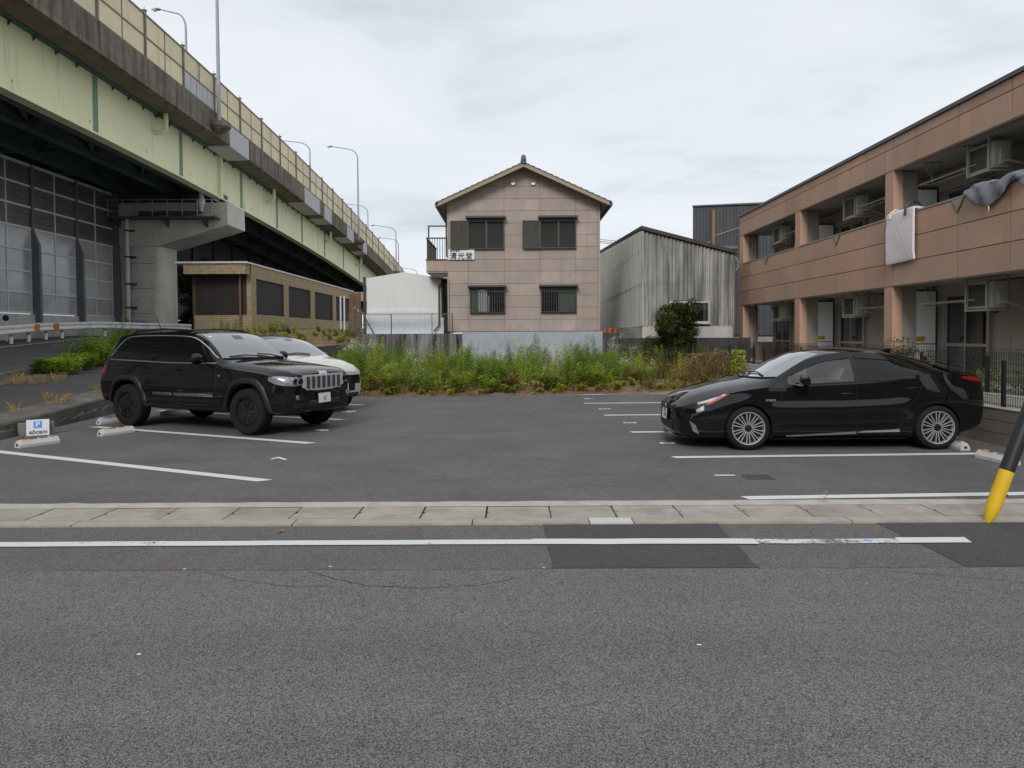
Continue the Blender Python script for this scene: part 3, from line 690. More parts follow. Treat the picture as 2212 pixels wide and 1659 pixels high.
def brick_wall(axis, c, a0, a1, z0, z1, out, L=.225, Hh=.078, g=.012, solid=False):
    """running bond on a plane; axis 'Y' = wall along Y at X=c, 'X' = wall along X at Y=c"""
    n = max(1, int(round((z1-z0)/Hh))); h = (z1-z0)/n
    for i in range(n):
        o = (i % 2)*L/2; x = a0-o
        while x < a1-1e-6:
            p, q = max(x,a0)+g/2, min(x+L,a1)-g/2; x += L
            if q-p < .02: continue
            za, zb = z0+i*h+g/2, z0+(i+1)*h-g/2; d = random.uniform(.010,.016)
            brick_boxes.append((c, c+d*1, p, q, za, zb) if axis == 'Y' else (p, q, c-d, c, za, zb))
wins = [(32.0,35.85),(36.65,40.6),(41.5,45.6),(46.5,50.7)]
Zb, Zw0, Zw1, Zt = 1.55, 2.66, 4.27, 4.86
piece('core_wall', bb, 'mortar', BX-.2, BX, BY0+.0, BY1, Zb, Zw0); piece('core_wall', bb, 'mortar', BX-.2, BX, BY0, BY1, Zw1, Zt)
brick_wall('Y', BX, BY0, BY1, Zb, Zw0-.1, 1); brick_wall('Y', BX, BY0, BY1, Zw1+.09, Zt, 1)
edges = [BY0]+[v for w in wins for v in w]+[BY1]
for a, b in zip(edges[::2], edges[1::2]):
    piece('core_wall', bb, 'mortar', BX-.2, BX-.002, a, b, Zw0, Zw1); brick_wall('Y', BX, a, b, Zw0-.1, Zw1+.09, 1)
for a, b in wins:
    brick_wall('Y', BX, a, b, Zw0-.1, Zw0, 1, L=.075, Hh=.1); brick_wall('Y', BX, a, b, Zw1, Zw1+.09, 1, L=.075, Hh=.09)
    m = MB(); n = int((b-a)/.13); vs = []
    for i in range(n*4+1):
        y = a+(b-a)*i/(n*4); x = BX-.06-(.06 if (i % 4) in (1,2) else 0); vs += [(x,y,Zw0),(x,y,Zw1)]
    m.add(vs, [(2*i,2*i+2,2*i+3,2*i+1) for i in range(n*4)]); m.build('shutter_sheet', 'brown_sheet', bb)
piece('coping', bb, 'coping_white', BX-3.1, BX+.06, BY0-.62, BY1, Zt+.003, Zt+.08)
piece('core_wall', bb, 'mortar', -14.35, BX-.05, BY0-.52, BY0+.2, 4.40, Zt)
brick_wall('X', BY0-.522, -14.36, BX-.03, 4.52, Zt, 1); brick_wall('X', BY0-.522, -14.36, BX-.03, 4.40, 4.52, 1, L=.075, Hh=.12)
brick_wall('Y', BX-.045, BY0-.52, BY0-.01, 4.40, Zt, 1)
piece('core_wall', bb, 'mortar', -14.15, BX-.05, BY0+.02, BY0+.2, Zb, 2.62); brick_wall('X', BY0+.018, -14.15, BX-.05, Zb, 2.54, 1); brick_wall('X', BY0+.018, -14.15, BX-.05, 2.54, 2.62, 1, L=.075, Hh=.08)
m = MB(); vs = []; n = 22
for i in range(n*4+1):
    x = -14.1+2.05*i/(n*4); y = BY0+.10+(.03 if (i % 4) in (1,2) else 0); vs += [(x,y,2.62),(x,y,4.42)]
m.add(vs, [(2*i,2*i+2,2*i+3,2*i+1) for i in range(n*4)]); m.build('shutter_sheet', 'brown_sheet', bb)
piece('door_panel', bb, 'brown_sheet', -12.05, BX-.10, BY0+.06, BY0+.10, 2.62, 4.42)
MB().tube([(-12.06,BY0-.10,1.6),(-12.06,BY0-.10,4.42)], .05, 10).build('downpipe', 'pipe_brown', bb, smooth=True)
piece('back_wall', bb, 'mortar', -14.3, -14.1, BY0+.2, BY1, 1.4, 4.8); piece('flat_roof', bb, 'coping_white', -14.3, BX-.1, BY0+.2, BY1, 4.6, 4.84)
piece('end_wall', bb, 'mortar', -14.1, BX-.2, BY1-.2, BY1, 1.4, 4.6)
brick_wall('X', BY0-.002, BX-.2, BX+.01, Zb, 4.40, 1)
piece('annex_band', bb, 'brick', BX, BX+1.3, BY1+.1, BY1+.3, 4.2, Zt)
cx = Vector((0,0,1.68))
brick_boxes.sort(key=lambda q: (Vector(((q[0]+q[1])/2,(q[2]+q[3])/2,(q[4]+q[5])/2))-cx).length)
for q in brick_boxes[:300]: piece('brick', bb, 'brick', *q)
m = MB()
for q in brick_boxes[300:]: m.box(*q)
tag(m.build('bricks', 'brick_mass', bb), kind='stuff')

# ---------------------------------------------------------------- retaining walls at the back
mat('stained_wall', (0.23,0.225,0.225), 0.92, 0.15, 1.5, bump=0.5, bs=30, streak=((0.028,0.027,0.027),0.92,0.42,0.62,4.0), stains=(0.8,(0.10,0.10,0.10),0.6,0.45,0.7))
mat('blue_plaster', (0.36,0.385,0.43), 0.88, 0.08, 1.5, bump=0.2, bs=25, stains=(1.2,(0.25,0.26,0.29),0.6,0.5,0.72), streak=((0.22,0.22,0.23),0.5,0.55,0.8,2))
mat('dark_wall', (0.055,0.052,0.05), 0.92, 0.3, 1.5, bump=0.5, bs=30, stains=(2,(0.12,0.115,0.105),0.6,0.55,0.75))
rw = MB().box(-6.15,-2.22,28.0,28.75,-.05,1.72).build('retaining_wall', 'stained_wall', bevel=.02, loc=(-4.2,28.3,0)); tag(rw, 'grey concrete retaining wall with black vertical stains below the pale shed', 'wall')
rw = thing('retaining_wall', 'pale blue-grey plastered retaining wall below the tan house', 'wall', (1,28.6,0))
piece('wall_body', rw, 'blue_plaster', -2.0, 3.66, 28.42, 28.9, -.05, 1.80)
piece('end_block', rw, 'stained_wall', -2.2, -2.0, 28.38, 28.9, -.05, 1.62); piece('end_block', rw, 'stained_wall', 3.66, 4.32, 28.35, 28.85, -.05, 1.52); piece('end_block', rw, 'dark_wall', 3.66, 4.36, 28.5, 28.95, 1.52, 1.72)
rw = thing('retaining_wall', 'dark damp block retaining wall below the corrugated shed', 'wall', (6.7,26.3,0))
for j in range(4):
    for i in range(12):
        x0 = 4.2+.405*i-(j % 2)*.2; piece('block', rw, 'dark_wall', x0, x0+.395, 26.1, 26.5, .0+.385*j, .378+.385*j)
rw = MB().prism([(-9.4,23.0,0.2),(-6.15,28.0,.2),(-6.15,28.0,1.35),(-9.4,23.0,1.1)], (-.3,.1,0)).build('retaining_wall', 'dark_wall', loc=(-8,25,0)); tag(rw, 'low dark mossy concrete wall below the dry grass bank, left of the stained wall', 'wall')
def bank(u, v):
    x = -15.0+8.75*u; y0 = 23.05 if x < -9.4 else 23.05+(x+9.4)*5/3.25; zf = 1.0 if x < -9.4 else 1.08+.08*(x+9.4)
    return (x-.1*(v < .01), y0+(30.2-y0)*v, zf+(1.80-zf)*v**.8+.04*math.sin(u*31+v*7)*(v > .01))
st(MB().grid(bank, 40, 14).build('grass_bank', 'soil', smooth=1.2))
# ---------------------------------------------------------------- pale tarpaulin shed
mat('tarp', (0.66,0.675,0.665), 0.6, 0.02, 0.8, streak=((0.58,0.59,0.575),0.5,0.5,0.75,5.0), coord='world', bump=0.15, bs=4)
mat('tarp_blue', (0.62,0.67,0.72), 0.6, 0.06, 0.8, stains=(1.2,(0.42,0.53,0.66),0.7,0.5,0.7))
ts = thing('tarpaulin_shed', 'pale grey shed wrapped in tarpaulin beside the tan house', 'shed', (-4.6,31,1.74))
def tarpf(u, v):
    top = 4.36-.25*abs(u-.5)*2
    return (-6.18+3.18*u, 30+.012*math.sin(u*7+v*3)-.02*math.exp(-((v-.22)/.03)**2), 2.25+(top-2.25)*v)
MB().grid(tarpf, 40, 30).build('tarp_front', 'tarp', ts, smooth=1.0)
MB().grid(lambda u, v: (-6.2+3.3*u, 29.96+.02*math.sin(u*25)+.03*math.sin(v*5), 1.74+.68*v), 60, 8).build('lower_sheet', 'tarp_blue', ts, smooth=1.0)
MB().prism([(-6.16,30.05,1.74),(-3.02,30.05,1.74),(-3.02,30.05,4.08),(-4.59,30.05,4.33),(-6.16,30.05,4.08)], (0,5,0)).build('tarp_body', 'tarp', ts)
MB().tube([(-2.94,29.85,3.95),(-2.94,29.85,3.86),(-3.06,29.85,3.78),(-3.08,29.85,3.7),(-3.08,29.85,2.12),(-3.15,29.85,2.02),(-3.31,29.85,1.84)], .032, 8).build('downpipe', 'dark_metal', ts, smooth=True)
piece('corner_post', ts, 'dark_metal', -6.30, -6.20, 29.9, 30.0, 1.74, 4.17)
mat('old_wood', (0.13,0.085,0.055), 0.85, 0.3, 5)
tp = thing('wooden_gate', 'weathered brown wooden panel with a leaning brace left of the pale shed', 'gate', (-7.2,32.4,1.7))
for i in range(4): piece('plank', tp, 'old_wood', -7.5+.14*i, -7.38+.14*i, 32.5, 32.54, 1.7, 3.6+.02*i)
MB().bar((-6.62,29.4,3.35),(-5.75,29.3,1.76),.05,.045).build('brace', 'old_wood', tp); MB().bar((-6.7,29.35,2.12),(-5.95,29.35,2.12),.045,.045).build('brace', 'old_wood', tp)
for x in (-7.85,-7.68): piece('white_pipe', tp, 'pvc_white', x-.03, x+.03, 32.3, 32.36, 1.7, 3.5)
# wire mesh fence on the stained wall
mat('wire', (0.13,0.13,0.14), 0.5, 0.05, metal=0.4)
mat('wire_black', (0.018,0.018,0.02), 0.5, 0.05)
fn = thing('mesh_fence', 'grey welded wire fence on the stained retaining wall before the pale shed', 'fence', (-4.5,28.2,1.72))
m = MB(); X = -6.55
while X < -2.35: m.box(X-.003,X+.003,28.197,28.203,1.74,2.52); X += .05
for i in range(12): m.box(-6.55,-2.36,28.19,28.197,1.76+.068*i-.002,1.76+.068*i+.002)
tag(m.build('wire_mesh', 'wire', fn), kind='stuff')
for x in (-6.55,-4.83,-3.2,-2.38): MB().tube([(x,28.22,1.6),(x,28.22,2.55)], .018, 8).build('post', 'wire', fn)
piece('top_rail', fn, 'wire', -6.55, -2.36, 28.195, 28.215, 2.52, 2.54)

# ---------------------------------------------------------------- tan two-storey house
mat('siding', (0.405,0.33,0.285), 0.85, 0.08, 1.2, bump=0.25, bs=70, rnd=0.09, fine=0.12, fs=60, stains=(1.3,(0.315,0.265,0.255),0.8,0.42,0.66), streak=((0.25,0.21,0.20),0.65,0.54,0.78,2.6))
mat('joint', (0.13,0.10,0.09), 0.9, 0)
mat('barge', (0.31,0.245,0.19), 0.7, 0.06)
mat('roof_tile', (0.115,0.118,0.13), 0.6, 0.12, 5, rnd=0.08)
mat('bronze', (0.055,0.050,0.042), 0.45, 0.08, 4)
mat('bronze_slat', (0.078,0.072,0.060), 0.5, 0.1, 6)
mat('bronze_dark', (0.035,0.032,0.028), 0.5, 0.1, 6)
mat('sign_white', (0.72,0.74,0.78), 0.5, 0.03)
mat('ink', (0.03,0.03,0.035), 0.7, 0)
mat('steel_vent', (0.62,0.60,0.55), 0.3, 0.03, metal=0.7)
mat('curtain_green', (0.43,0.48,0.42), 0.9, 0.06, 6)
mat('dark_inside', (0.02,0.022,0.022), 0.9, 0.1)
mat('balcony_tile', (0.44,0.33,0.27), 0.6, 0.08, 3, rnd=0.06)
thin_glass('window_glass', (0.75,0.80,0.78), 0.10)
hs = thing('tan_house', 'two-storey tan panelled house with gable roof and dark shuttered windows', 'house', (0.5,33,1.74))
HY = 29.0; XL, XR = -2.62, 3.62; EV = 6.98
def gz_(x): return 8.56-abs(x-.5)*.455
def clip(poly, n, d):
    out = []
    for i in range(len(poly)):
        a, b = poly[i], poly[(i+1) % len(poly)]; da, db = n[0]*a[0]+n[1]*a[1]-d, n[0]*b[0]+n[1]*b[1]-d
        if da <= 0: out.append(a)
        if da*db < 0: t = da/(da-db); out.append((a[0]+(b[0]-a[0])*t, a[1]+(b[1]-a[1])*t))
    return out
gpoly = [(XL,1.82),(XR,1.82),(XR,gz_(XR)-.06),(.5,gz_(.5)-.06),(XL,gz_(XL)-.06)]
MB().prism([(x,HY+.02,z) for x, z in gpoly], (0,8.4,0)).build('wall_core', 'joint', hs)
vx = [XL,-1.77,-.30,1.17,2.64,3.54,XR]
hz = [8.65,8.25,7.75,7.25,6.76,6.26,5.77,5.28,4.78,4.29,3.79,3.30,2.81,2.31,1.82]
for i in range(len(vx)-1):
    for j in range(len(hz)-1):
        a, b, z1, z0 = vx[i]+.006, vx[i+1]-.006, hz[j]-.006, hz[j+1]+.006
        p = clip(clip([(a,z0),(b,z0),(b,z1),(a,z1)], (.455,1), 8.50+.455*.5), (-.455,1), 8.50-.455*.5)
        if len(p) < 3: continue
        MB().prism([(x,HY+.03,z) for x, z in p], (0,-.032,0)).build('siding_panel', 'siding', hs)
for j in range(len(hz)-2):
    if hz[j+2] > 6.9: continue
    for i in range(3):
        piece('siding_panel', hs, 'siding', XR-.01, XR+.012, HY+.05+2.75*i, HY+2.79+2.75*i, hz[j+2]+.006, min(hz[j+1],7.0)-.006); piece('siding_panel', hs, 'siding', XL-.012, XL+.01, HY+.05+2.75*i, HY+2.79+2.75*i, hz[j+2]+.006, min(hz[j+1],7.0)-.006)
piece('corner_trim', hs, 'siding', XL-.016, XL+.05, HY-.014, HY+.04, 4.3, 6.98); piece('corner_trim', hs, 'siding', XR-.06, XR+.016, HY-.014, HY+.04, 1.82, 6.98)
piece('base_flashing', hs, 'bronze', XL-.02, XR+.02, HY-.02, HY+.03, 1.795, 1.818)
# roof: courses of tiles step up to the ridge
for sgn in (-1, 1):
    for k in range(15):
        d0 = 3.55-k*.237; d1 = d0-.27; xa, xb = .5+sgn*d0, .5+sgn*d1
        za, zb = gz_(.5+d0)+.045, gz_(.5+d1)+.02
        o = MB().prism([(xa,28.42,za),(xb,28.42,zb),(xb,28.42,zb+.03),(xa,28.42,za+.040)], (0,9.3,0)).build('tile_course', 'roof_tile', hs)
    a = (.5+sgn*3.45, 28.45, gz_(.5+3.45)-.07); b = (.5, 28.45, gz_(.5)-.07)
    MB().prism([(a[0],28.44,a[2]-.055),(b[0],28.44,b[2]-.06),(b[0],28.44,b[2]+.10),(a[0],28.44,a[2]+.10)], (0,.05,0)).build('barge_board', 'barge', hs)
    MB().prism([(a[0],28.48,a[2]-.02),(b[0],28.48,b[2]-.02),(b[0],28.48,b[2]+.09),(a[0],28.48,a[2]+.09)], (0,9.2,0)).build('eave_board', 'barge', hs)
    gx = .5+sgn*3.52
    MB().prism([(gx-.07,28.5,6.98),(gx+.07,28.5,6.98),(gx+.06,28.5,6.86),(gx-.04,28.5,6.84)], (0,9.0,0)).build('eave_gutter', 'bronze', hs)
MB().tube([(.5,28.36,8.66),(.5,37.8,8.66)], .12, 12).build('ridge_tile', 'roof_tile', hs, smooth=True)
MB().prism([(.38,28.34,8.60),(.62,28.34,8.60),(.60,28.34,8.80),(.56,28.34,8.86),(.5,28.34,8.88),(.44,28.34,8.86),(.40,28.34,8.80)], (0,.14,0)).build('ridge_end', 'roof_tile', hs)
MB().lathe([(.05,-.02),(.05,.03)], (.5,28.31,8.70), 'Y', 12).build('ridge_boss', 'bronze', hs)
for x in (.08,.90):
    v = MB().lathe([(.105,-.06),(.095,-.075),(.08,-.05),(.08,.0),(.105,.0)], (x,HY-.002,7.885), 'Y', 24).build('vent', 'steel_vent', hs, smooth=True)
    MB().lathe([(.078,-.03),(.078,-.02)], (x,HY,7.885), 'Y', 20).build('vent_slot', 'dark_inside', v)
    MB().grid(lambda a_, b_: (x+.09*math.cos(math.pi*a_), HY-.07-.05*math.sin(math.pi*b_*.5), 7.895+.085*math.sin(math.pi*a_)*b_), 12, 5).build('vent_hood', 'steel_vent', v, smooth=True)
def louvre_window(xa, xm, xb, z0, z1):
    t = MB().box(xm-.04,xb,HY-.11,HY-.005,z1-.04,z1+.10).box(xm-.04,xb,HY-.11,HY-.005,z0,z0+.04).box(xm-.04,xm,HY-.11,HY-.005,z0+.04,z1-.04).box(xb-.04,xb,HY-.11,HY-.005,z0+.04,z1-.04).build('window', 'bronze', hs)
    MB().box(xm-.12,xb+.07,HY-.30,HY-.005,z1+.12,z1+.17).box(xm-.12,xb+.07,HY-.33,HY-.30,z1+.09,z1+.17).build('hood', 'bronze', t)
    MB().box(xa,xm-.04,HY-.14,HY-.10,z0,z0+.03).box(xa,xm-.04,HY-.14,HY-.10,z1-.03,z1).box(xa,xa+.03,HY-.14,HY-.10,z0+.03,z1-.03).box((xa+xm)/2-.03,(xa+xm)/2,HY-.14,HY-.10,z0+.03,z1-.03).box(xm-.07,xm-.04,HY-.14,HY-.10,z0+.03,z1-.03).build('shutter_frame', 'bronze', t)
    mid = (xm+xb)/2; piece('shutter_stile', t, 'bronze', mid-.035, mid+.035, HY-.10, HY-.03, z0+.04, z1-.04)
    for a, b, y, mm in ((xa+.03,(xa+xm)/2-.03,HY-.12,'bronze_slat'),((xa+xm)/2,xm-.07,HY-.12,'bronze_slat'),(xm,mid-.035,HY-.06,'bronze_dark'),(mid+.035,xb-.04,HY-.06,'bronze_dark')):
        n = 27; m = MB(); h = (z1-z0-.08)/n
        for i in range(n):
            z = z0+.04+i*h; m.add([(a,y-.012,z),(b,y-.012,z),(b,y+.012,z+h*.95),(a,y+.012,z+h*.95)], [(0,1,2,3)])
        m.add([(a,y+.02,z0+.03),(b,y+.02,z0+.03),(b,y+.02,z1-.03),(a,y+.02,z1-.03)], [(0,1,2,3)])
        tag(m.build('shutter_slats', mm, t), kind='stuff')
louvre_window(-2.50,-1.75,-.29,5.19,6.34); louvre_window(.45,1.21,2.65,5.20,6.34)
def barred_window(xa, xb, z0, z1, curtain_left):
    t = MB().box(xa,xb,HY-.10,HY-.005,z1,z1+.10).box(xa,xb,HY-.10,HY-.005,z0,z0+.05).box(xa,xa+.05,HY-.10,HY-.005,z0+.05,z1).box(xb-.05,xb,HY-.10,HY-.005,z0+.05,z1).build('window', 'bronze', hs)
    MB().box(xa-.08,xb+.06,HY-.30,HY-.005,z1+.13,z1+.17).box(xa-.08,xb+.06,HY-.33,HY-.30,z1+.10,z1+.18).build('hood', 'bronze', t)
    mid = (xa+xb)/2
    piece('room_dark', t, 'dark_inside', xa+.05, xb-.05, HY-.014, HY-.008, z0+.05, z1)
    for (a, b, cur) in ((xa+.05,mid,curtain_left),(mid,xb-.05,not curtain_left)):
        if cur:
            m = MB(); vs = []; n = 40
            for i in range(n+1):
                x = a+.01+(b-a-.02)*i/n; y = HY-.030+.010*math.sin(i*1.7); vs += [(x,y,z0+.06),(x,y,z1-.02)]
            m.add(vs, [(2*i,2*i+2,2*i+3,2*i+1) for i in range(n)]); m.build('curtain', 'curtain_green', t, smooth=True)
        else: piece('mid_rail', t, 'bronze', a, b, HY-.05, HY-.03, (z0+z1)/2-.02, (z0+z1)/2+.02)
        piece('pane', t, 'window_glass', a, b, HY-.058, HY-.054, z0+.05, z1)
    piece('sash_stile', t, 'bronze', mid-.025, mid+.025, HY-.065, HY-.04, z0+.05, z1)
    for i in range(15):
        x = xa+.03+(xb-xa-.06)*i/14; piece('bar', t, 'bronze', x-.010, x+.010, HY-.16, HY-.145, z0-.0, z1-.02)
    for z in (z0+.02,z1-.09): piece('bar', t, 'bronze', xa, xb, HY-.145, HY-.13, z, z+.025)
barred_window(-1.72,-.27,2.57,3.52,True); barred_window(1.20,2.66,2.58,3.53,False)
# left balcony
piece('balcony_floor', hs, 'barge', -3.52, XL-.02, 29.3, 33.0, 4.26, 4.34); MB().prism([(-3.5,29.32,4.26),(XL,29.32,4.26),(XL,29.32,4.0),(-3.3,29.32,4.1)], (0,3.6,0)).build('balcony_soffit', 'bronze', hs)
piece('balcony_wall', hs, 'joint', -3.53, XL-.02, 29.31, 29.4, 4.3, 4.78)
for i in range(9):
    for j in range(5): piece('tile', hs, 'balcony_tile', -3.53+.1*i+.003, -3.53+.1*i+.097, 29.300, 29.312, 4.30+.095*j, 4.30+.095*j+.089)
piece('balcony_wall', hs, 'balcony_tile', -3.55, -3.50, 29.4, 33, 4.3, 4.78); piece('balcony_cap', hs, 'bronze', -3.57, XL-.02, 29.27, 29.43, 4.78, 4.83)
for i in range(9): piece('baluster', hs, 'bronze', -3.50+.105*i-.012, -3.50+.105*i+.012, 29.33, 29.36, 4.83, 5.68)
for i in range(26): piece('baluster', hs, 'bronze', -3.53, -3.505, 29.45+.14*i-.012, 29.45+.14*i+.012, 4.83, 5.68)
piece('hand_rail', hs, 'bronze', -3.55, XL-.02, 29.31, 29.37, 5.68, 5.73); piece('hand_rail', hs, 'bronze', -3.55, -3.49, 29.37, 33, 5.68, 5.73)
for x in (-3.44,): piece('pole_frame', hs, 'bronze', x-.03, x+.03, 29.34, 29.4, 5.73, 6.22)
piece('pole_frame', hs, 'bronze', -3.47, XL-.02, 29.34, 29.4, 6.18, 6.23)
MB().tube([(-2.78,28.93,4.02),(-2.66,28.93,4.02),(-2.61,28.93,3.98),(-2.60,28.93,3.9),(-2.60,28.93,1.85)], .035, 8).build('downpipe', 'siding', hs, smooth=True)
MB().tube([(-2.72,29.2,6.85),(-2.70,29.2,6.6),(-2.68,29.2,4.9)], .03, 8).build('downpipe', 'bronze', hs, smooth=True)
sg = thing('name_sign', 'white sign with black Japanese lettering on the left of the tan house', 'sign', (-2.05,28.94,4.97))
piece('board', sg, 'sign_white', -2.59, -1.52, 28.93, 28.975, 4.765, 5.185)
text('lettering', sg, '清光堂', .30, 'ink', (-2.06,28.928,4.89), (R(90),0,0), extrude=.002, bold=.007, spacing=1.15)
text('lettering', sg, '株式会社', .105, 'ink', (-2.30,28.928,5.11), (R(90),0,0), extrude=.002, bold=.003, spacing=1.1)
# terracotta pots on the wall right of the house
mat('terracotta', (0.42,0.13,0.055), 0.8, 0.15, 10)
for k, (x, s, lb) in enumerate(((3.78,.9,'small terracotta flower pot standing against the house corner'),(4.0,1.15,'largest terracotta flower pot in the middle of the three by the house'),(4.22,1.0,'terracotta flower pot at the right end of the row of three'))):
    t = thing('flower_pot', lb, 'flower pot', (x,28.7,1.72), 'terracotta pots beside the house')
    MB().lathe([(.06*s,0),(.09*s,.15*s),(.10*s,.15*s),(.10*s,.19*s),(.085*s,.19*s),(.07*s,.12*s)], (x,28.7,1.72), n=16).build('pot', 'terracotta', t, smooth=True)

# ---------------------------------------------------------------- corrugated shed
mat('corrugated', (0.37,0.362,0.34), 0.85, 0.10, 1.2, bump=0.3, bs=30, rnd=0.05, streak=((0.11,0.105,0.10),0.85,0.44,0.64,3.2), stains=(0.8,(0.22,0.215,0.21),0.6,0.45,0.7))
mat('corrugated_clean', (0.40,0.395,0.37), 0.8, 0.06, 1.2, rnd=0.04, streak=((0.28,0.27,0.25),0.6,0.5,0.75,2.0))
mat('rust_roof', (0.065,0.052,0.045), 0.9, 0.3, 2)
mat('aluminium', (0.55,0.57,0.60), 0.4, 0.05, metal=0.4)
cs = thing('corrugated_shed', 'old grey corrugated shed with streaked walls and a white framed window', 'shed', (6.9,33,1.5))
CX0, CX1, CY = 5.0, 8.52, 27.0
def ctop(x): return 5.62-(x-CX0)*.262
def corr(name, P, Q, z0f, z1f, m, pitch=.155, amp=.042, lap=0.0):
    P, Q = Vector((*P,0)), Vector((*Q,0)); d = (Q-P); L = d.length; d.normalize(); nrm = Vector((d.y,-d.x,0))
    n = max(4, int(L/pitch*6)); mb = MB(); vs = []
    for i in range(n+1):
        s_ = L*i/n; p = P+d*s_+nrm*(amp*math.sin(2*math.pi*s_/pitch)+lap); vs += [(p.x,p.y,z0f(p.x,p.y)),(p.x,p.y,z1f(p.x,p.y))]
    mb.add(vs, [(2*i,2*i+2,2*i+3,2*i+1) for i in range(n)])
    return mb.build(name, m, cs, smooth=1.2)
B = (5.60,47.0)
def ltop(y): return 5.62+(y-27)*.062
W = .585; k = 0
x = CX0
while x < CX1-.01:
    x1 = min(x+W, CX1)
    corr('upper_sheet', (x,CY), (x1+.02,CY), lambda a, b: 3.63, lambda a, b: ctop(a), 'corrugated', lap=.012+.006*(k % 2))
    lo = 2.96 if 6.0 <= x < 7.3 else 1.98
    corr('lower_sheet', (x,CY), (x1+.02,CY), (lambda l: lambda a, b: l)(lo), lambda a, b: 3.66, 'corrugated', lap=.002+.006*(k % 2))
    x = x1; k += 1
y = 27.0; k = 0
while y < 46.9:
    y1 = min(y+.78, 47.0); xa, xb = 5.0+.60*(y-27)/20, 5.0+.60*(y1-27)/20
    # the long side runs away behind the house
    for za, zb, lp in ((1.98,3.66,.0),(3.62,5.0,.012)):
        corr('side_sheet', (xb,y1+.02), (xa,y), (lambda z: lambda a, b: z)(za), (lambda z: lambda a, b: z)(zb), 'corrugated_clean', lap=lp)
    corr('side_sheet', (xb,y1+.02), (xa,y), lambda a, b: 4.95, lambda a, b: ltop(b), 'corrugated_clean', lap=.02)
    y = y1; k += 1
MB().prism([(CX0-.03,CY-.06,2.0),(CX0+.05,CY-.06,2.0),(CX0+.05,CY-.06,ctop(5.05)),(CX0-.03,CY-.06,5.62)], (0,.10,0)).build('corner_trim', 'corrugated', cs)
MB().add([(CX0-.05,CY-.14,5.66),(CX1+.06,CY-.14,ctop(CX1)+.02),(CX1+.3,47,ctop(CX1)+.55),(B[0]-.05,47,ltop(47)+.05),
          (CX0-.05,CY-.14,5.80),(CX1+.06,CY-.14,ctop(CX1)+.15),(CX1+.3,47,ctop(CX1)+.7),(B[0]-.05,47,ltop(47)+.2)], [(0,1,2,3),(4,5,6,7),(0,1,5,4),(1,2,6,5),(2,3,7,6),(3,0,4,7)]).build('roof', 'rust_roof', cs)
piece('inner_wall', cs, 'dark_inside', CX0+.1, CX1-.05, CY+.15, CY+.2, 1.5, 4.7); piece('end_wall', cs, 'corrugated', CX1-.08, CX1, CY+.02, 42, 1.5, 4.7)
MB().tube([(CX1+.02,26.98,4.6),(CX1+.12,26.96,4.45),(CX1+.13,26.95,4.2),(CX1+.05,26.95,4.1)], .05, 8).build('downpipe', 'corrugated', cs, smooth=True)
piece('plinth', cs, 'base_concrete', CX0-.0, CX1-.06, CY-.01, CY+.14, 1.50, 1.985); piece('plinth', cs, 'base_concrete', CX0+.02, CX0+.14, CY+.14, 42, 1.5, 1.985)
wf = MB().box(6.03,7.56,26.90,26.98,2.86,2.93).box(6.03,7.56,26.90,26.98,2.09,2.16).box(6.03,6.08,26.90,26.98,2.16,2.86).box(7.51,7.56,26.90,26.98,2.16,2.86).box(6.77,6.82,26.90,26.98,2.16,2.86).build('window', 'aluminium', cs)
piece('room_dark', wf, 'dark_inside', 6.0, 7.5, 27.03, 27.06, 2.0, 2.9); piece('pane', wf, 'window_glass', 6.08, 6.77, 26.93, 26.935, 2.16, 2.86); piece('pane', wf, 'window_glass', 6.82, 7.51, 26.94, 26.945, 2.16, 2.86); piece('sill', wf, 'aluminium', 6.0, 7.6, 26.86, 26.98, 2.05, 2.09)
# black house behind
mat('charcoal_siding', (0.055,0.057,0.062), 0.7, 0.12, 2, rnd=0.10, streak=((0.035,0.036,0.04),0.6,0.5,0.7,5))
mat('brass_pipe', (0.26,0.13,0.05), 0.5, 0.1)
bh = thing('charcoal_house', 'tall charcoal clad house behind the corrugated shed with an orange-brown downpipe', 'house', (13,42,1.7))
MB().prism([(9.76,38.02,1.5),(19,38.02,1.5),(19,38.02,8.75),(9.76,38.02,8.48)], (2.6,8,0)).build('wall_core', 'ink', bh)
x = 9.76
while x < 14.6:
    z = 8.48+(x-9.76)*.02; piece('cladding_board', bh, 'charcoal_siding', x+.006, x+.172, 37.98, 38.02, 1.6, z); x += .18
MB().prism([(9.70,37.9,8.50),(14.6,37.9,8.66),(14.6,37.9,8.76),(9.70,37.9,8.56)], (2.7,8.4,0)).build('roof', 'roof_tile', bh)
MB().tube([(10.83,37.9,8.3),(10.83,37.9,5.3)], .09, 10).build('downpipe', 'brass_pipe', bh, smooth=True)
for z, a, b in ((6.45,9.76,10.7),(7.2,10.95,12.9)): MB().bar((a,37.96,z-.25),(b,37.96,z+.40*(b-a)/2),.03,.03).build('cable_cover', 'pole_grey', bh)
w = MB().box(11.25,11.95,37.85,37.97,5.2,6.2).build('window', 'ink', bh); piece('hood', w, 'roof_tile', 11.2, 12.05, 37.6, 37.97, 6.2, 6.35)
# overhead wires behind the house
pw = thing('overhead_wires', 'four thin overhead wires between the tan house and the charcoal house', 'wires', (6,44,7))
for za, zb in ((7.9,7.35),(7.8,7.2),(7.75,7.0),(7.2,6.4)):
    MB().tube([(3+(13-3)*t, 44, za+(zb-za)*t-.25*math.sin(math.pi*t)) for t in [i/12 for i in range(13)]], .016, 5).build('wire', 'ink', pw)

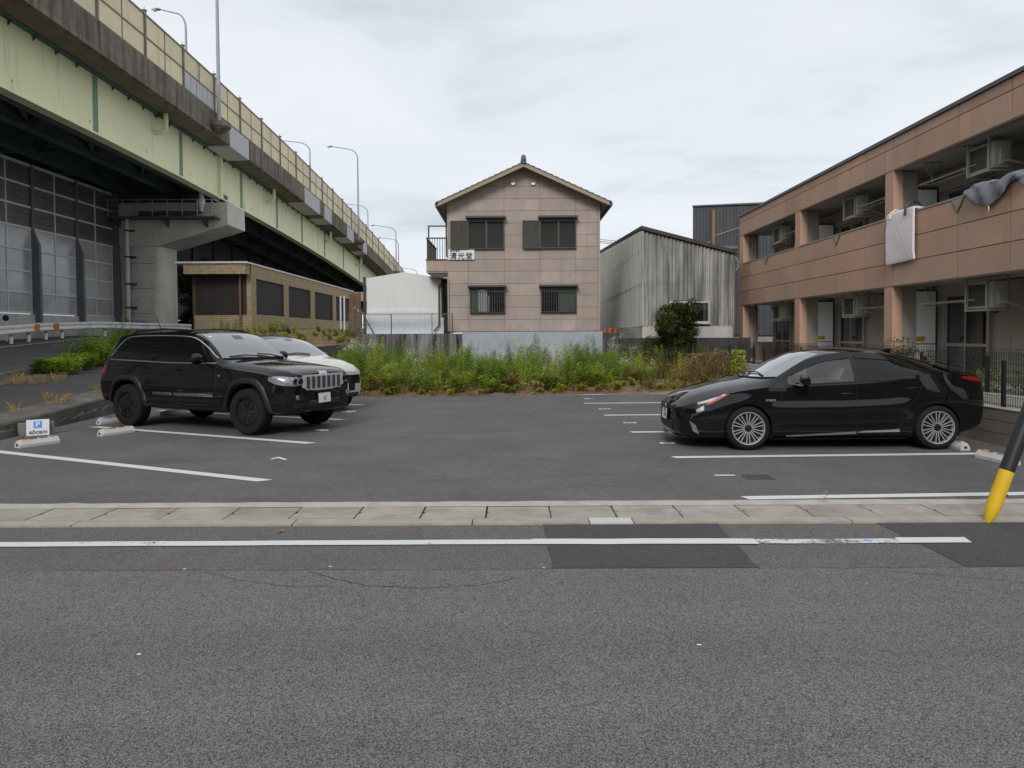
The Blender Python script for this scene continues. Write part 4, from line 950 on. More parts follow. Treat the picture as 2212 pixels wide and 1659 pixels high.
# ---------------------------------------------------------------- buildings added across the road, unseen behind the viewpoint, to darken car-side reflections
mat('far_render', (0.16,0.15,0.14), 0.85, 0.12, 1.0)
for k, (xa, xb, ya, h, lb) in enumerate(((-34,-19,-21,6.8,'unseen grey two-storey building added across the road behind the viewpoint, far left'),(-17.5,-4,-19,7.6,'unseen tall plain building added across the road behind the viewpoint, left of the middle'),(-2.5,11,-20,6.4,'unseen low plain building added across the road behind the viewpoint, right of the middle'),(12.5,30,-19.5,7.2,'unseen wide plain building added across the road behind the viewpoint, far right'))):
    t = thing('added_building', lb, 'building', ((xa+xb)/2,ya-4,0), 'unseen buildings added across the road')
    piece('wall', t, 'far_render', xa, xb, ya-8, ya, 0, h); piece('roof', t, 'roof_tile', xa-.3, xb+.3, ya-8.3, ya+.3, h+.003, h+.25)
    n = int((xb-xa)/2.6)
    for fl in (1.0,3.9):
        for i in range(n):
            x = xa+.7+2.6*i; w = piece('window', t, 'bronze', x, x+1.6, ya, ya+.05, fl, fl+1.3)
# ---------------------------------------------------------------- two-storey apartment block on the right
mat('apt_panel', (0.50,0.312,0.22), 0.8, 0.09, 0.9, bump=0.35, bs=90, rnd=0.10, fine=0.14, fs=90, stains=(0.55,(0.40,0.30,0.25),0.65,0.46,0.66), streak=((0.28,0.20,0.165),0.45,0.55,0.8,1.6))
mat('apt_column', (0.54,0.34,0.24), 0.8, 0.06, 1.2, bump=0.3, bs=90, rnd=0.03, fine=0.1, fs=90)
mat('apt_soffit', (0.40,0.39,0.37), 0.85, 0.08, 1)
mat('apt_inner', (0.42,0.375,0.33), 0.9, 0.08, 2, bump=0.5, bs=70, fine=0.18, fs=60, rnd=0.04)
mat('apt_cap', (0.30,0.255,0.225), 0.6, 0.06, 2)
mat('roof_edge', (0.07,0.075,0.085), 0.5, 0.06, 2)
mat('white_board', (0.80,0.81,0.80), 0.6, 0.03, 2)
mat('sash', (0.36,0.34,0.30), 0.5, 0.05, 3)
mat('curtain_white', (0.66,0.66,0.62), 0.9, 0.05, 3)
mat('curtain_tan', (0.30,0.24,0.16), 0.9, 0.1, 4)
mat('ac_white', (0.52,0.50,0.44), 0.6, 0.06, 3, stains=(2,(0.40,0.37,0.31),0.5,0.5,0.7))
mat('grille_wire', (0.12,0.11,0.095), 0.6, 0.05); mat('ac_grille', (0.05,0.047,0.04), 0.6, 0.1)
mat('hanger_paint', (0.38,0.35,0.27), 0.6, 0.08, 6)
mat('sticker_yellow', (0.60,0.45,0.04), 0.6, 0.03)
mat('alu_dull', (0.42,0.43,0.43), 0.4, 0.05, metal=0.5)
mat('brown_pipe', (0.24,0.155,0.12), 0.6, 0.08)
ap = thing('apartment_block', 'two-storey brown panelled apartment block with open balconies on the right', 'apartment block', (13,20,.47))
AX, AI = 9.1, 10.4
COLS = [(27.70,28.15),(22.25,22.64),(16.83,17.20),(11.40,11.78),(5.97,6.35)]
VJ = [28.15,26.8,25.2,23.6,22.64,22.25,21.29,19.73,18.18,17.20,16.83,15.92,14.39,12.87,11.78,11.40,10.5,8.9,7.4,6.35,5.97]
def vrow(z0, z1):
    for a, b in zip(VJ[1:], VJ[:-1]): piece('facade_panel', ap, 'apt_panel', AX-.016, AX+.02, a+.010, b-.010, z0+.009, z1-.009)
piece('band_core', ap, 'joint', AX, AX+.16, 5.97, 28.14, 2.80, 4.38); piece('band_core', ap, 'joint', AX, AX+.16, 5.97, 28.14, 5.55, 6.28)
for z0, z1 in ((2.79,3.33),(3.33,3.87),(3.87,4.40),(5.54,6.07),(6.07,6.30)): vrow(z0, z1)
piece('band_edge', ap, 'apt_cap', AX-.005, AX+.15, 5.97, 28.1, 2.775, 2.79); piece('band_edge', ap, 'apt_cap', AX-.005, AX+.15, 5.97, 28.1, 5.525, 5.54)
for (a, b), (c, d) in zip(COLS[1:], COLS[:-1]): piece('balcony_cap', ap, 'apt_cap', AX-.03, AX+.2, b+.01, c-.01, 4.402, 4.44)
for a, b in COLS:
    for z0, z1 in ((.47,2.775),(4.40,5.525)):
        piece('column', ap, 'apt_column', AX-.010, AX+.22, a, b, z0, z1); piece('column_return', ap, 'apt_inner', AX+.22, AX+.62, a+.10, b-.1, z0, z1)
piece('roof_coping', ap, 'roof_edge', AX-.06, 18, 5.9, 28.22, 6.30, 6.38)
piece('roof_slab', ap, 'apt_soffit', AX+.16, AI+.1, 6.0, 28.1, 5.56, 5.66); piece('balcony_slab', ap, 'apt_soffit', AX+.16, AI+.1, 6.0, 28.1, 2.81, 3.05)
piece('wall_core', ap, 'joint', AI+.02, 18, 6.0, 28.12, .3, 6.3); piece('floor_slab', ap, 'base_concrete', AX+.1, AI+.1, 6.0, 28.1, .3, .62)
piece('end_parapet', ap, 'apt_panel', AX+.45, AI, 28.0, 28.1, .6, 1.35); piece('end_parapet', ap, 'apt_panel', AX+.45, AI, 28.0, 28.1, 3.05, 3.9); piece('far_end_wall', ap, 'apt_panel', AI+.05, 18, 28.12, 28.16, .3, 6.3)
for a, b in COLS[1:-1]:
    for z0, z1 in ((.62,2.8),(3.05,5.55)): MB().tube([(AX+.42,b+.16,z0),(AX+.42,b+.16,z1)], .045, 10).build('downpipe', 'brown_pipe', ap, smooth=True)
MB().tube([(AX+.42,27.5,.62),(AX+.42,27.5,2.8)], .045, 10).build('downpipe', 'brown_pipe', ap, smooth=True); MB().tube([(AX+.42,27.5,3.05),(AX+.42,27.5,5.55)], .045, 10).build('downpipe', 'brown_pipe', ap, smooth=True)
def curtain(parent, m, y0, y1, z0, z1, x, folds=14):
    mb = MB(); vs = []; n = folds*4
    for i in range(n+1):
        y = y0+(y1-y0)*i/n; xx = x+.018*math.sin(i*math.pi/2+.6); vs += [(xx,y,z0),(xx,y,z1)]
    mb.add(vs, [(2*i,2*i+2,2*i+3,2*i+1) for i in range(n)]); return mb.build('curtain', m, parent, smooth=True)
def sliding_door(Yn, Yf, z0, z1, cur):
    x = AI-.03
    t = MB().box(x-.06,x+.04,Yn-.06,Yn,z0,z1+.05).box(x-.06,x+.04,Yf,Yf+.06,z0,z1+.05).box(x-.06,x+.04,Yn,Yf,z1,z1+.05).box(x-.06,x+.04,Yn,Yf,z0,z0+.05).build('sliding_door', 'sash', ap)
    mid = (Yn+Yf)/2
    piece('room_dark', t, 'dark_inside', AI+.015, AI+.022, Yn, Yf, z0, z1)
    for a, b, xx in ((Yn,mid+.02,x-.035),(mid-.02,Yf,x-.005)):
        piece('pane', t, 'window_glass', xx, xx+.005, a+.04, b-.04, z0+.08, z1-.03)
        for q in (a,b-.045): piece('stile', t, 'sash', xx-.012, xx+.015, q, q+.045, z0+.05, z1)
        piece('mid_rail', t, 'sash', xx-.01, xx+.014, a+.045, b-.045, z0+.72, z0+.79); piece('bottom_rail', t, 'sash', xx-.01, xx+.014, a+.045, b-.045, z0+.05, z0+.11)
    for m, a, b in cur: curtain(t, m, Yn+(Yf-Yn)*a, Yn+(Yf-Yn)*b, z0+.08, z1-.05, AI-.012, max(3, int(12*(b-a))))
    piece('shutter_box', t, 'apt_inner', AI-.16, AI, Yn-.1, Yf+.15, z1+.05, z1+.30)
def wall_light(y, z):
    MB().lathe([(0,-.13),(.06,-.12),(.085,-.06),(.06,0)], (AI,y,z), 'X', 14).build('wall_light', 'dark_metal', ap, smooth=True)
for bi, (cn, cf) in enumerate([(17.20,22.25),(11.78,16.83),(22.64,27.70),(6.35,11.40)]):
    for fl, (z0, zc) in enumerate(((.62,2.80),(3.05,5.55))):
        # back wall boards
        y = cn-.3
        while y < cf+.3:
            y1 = min(y+.455, cf+.3); piece('wall_board', ap, 'apt_inner', AI-.008, AI+.025, y+.005, y1-.005, z0, zc-.03); y = y1
        cur = [('curtain_white',.52,.92),('curtain_tan',.90,1.0)] if bi != 2 else [('curtain_white',.0,.35)]
        if bi == 1 and fl == 1: cur = [('curtain_tan',.05,.3)]
        if bi == 0: cur = [('curtain_white',.55,1.0)] if fl == 0 else [('curtain_white',.7,.98)]
        sliding_door(cf-1.55, cf+.02 if False else cf-.02, z0+.02, z0+1.92, cur)
        sliding_door(cn+.35, cn+1.75, z0+.02, z0+1.92, [('curtain_white',0,.5)])
        wall_light(cf-1.75, z0+1.55); wall_light(cf-.62, z0+2.05) if fl == 0 else None
        # partition board between two dwellings
        if bi != 2:
            pb = MB().box(AX+.40,AX+.43,cf+.12,cf+.17,z0,z0+2.10).box(AI-.20,AI-.15,cf+.12,cf+.17,z0,z0+2.10).box(AX+.43,AI-.20,cf+.12,cf+.17,z0+2.05,z0+2.10).box(AX+.43,AI-.2,cf+.11,cf+.17,z0+.78,z0+.80).build('partition', 'dark_metal', ap)
            piece('board', pb, 'white_board', AX+.43, AI-.2, cf+.125, cf+.155, z0+.80, z0+2.05); piece('board', pb, 'white_board', AX+.43, AI-.2, cf+.125, cf+.155, z0, z0+.78)
            if fl == 0:
                sk = piece('sticker', pb, 'sticker_yellow', AX+.54, AX+.84, cf+.118, cf+.124, z0+.84, z0+.97)
                for q, s_ in enumerate(('非常の際はここを破って','隣戸に避難できます')): text('lettering', pb, s_, .030, 'ink', (AX+.56,cf+.116,z0+.93-.045*q), (R(90),0,0), extrude=.0006, bold=.0008, align='LEFT')
def ac_unit(y0, zc, label):
    t = thing('air_conditioner', label, 'air conditioner', (AX+.55,y0,zc-.6), 'air conditioner units hung under the balcony ceilings')
    x0, x1 = AX+.38, AX+.70; y1 = y0+.76; za, zb = zc-.63, zc-.10
    MB().box(x0,x1,y0,y1,za,zb).build('casing', 'ac_white', t, bevel=.02)
    piece('grille_recess', t, 'ac_grille', x0-.006, x0-.002, y0+.20, y1-.05, za+.04, zb-.05)
    for i in range(12): piece('grille_bar', t, 'grille_wire', x0-.010, x0-.006, y0+.215+.042*i, y0+.223+.042*i, za+.04, zb-.05)
    MB().box(x0+.10,x0+.20,y0-.05,y0,za+.06,za+.36).build('valve_cover', 'ac_white', t, bevel=.01)
    for y in (y0+.06,y1-.05):
        for x in (x0-.05,x1+.04): piece('hanger_strap', t, 'hanger_paint', x-.018, x+.018, y-.02, y+.02, za-.06, zc+.0)
        piece('hanger_base', t, 'hanger_paint', x0-.07, x1+.06, y-.018, y+.018, za-.06, za-.02)
    for x in (x0-.05,x1+.04): piece('hanger_base', t, 'hanger_paint', x-.016, x+.016, y0+.08, y1-.07, za-.055, za-.025)
    MB().tube([(x0+.16,y0-.04,za+.12),(x0+.2,y0-.16,za+.10),(x0+.4,y0-.24,za+.02),(x0+.6,y0-.22,za-.05),(AI-.02,y0-.22,za-.2)], .024, 8).build('refrigerant_pipe', 'hanger_paint', t, smooth=True)
ac_unit(13.92,5.55,'air conditioner unit under the upper balcony ceiling, nearest the right edge of the picture')
ac_unit(13.92,2.80,'air conditioner unit under the lower balcony ceiling, nearest the right edge of the picture')
ac_unit(19.35,5.55,'air conditioner unit hung in the middle bay of the upper balcony')
ac_unit(19.35,2.80,'air conditioner unit hung in the middle bay of the ground floor, with a coiled pipe')
ac_unit(24.75,5.55,'air conditioner unit in the far bay of the upper balcony, above dark clothes')
ac_unit(24.75,2.80,'air conditioner unit in the far bay of the ground floor')
def dry_rack(ya, yb, zc, label, dx=.0):
    t = thing('laundry_pole_rack', label, 'laundry rack', (AX+.6,ya,zc-.5), 'laundry poles hung from the balcony ceilings')
    for y in (ya,yb):
        piece('ceiling_plate', t, 'alu_dull', AX+.28, AX+.72, y-.03, y+.03, zc-.015, zc)
        MB().tube([(AX+.5,y,zc-.01),(AX+.5,y,zc-.50)], .012, 6).tube([(AX+.30,y,zc-.01),(AX+.49,y,zc-.36)], .008, 6).tube([(AX+.70,y,zc-.01),(AX+.51,y,zc-.36)], .008, 6).build('bracket', 'alu_dull', t)
        MB().bar((AX+.34,y,zc-.50),(AX+.68,y,zc-.50),.02,.03).build('arm', 'alu_dull', t)
    for x in (AX+.36,AX+.62): MB().tube([(x,ya-.35,zc-.455),(x,yb+.25,zc-.455)], .016, 8).build('pole', 'hanger_paint', t)
dry_rack(14.75,16.15,5.55,'pair of laundry poles under the upper balcony ceiling beside the white futon')
dry_rack(14.75,16.15,2.80,'pair of laundry poles under the ground floor ceiling, nearest the right edge')
dry_rack(17.9,19.1,5.55,'pair of laundry poles in the middle bay of the upper balcony')
dry_rack(23.2,24.4,5.55,'pair of laundry poles carrying clothes in the far bay of the upper balcony')
dry_rack(17.9,19.1,2.80,'pair of laundry poles in the middle bay of the ground floor')
# triangular scuppers on the balcony band
for y in (25.2,19.73,14.39):
    MB().prism([(AX-.02,y-.21,4.395),(AX-.02,y+.21,4.395),(AX-.02,y,4.12)], (-.006,0,0)).build('scupper_plate', 'apt_cap', ap)
    MB().bar((AX-.028,y-.21,4.39),(AX-.028,y,4.12),.008,.022,up=(1,0,0)).bar((AX-.028,y+.21,4.39),(AX-.028,y,4.12),.008,.014,up=(1,0,0)).build('scupper_edge', 'bronze', ap)
# futon and blanket hung over the balcony
mat('futon_pink', (0.78,0.70,0.72), 0.95, 0.05, 5, bump=0.25, bs=22)
mat('denim_grey', (0.20,0.215,0.245), 0.95, 0.14, 6, bump=0.4, bs=14)
mat('clip_black', (0.02,0.02,0.022), 0.4, 0)
mat('cloth_black', (0.02,0.02,0.022), 0.95, 0.1); mat('cloth_white', (0.65,0.65,0.63), 0.95, 0.05); mat('cloth_blue', (0.05,0.17,0.30), 0.9, 0.1)
fu = thing('futon', 'pale pink-white futon hung over the upper balcony wall with a black clip', 'futon', (9.05,16.4,3.3))
def futf(u, v):
    y = 15.84+1.06*u+.03*math.sin(v*4)*(u-.5) - .04*v*(1-u)
    wr = .006*math.sin(u*6+v*5)+.0035*math.sin(u*15-v*11+1)*(.2+v)+.0015*math.sin(u*37+v*27)
    if v < .12: return (9.32-.30*(v/.12), y, 4.48+.04*math.sin(math.pi*v/.24)+wr*.4)
    t = (v-.12)/.88
    return (9.015-.035*math.sin(math.pi*t)**.5+wr*.7-.02, y+.05*t*(u-.45), 4.52-1.20*t-.02*u)
m = MB().grid(futf, 44, 52)
fo = m.build('quilt', 'futon_pink', fu, smooth=1.5)
sol = fo.modifiers.new('thick', 'SOLIDIFY'); sol.thickness = .05; sol.offset = -1
MB().tube([(8.93+.0,16.05+.0,4.34),(8.94,16.05,4.50),(9.0,16.04,4.60),(9.10,16.03,4.65),(9.22,16.02,4.62),(9.30,16.02,4.52),(9.32,16.02,4.40)], .028, 8).build('clip', 'clip_black', fu, smooth=True)
MB().tube([(8.95,16.72,4.36),(8.97,16.72,4.5),(9.08,16.72,4.58),(9.22,16.72,4.55),(9.3,16.72,4.42)], .022, 8).build('clip', 'cloth_white', fu, smooth=True)
gb = thing('grey_garment', 'crumpled grey denim clothing draped over the upper balcony wall at the right edge', 'clothing', (9.05,13.4,4.1))
def denf(u, v):
    y = 12.3+1.75*u; low = 4.06+.36*abs(u-.62)**1.0*1.6 if u > .3 else 4.22+.2*math.sin(u*9)
    wr = .03*math.sin(u*22+v*4)+.02*math.sin(u*41-v*9)
    if v < .25: return (9.30-.31*v/.25, y, 4.50+.10*math.sin(u*6)**2*(1-v)+wr*.5+.02*math.sin(v*20))
    t = (v-.25)/.75
    return (9.02-.03*math.sin(math.pi*t)+wr*.6-.015, y-.10*t*(u-.6)*2.2, 4.50-(4.50-max(4.0,min(4.45,low)))*t)
o = MB().grid(denf, 56, 26).build('cloth', 'denim_grey', gb, smooth=1.5); sol = o.modifiers.new('thick', 'SOLIDIFY'); sol.thickness = .015
MB().tube([(8.97,13.30,4.05),(8.96,13.27,3.98),(8.97,13.31,3.92)], .010, 5).build('drawstring', 'cloth_white', gb)
def shirt(y, m, label, z=5.02, w=.34, h=.5):
    t = thing('hung_shirt', label, 'shirt', (AX+.36,y,z-h), 'clothes on the far laundry poles')
    MB().grid(lambda u, v: (AX+.36+.012*math.sin(u*14+v*3)-w*.15*(u-.5), y+w*(u-.5)*(1-.15*v), z-.05*abs(u-.5)*2-h*v), 14, 8).build('cloth', m, t, smooth=1.5)
    MB().tube([(AX+.36,y-.15,z-.04),(AX+.36,y,z+.03),(AX+.36,y,z+.10)], .006, 5).build('hanger', 'clip_black', t)
shirt(22.95,'cloth_black','black shirt with pale marks drying in the far bay of the upper balcony'); shirt(23.35,'cloth_white','white shirt drying between two dark garments in the far bay'); shirt(23.7,'cloth_black','narrow dark garment drying at the far end of the laundry poles', w=.2, h=.42)
br = thing('blue_brush', 'small blue brush hanging below the far ground floor air conditioner', 'brush', (9.4,23.3,1.9)); MB().lathe([(.0,0),(.06,.02),(.075,.09),(.05,.17),(.02,.2)], (9.42,23.4,2.02), n=10).build('head', 'cloth_blue', br, smooth=True); MB().tube([(9.42,23.4,2.02),(9.42,23.4,.9)], .012, 6).build('handle', 'dark_metal', br)
# ---------------------------------------------------------------- block wall and black mesh fences
mat('block', (0.235,0.20,0.165), 0.92, 0.12, 2, bump=0.6, bs=50, fine=0.2, fs=70, rnd=0.07, stains=(1.5,(0.15,0.125,0.105),0.7,0.5,0.72))
mat('block_joint', (0.13,0.11,0.09), 0.95, 0.1)
bw = thing('block_wall', 'low brown concrete block wall along the right side of the lot behind the sedan', 'wall', (7.3,14,0))
piece('wall_core', bw, 'block_joint', 7.215, 7.45, 6.6, 21.0, -.1, .545)
for j in range(3):
    y = 6.6-(j % 2)*.2
    while y < 21.0: piece('block', bw, 'block', 7.20, 7.22, max(6.6,y)+.005, min(21,y+.4)-.005, .185*j+.004, .185*(j+1)-.006); y += .4
piece('cap_mortar', bw, 'strip_concrete', 7.19, 7.46, 6.6, 21, .547, .562)
def mesh_fence(X, Y0, Y1, z0, z1, name_label, dy=.05, posts=2.0, off=0.5, lean=0):
    t = thing('mesh_fence', name_label, 'fence', (X,(Y0+Y1)/2,z0))
    m = MB(); y = Y0; w = .0022
    while y < Y1: m.box(X-w,X+w,y-w,y+w,z0+.02,z1); y += dy
    for z in [z0+.05]+[z0+.05+.12*i for i in range(1, int((z1-z0)/.12))]+[z1-.10,z1-.005]: m.box(X-w-.004,X-w,Y0,Y1,z-w,z+w)
    y = Y0
    while y < Y1-.1:    # the ornamental folded top of the panels
        m.tube([(X-.005,y,z1-.10),(X-.03,y+.025,z1-.05),(X-.005,y+.05,z1)], .0025, 4, cap=False); y += .1
    tag(m.build('wire_mesh', 'wire_black', t), kind='stuff')
    y = Y0+off
    while y < Y1: piece('post', t, 'wire_black', X+.012, X+.062, y-.025, y+.025, z0-.1, z1-.12); y += posts
    return t
mesh_fence(7.31,6.6,20.9,.56,1.38,'black welded mesh fence standing on the brown block wall behind the sedan', off=1.9)
piece('low_kerb', mesh_fence(8.35,6.6,26,.62,1.40,'second black mesh fence nearer the apartment block, behind the front fence', off=1.8, dy=.06), 'base_concrete', 8.27, 8.43, 6.6, 26, .4, .62)
fb = thing('mesh_fence', 'dark mesh fence across the back of the weed bed beside the dry vines', 'fence', (5.9,23.5,0))
m = MB(); X = 4.6
while X < 7.35: m.box(X-.004,X+.004,23.496,23.504,.1,1.28); X += .06
for i in range(10): m.box(4.6,7.35,23.49,23.496,.15+.12*i-.003,.15+.12*i+.003)
tag(m.build('wire_mesh', 'wire_black', fb), kind='stuff')
for x in (4.65,6.2,7.3): piece('post', fb, 'wire_black', x-.035, x+.035, 23.51, 23.58, 0, 1.3)
# ---------------------------------------------------------------- small things in the lot
mat('stop_concrete', (0.56,0.555,0.53), 0.85, 0.08, 6, bump=0.4, bs=60, fine=0.12, fs=80, stains=(4,(0.36,0.35,0.32),0.5,0.55,0.75))
mat('reflector_orange', (0.85,0.30,0.03), 0.35, 0.08)
def wheel_stop(x, y, rz, label):
    t = thing('wheel_stop', label, 'wheel stop', (x,y,.006), 'concrete wheel stops in the parking bays', rz=rz)
    L, w, h = .60, .14, .115     # long axis = local Y
    pr = [(-w/2,0),(w/2,0),(w/2,.045),(w/2-.035,h-.012),(w/2-.05,h),(-w/2+.05,h),(-w/2+.035,h-.012),(-w/2,.045)]
    m = MB(); n = len(pr); e = .05
    sec = [(-L/2,1.0,0.93),(-L/2+e,1.0,1.0),(L/2-e,1.0,1.0),(L/2,1.0,0.93)]
    vs = []
    for yy, sx, sz in sec: vs += [(px_*sx,yy,pz_*sz) for px_, pz_ in pr]
    m.add(vs, [tuple(range(n))[::-1], tuple(range(3*n,4*n))] + [(i*n+j,i*n+(j+1) % n,(i+1)*n+(j+1) % n,(i+1)*n+j) for i in range(3) for j in range(n)])
    m.build('body', 'stop_concrete', t, bevel=.003)
    for yy in (-L/2+.10,L/2-.10): MB().box(-.030,.030,yy-.035,yy+.035,h-.002,h+.006).build('reflector', 'reflector_orange', t)
    for k in range(4):
        for a, b in ((-L/2+.16,-.02),(.02,L/2-.16)): MB().box(-.040+.022*k,-.032+.022*k,a,b,h+.0005,h+.004).build('groove', 'old_concrete', t)
    for yy, s_ in ((-L/2-.002,-1),(L/2+.002,1)): MB().box(-.022,.022,yy-.004,yy+.004,.030,.062).build('end_hole', 'crack', t)
a_ = math.atan2(-.43,.9)
wheel_stop(-7.34,10.84,a_,'concrete wheel stop nearest the left edge, in front of the parking sign')
wheel_stop(-6.80,12.04,a_,'concrete wheel stop lying across the end of the white line left of the black off-roader')
wheel_stop(-7.75,13.62,a_,'concrete wheel stop behind the near rear wheel of the black off-roader')
wheel_stop(-7.18,14.9,a_,'concrete wheel stop behind the far rear wheel of the black off-roader')
wheel_stop(6.28,9.08,0.1,'concrete wheel stop at the right edge in the empty front bay')
wheel_stop(6.40,10.22,0.05,'concrete wheel stop behind the near rear wheel of the black sedan')
wheel_stop(6.40,11.55,0.05,'concrete wheel stop behind the far rear wheel of the black sedan')
mat('sign_blue', (0.07,0.30,0.66), 0.5, 0.03); mat('sign_brown', (0.20,0.13,0.12), 0.6, 0.03); mat('grey_block', (0.20,0.185,0.16), 0.9, 0.15, 5, bump=0.5, bs=50)
ps = thing('parking_sign', 'small white parking sign with a blue P leaning on the low wall', 'sign', (-8.10,11.97,.0), rz=R(30))
MB().prism([(-.165,.0,0),(.165,.0,0),(.165,.04,.27),(-.165,.04,.27)], (0,.012,0)).build('board', 'sign_white', ps)
tl = math.atan2(.04,.27)
MB().prism([(-.058,-.004+.13*.148,.13),(.058,-.004+.13*.148,.13),(.058,-.004+.245*.148,.245),(-.058,-.004+.245*.148,.245)], (0,.003,0)).build('blue_square', 'sign_blue', ps)
text('letter_p', ps, 'P', .125, 'white_paint', (0,-.006+.187*.148,.187), (R(90)-tl,0,0), extrude=.001, bold=.004)
text('lettering', ps, 'abcam', .098, 'sign_brown', (0,-.003+.06*.148,.062), (R(90)-tl,0,0), extrude=.001, bold=.003, shear=.25, spacing=1.05)
for x, lb in ((-.23,'grey concrete block left of the parking sign, against the low wall'),(.17,'grey concrete block half hidden behind the parking sign')):
    c_ = Matrix.Rotation(R(30),3,'Z') @ Vector((x,.13,0)); o = MB().box(-.06,.06,-.05,.05,0,.21).build('concrete_block', 'grey_block', bevel=.008, loc=(0,0,0)); o.location = (-8.10+c_.x,11.97+c_.y,.004); o.rotation_euler = (0,0,R(30)); tag(o, lb, 'block', 'concrete blocks holding the parking sign')
lt = MB(); r = random.Random(4)
for i in range(14):
    x, y = -8.08+r.uniform(-.12,.12), 11.62+r.uniform(-.05,.05); s = r.uniform(.02,.045); a = r.uniform(0,6)
    lt.add([(x,y,.01),(x+s*math.cos(a),y+s*math.sin(a),.02+r.uniform(0,.02)),(x+s*1.4*math.cos(a+.7),y+s*1.4*math.sin(a+.7),.015),(x+s*math.cos(a+1.4),y+s*math.sin(a+1.4),.03)], [(0,1,2,3)])
tag(lt.build('dead_leaves', 'leaf_dry'), 'small heap of dead brown leaves beside the parking sign', 'leaves', kind='stuff')
cn = MB().lathe([(.033,-.06),(.035,-.055),(.035,.055),(.033,.06),(.028,.06)], (0,0,.04), 'X', 14).build('drink_can', 'sign_blue', smooth=True); cn.location = (-8.2,14.02,0.0); cn.rotation_euler = (0,0,.4); tag(cn, 'crushed blue can lying by the low wall behind the black off-roader', 'can')
# slanting guy-wire cover
mat('yellow_plastic', (0.74,0.47,0.02), 0.45, 0.05, 6); mat('black_plastic', (0.022,0.023,0.026), 0.4, 0.05)
gw = thing('guy_wire_cover', 'slanting yellow and black plastic guy-wire cover at the right edge of the gutter', 'guy wire cover', (4.2,6.17,0))
d_ = Vector((.375,.02,1)).normalized(); p0 = Vector((4.19,6.17,0))
MB().tube([p0+d_*t for t in (.0,.06,.16,.49)], [.022,.045,.060,.060], 18).build('lower_sleeve', 'yellow_plastic', gw, smooth=True)
MB().tube([p0+d_*t for t in (.49,1.2,2.3)], .061, 18).build('upper_sleeve', 'black_plastic', gw, smooth=True); MB().tube([p0+d_*t for t in (2.3,12)], .008, 6).build('wire', 'galv', gw)
MB().lathe([(.010,-.02),(.010,.02)], (p0+d_*.26+Vector((.055,-.02,0))), 'X', 8).build('screw', 'black_plastic', gw)
# ---------------------------------------------------------------- cars
def paint(name, c, rough=0.22, coat=1.0):
    m, nt, b = new_mat(name); b.inputs['Base Color'].default_value = (*c,1); b.inputs['Roughness'].default_value = 0.6; b.inputs['Specular IOR Level'].default_value = 0.0
    b.inputs['Coat Weight'].default_value = coat; b.inputs['Coat Roughness'].default_value = 0.015; b.inputs['Coat IOR'].default_value = 1.50
    return m
paint('paint_black', (0.006,0.006,0.007)); paint('paint_white', (0.56,0.55,0.50), 0.3)
mat('trim_black', (0.012,0.012,0.013), 0.5, 0.05, spec=0.4); mat('gloss_black', (0.006,0.006,0.006), 0.08, 0)
mat('rubber', (0.010,0.010,0.011), 0.82, 0.08, 8, spec=0.3); mat('chrome', (0.86,0.87,0.88), 0.28, 0, metal=1.0); mat('chrome_dull', (0.55,0.56,0.58), 0.2, 0, metal=1.0)
mat('alloy_bright', (0.60,0.60,0.61), 0.32, 0, metal=0.65); mat('alloy_dark', (0.02,0.02,0.022), 0.35, 0, metal=0.5); mat('rim_black', (0.008,0.008,0.009), 0.15, 0, coat=0.6)
mat('tail_red', (0.22,0.008,0.008), 0.12, 0); mat('amber', (0.62,0.10,0.02), 0.15, 0); mat('plate_white', (0.70,0.72,0.71), 0.5, 0.03, 20); mat('plate_green', (0.02,0.16,0.08), 0.5, 0)
mat('mesh_grey', (0.11,0.105,0.10), 0.4, 0.25, 60, metal=0.6); mat('brake', (0.25,0.24,0.23), 0.4, 0.05, metal=0.8)
mat('lamp_inner', (0.30,0.31,0.32), 0.35, 0.5, 35, metal=0.6); mat('chrome_satin', (0.72,0.73,0.75), 0.3, 0, metal=0.45); mat('lamp_dark', (0.04,0.04,0.045), 0.1, 0.2, 20, metal=0.3)
thin_glass('lamp_cover', (0.9,0.92,0.93), 0.14)
def autoglass(name, c, rough=0.03, ior=1.5, coat=1.0):
    m, nt, b = new_mat(name); b.inputs['Base Color'].default_value = (*c,1); b.inputs['Roughness'].default_value = rough; b.inputs['IOR'].default_value = ior
    b.inputs['Coat Weight'].default_value = coat; b.inputs['Coat Roughness'].default_value = 0.02; b.inputs['Coat IOR'].default_value = 1.6
autoglass('glass_tint', (0.006,0.007,0.008), ior=1.45, coat=0.0); autoglass('glass_wind', (0.07,0.08,0.085), ior=2.3, coat=1.0); thin_glass('glass_clear', (0.72,0.78,0.74), 0.10)
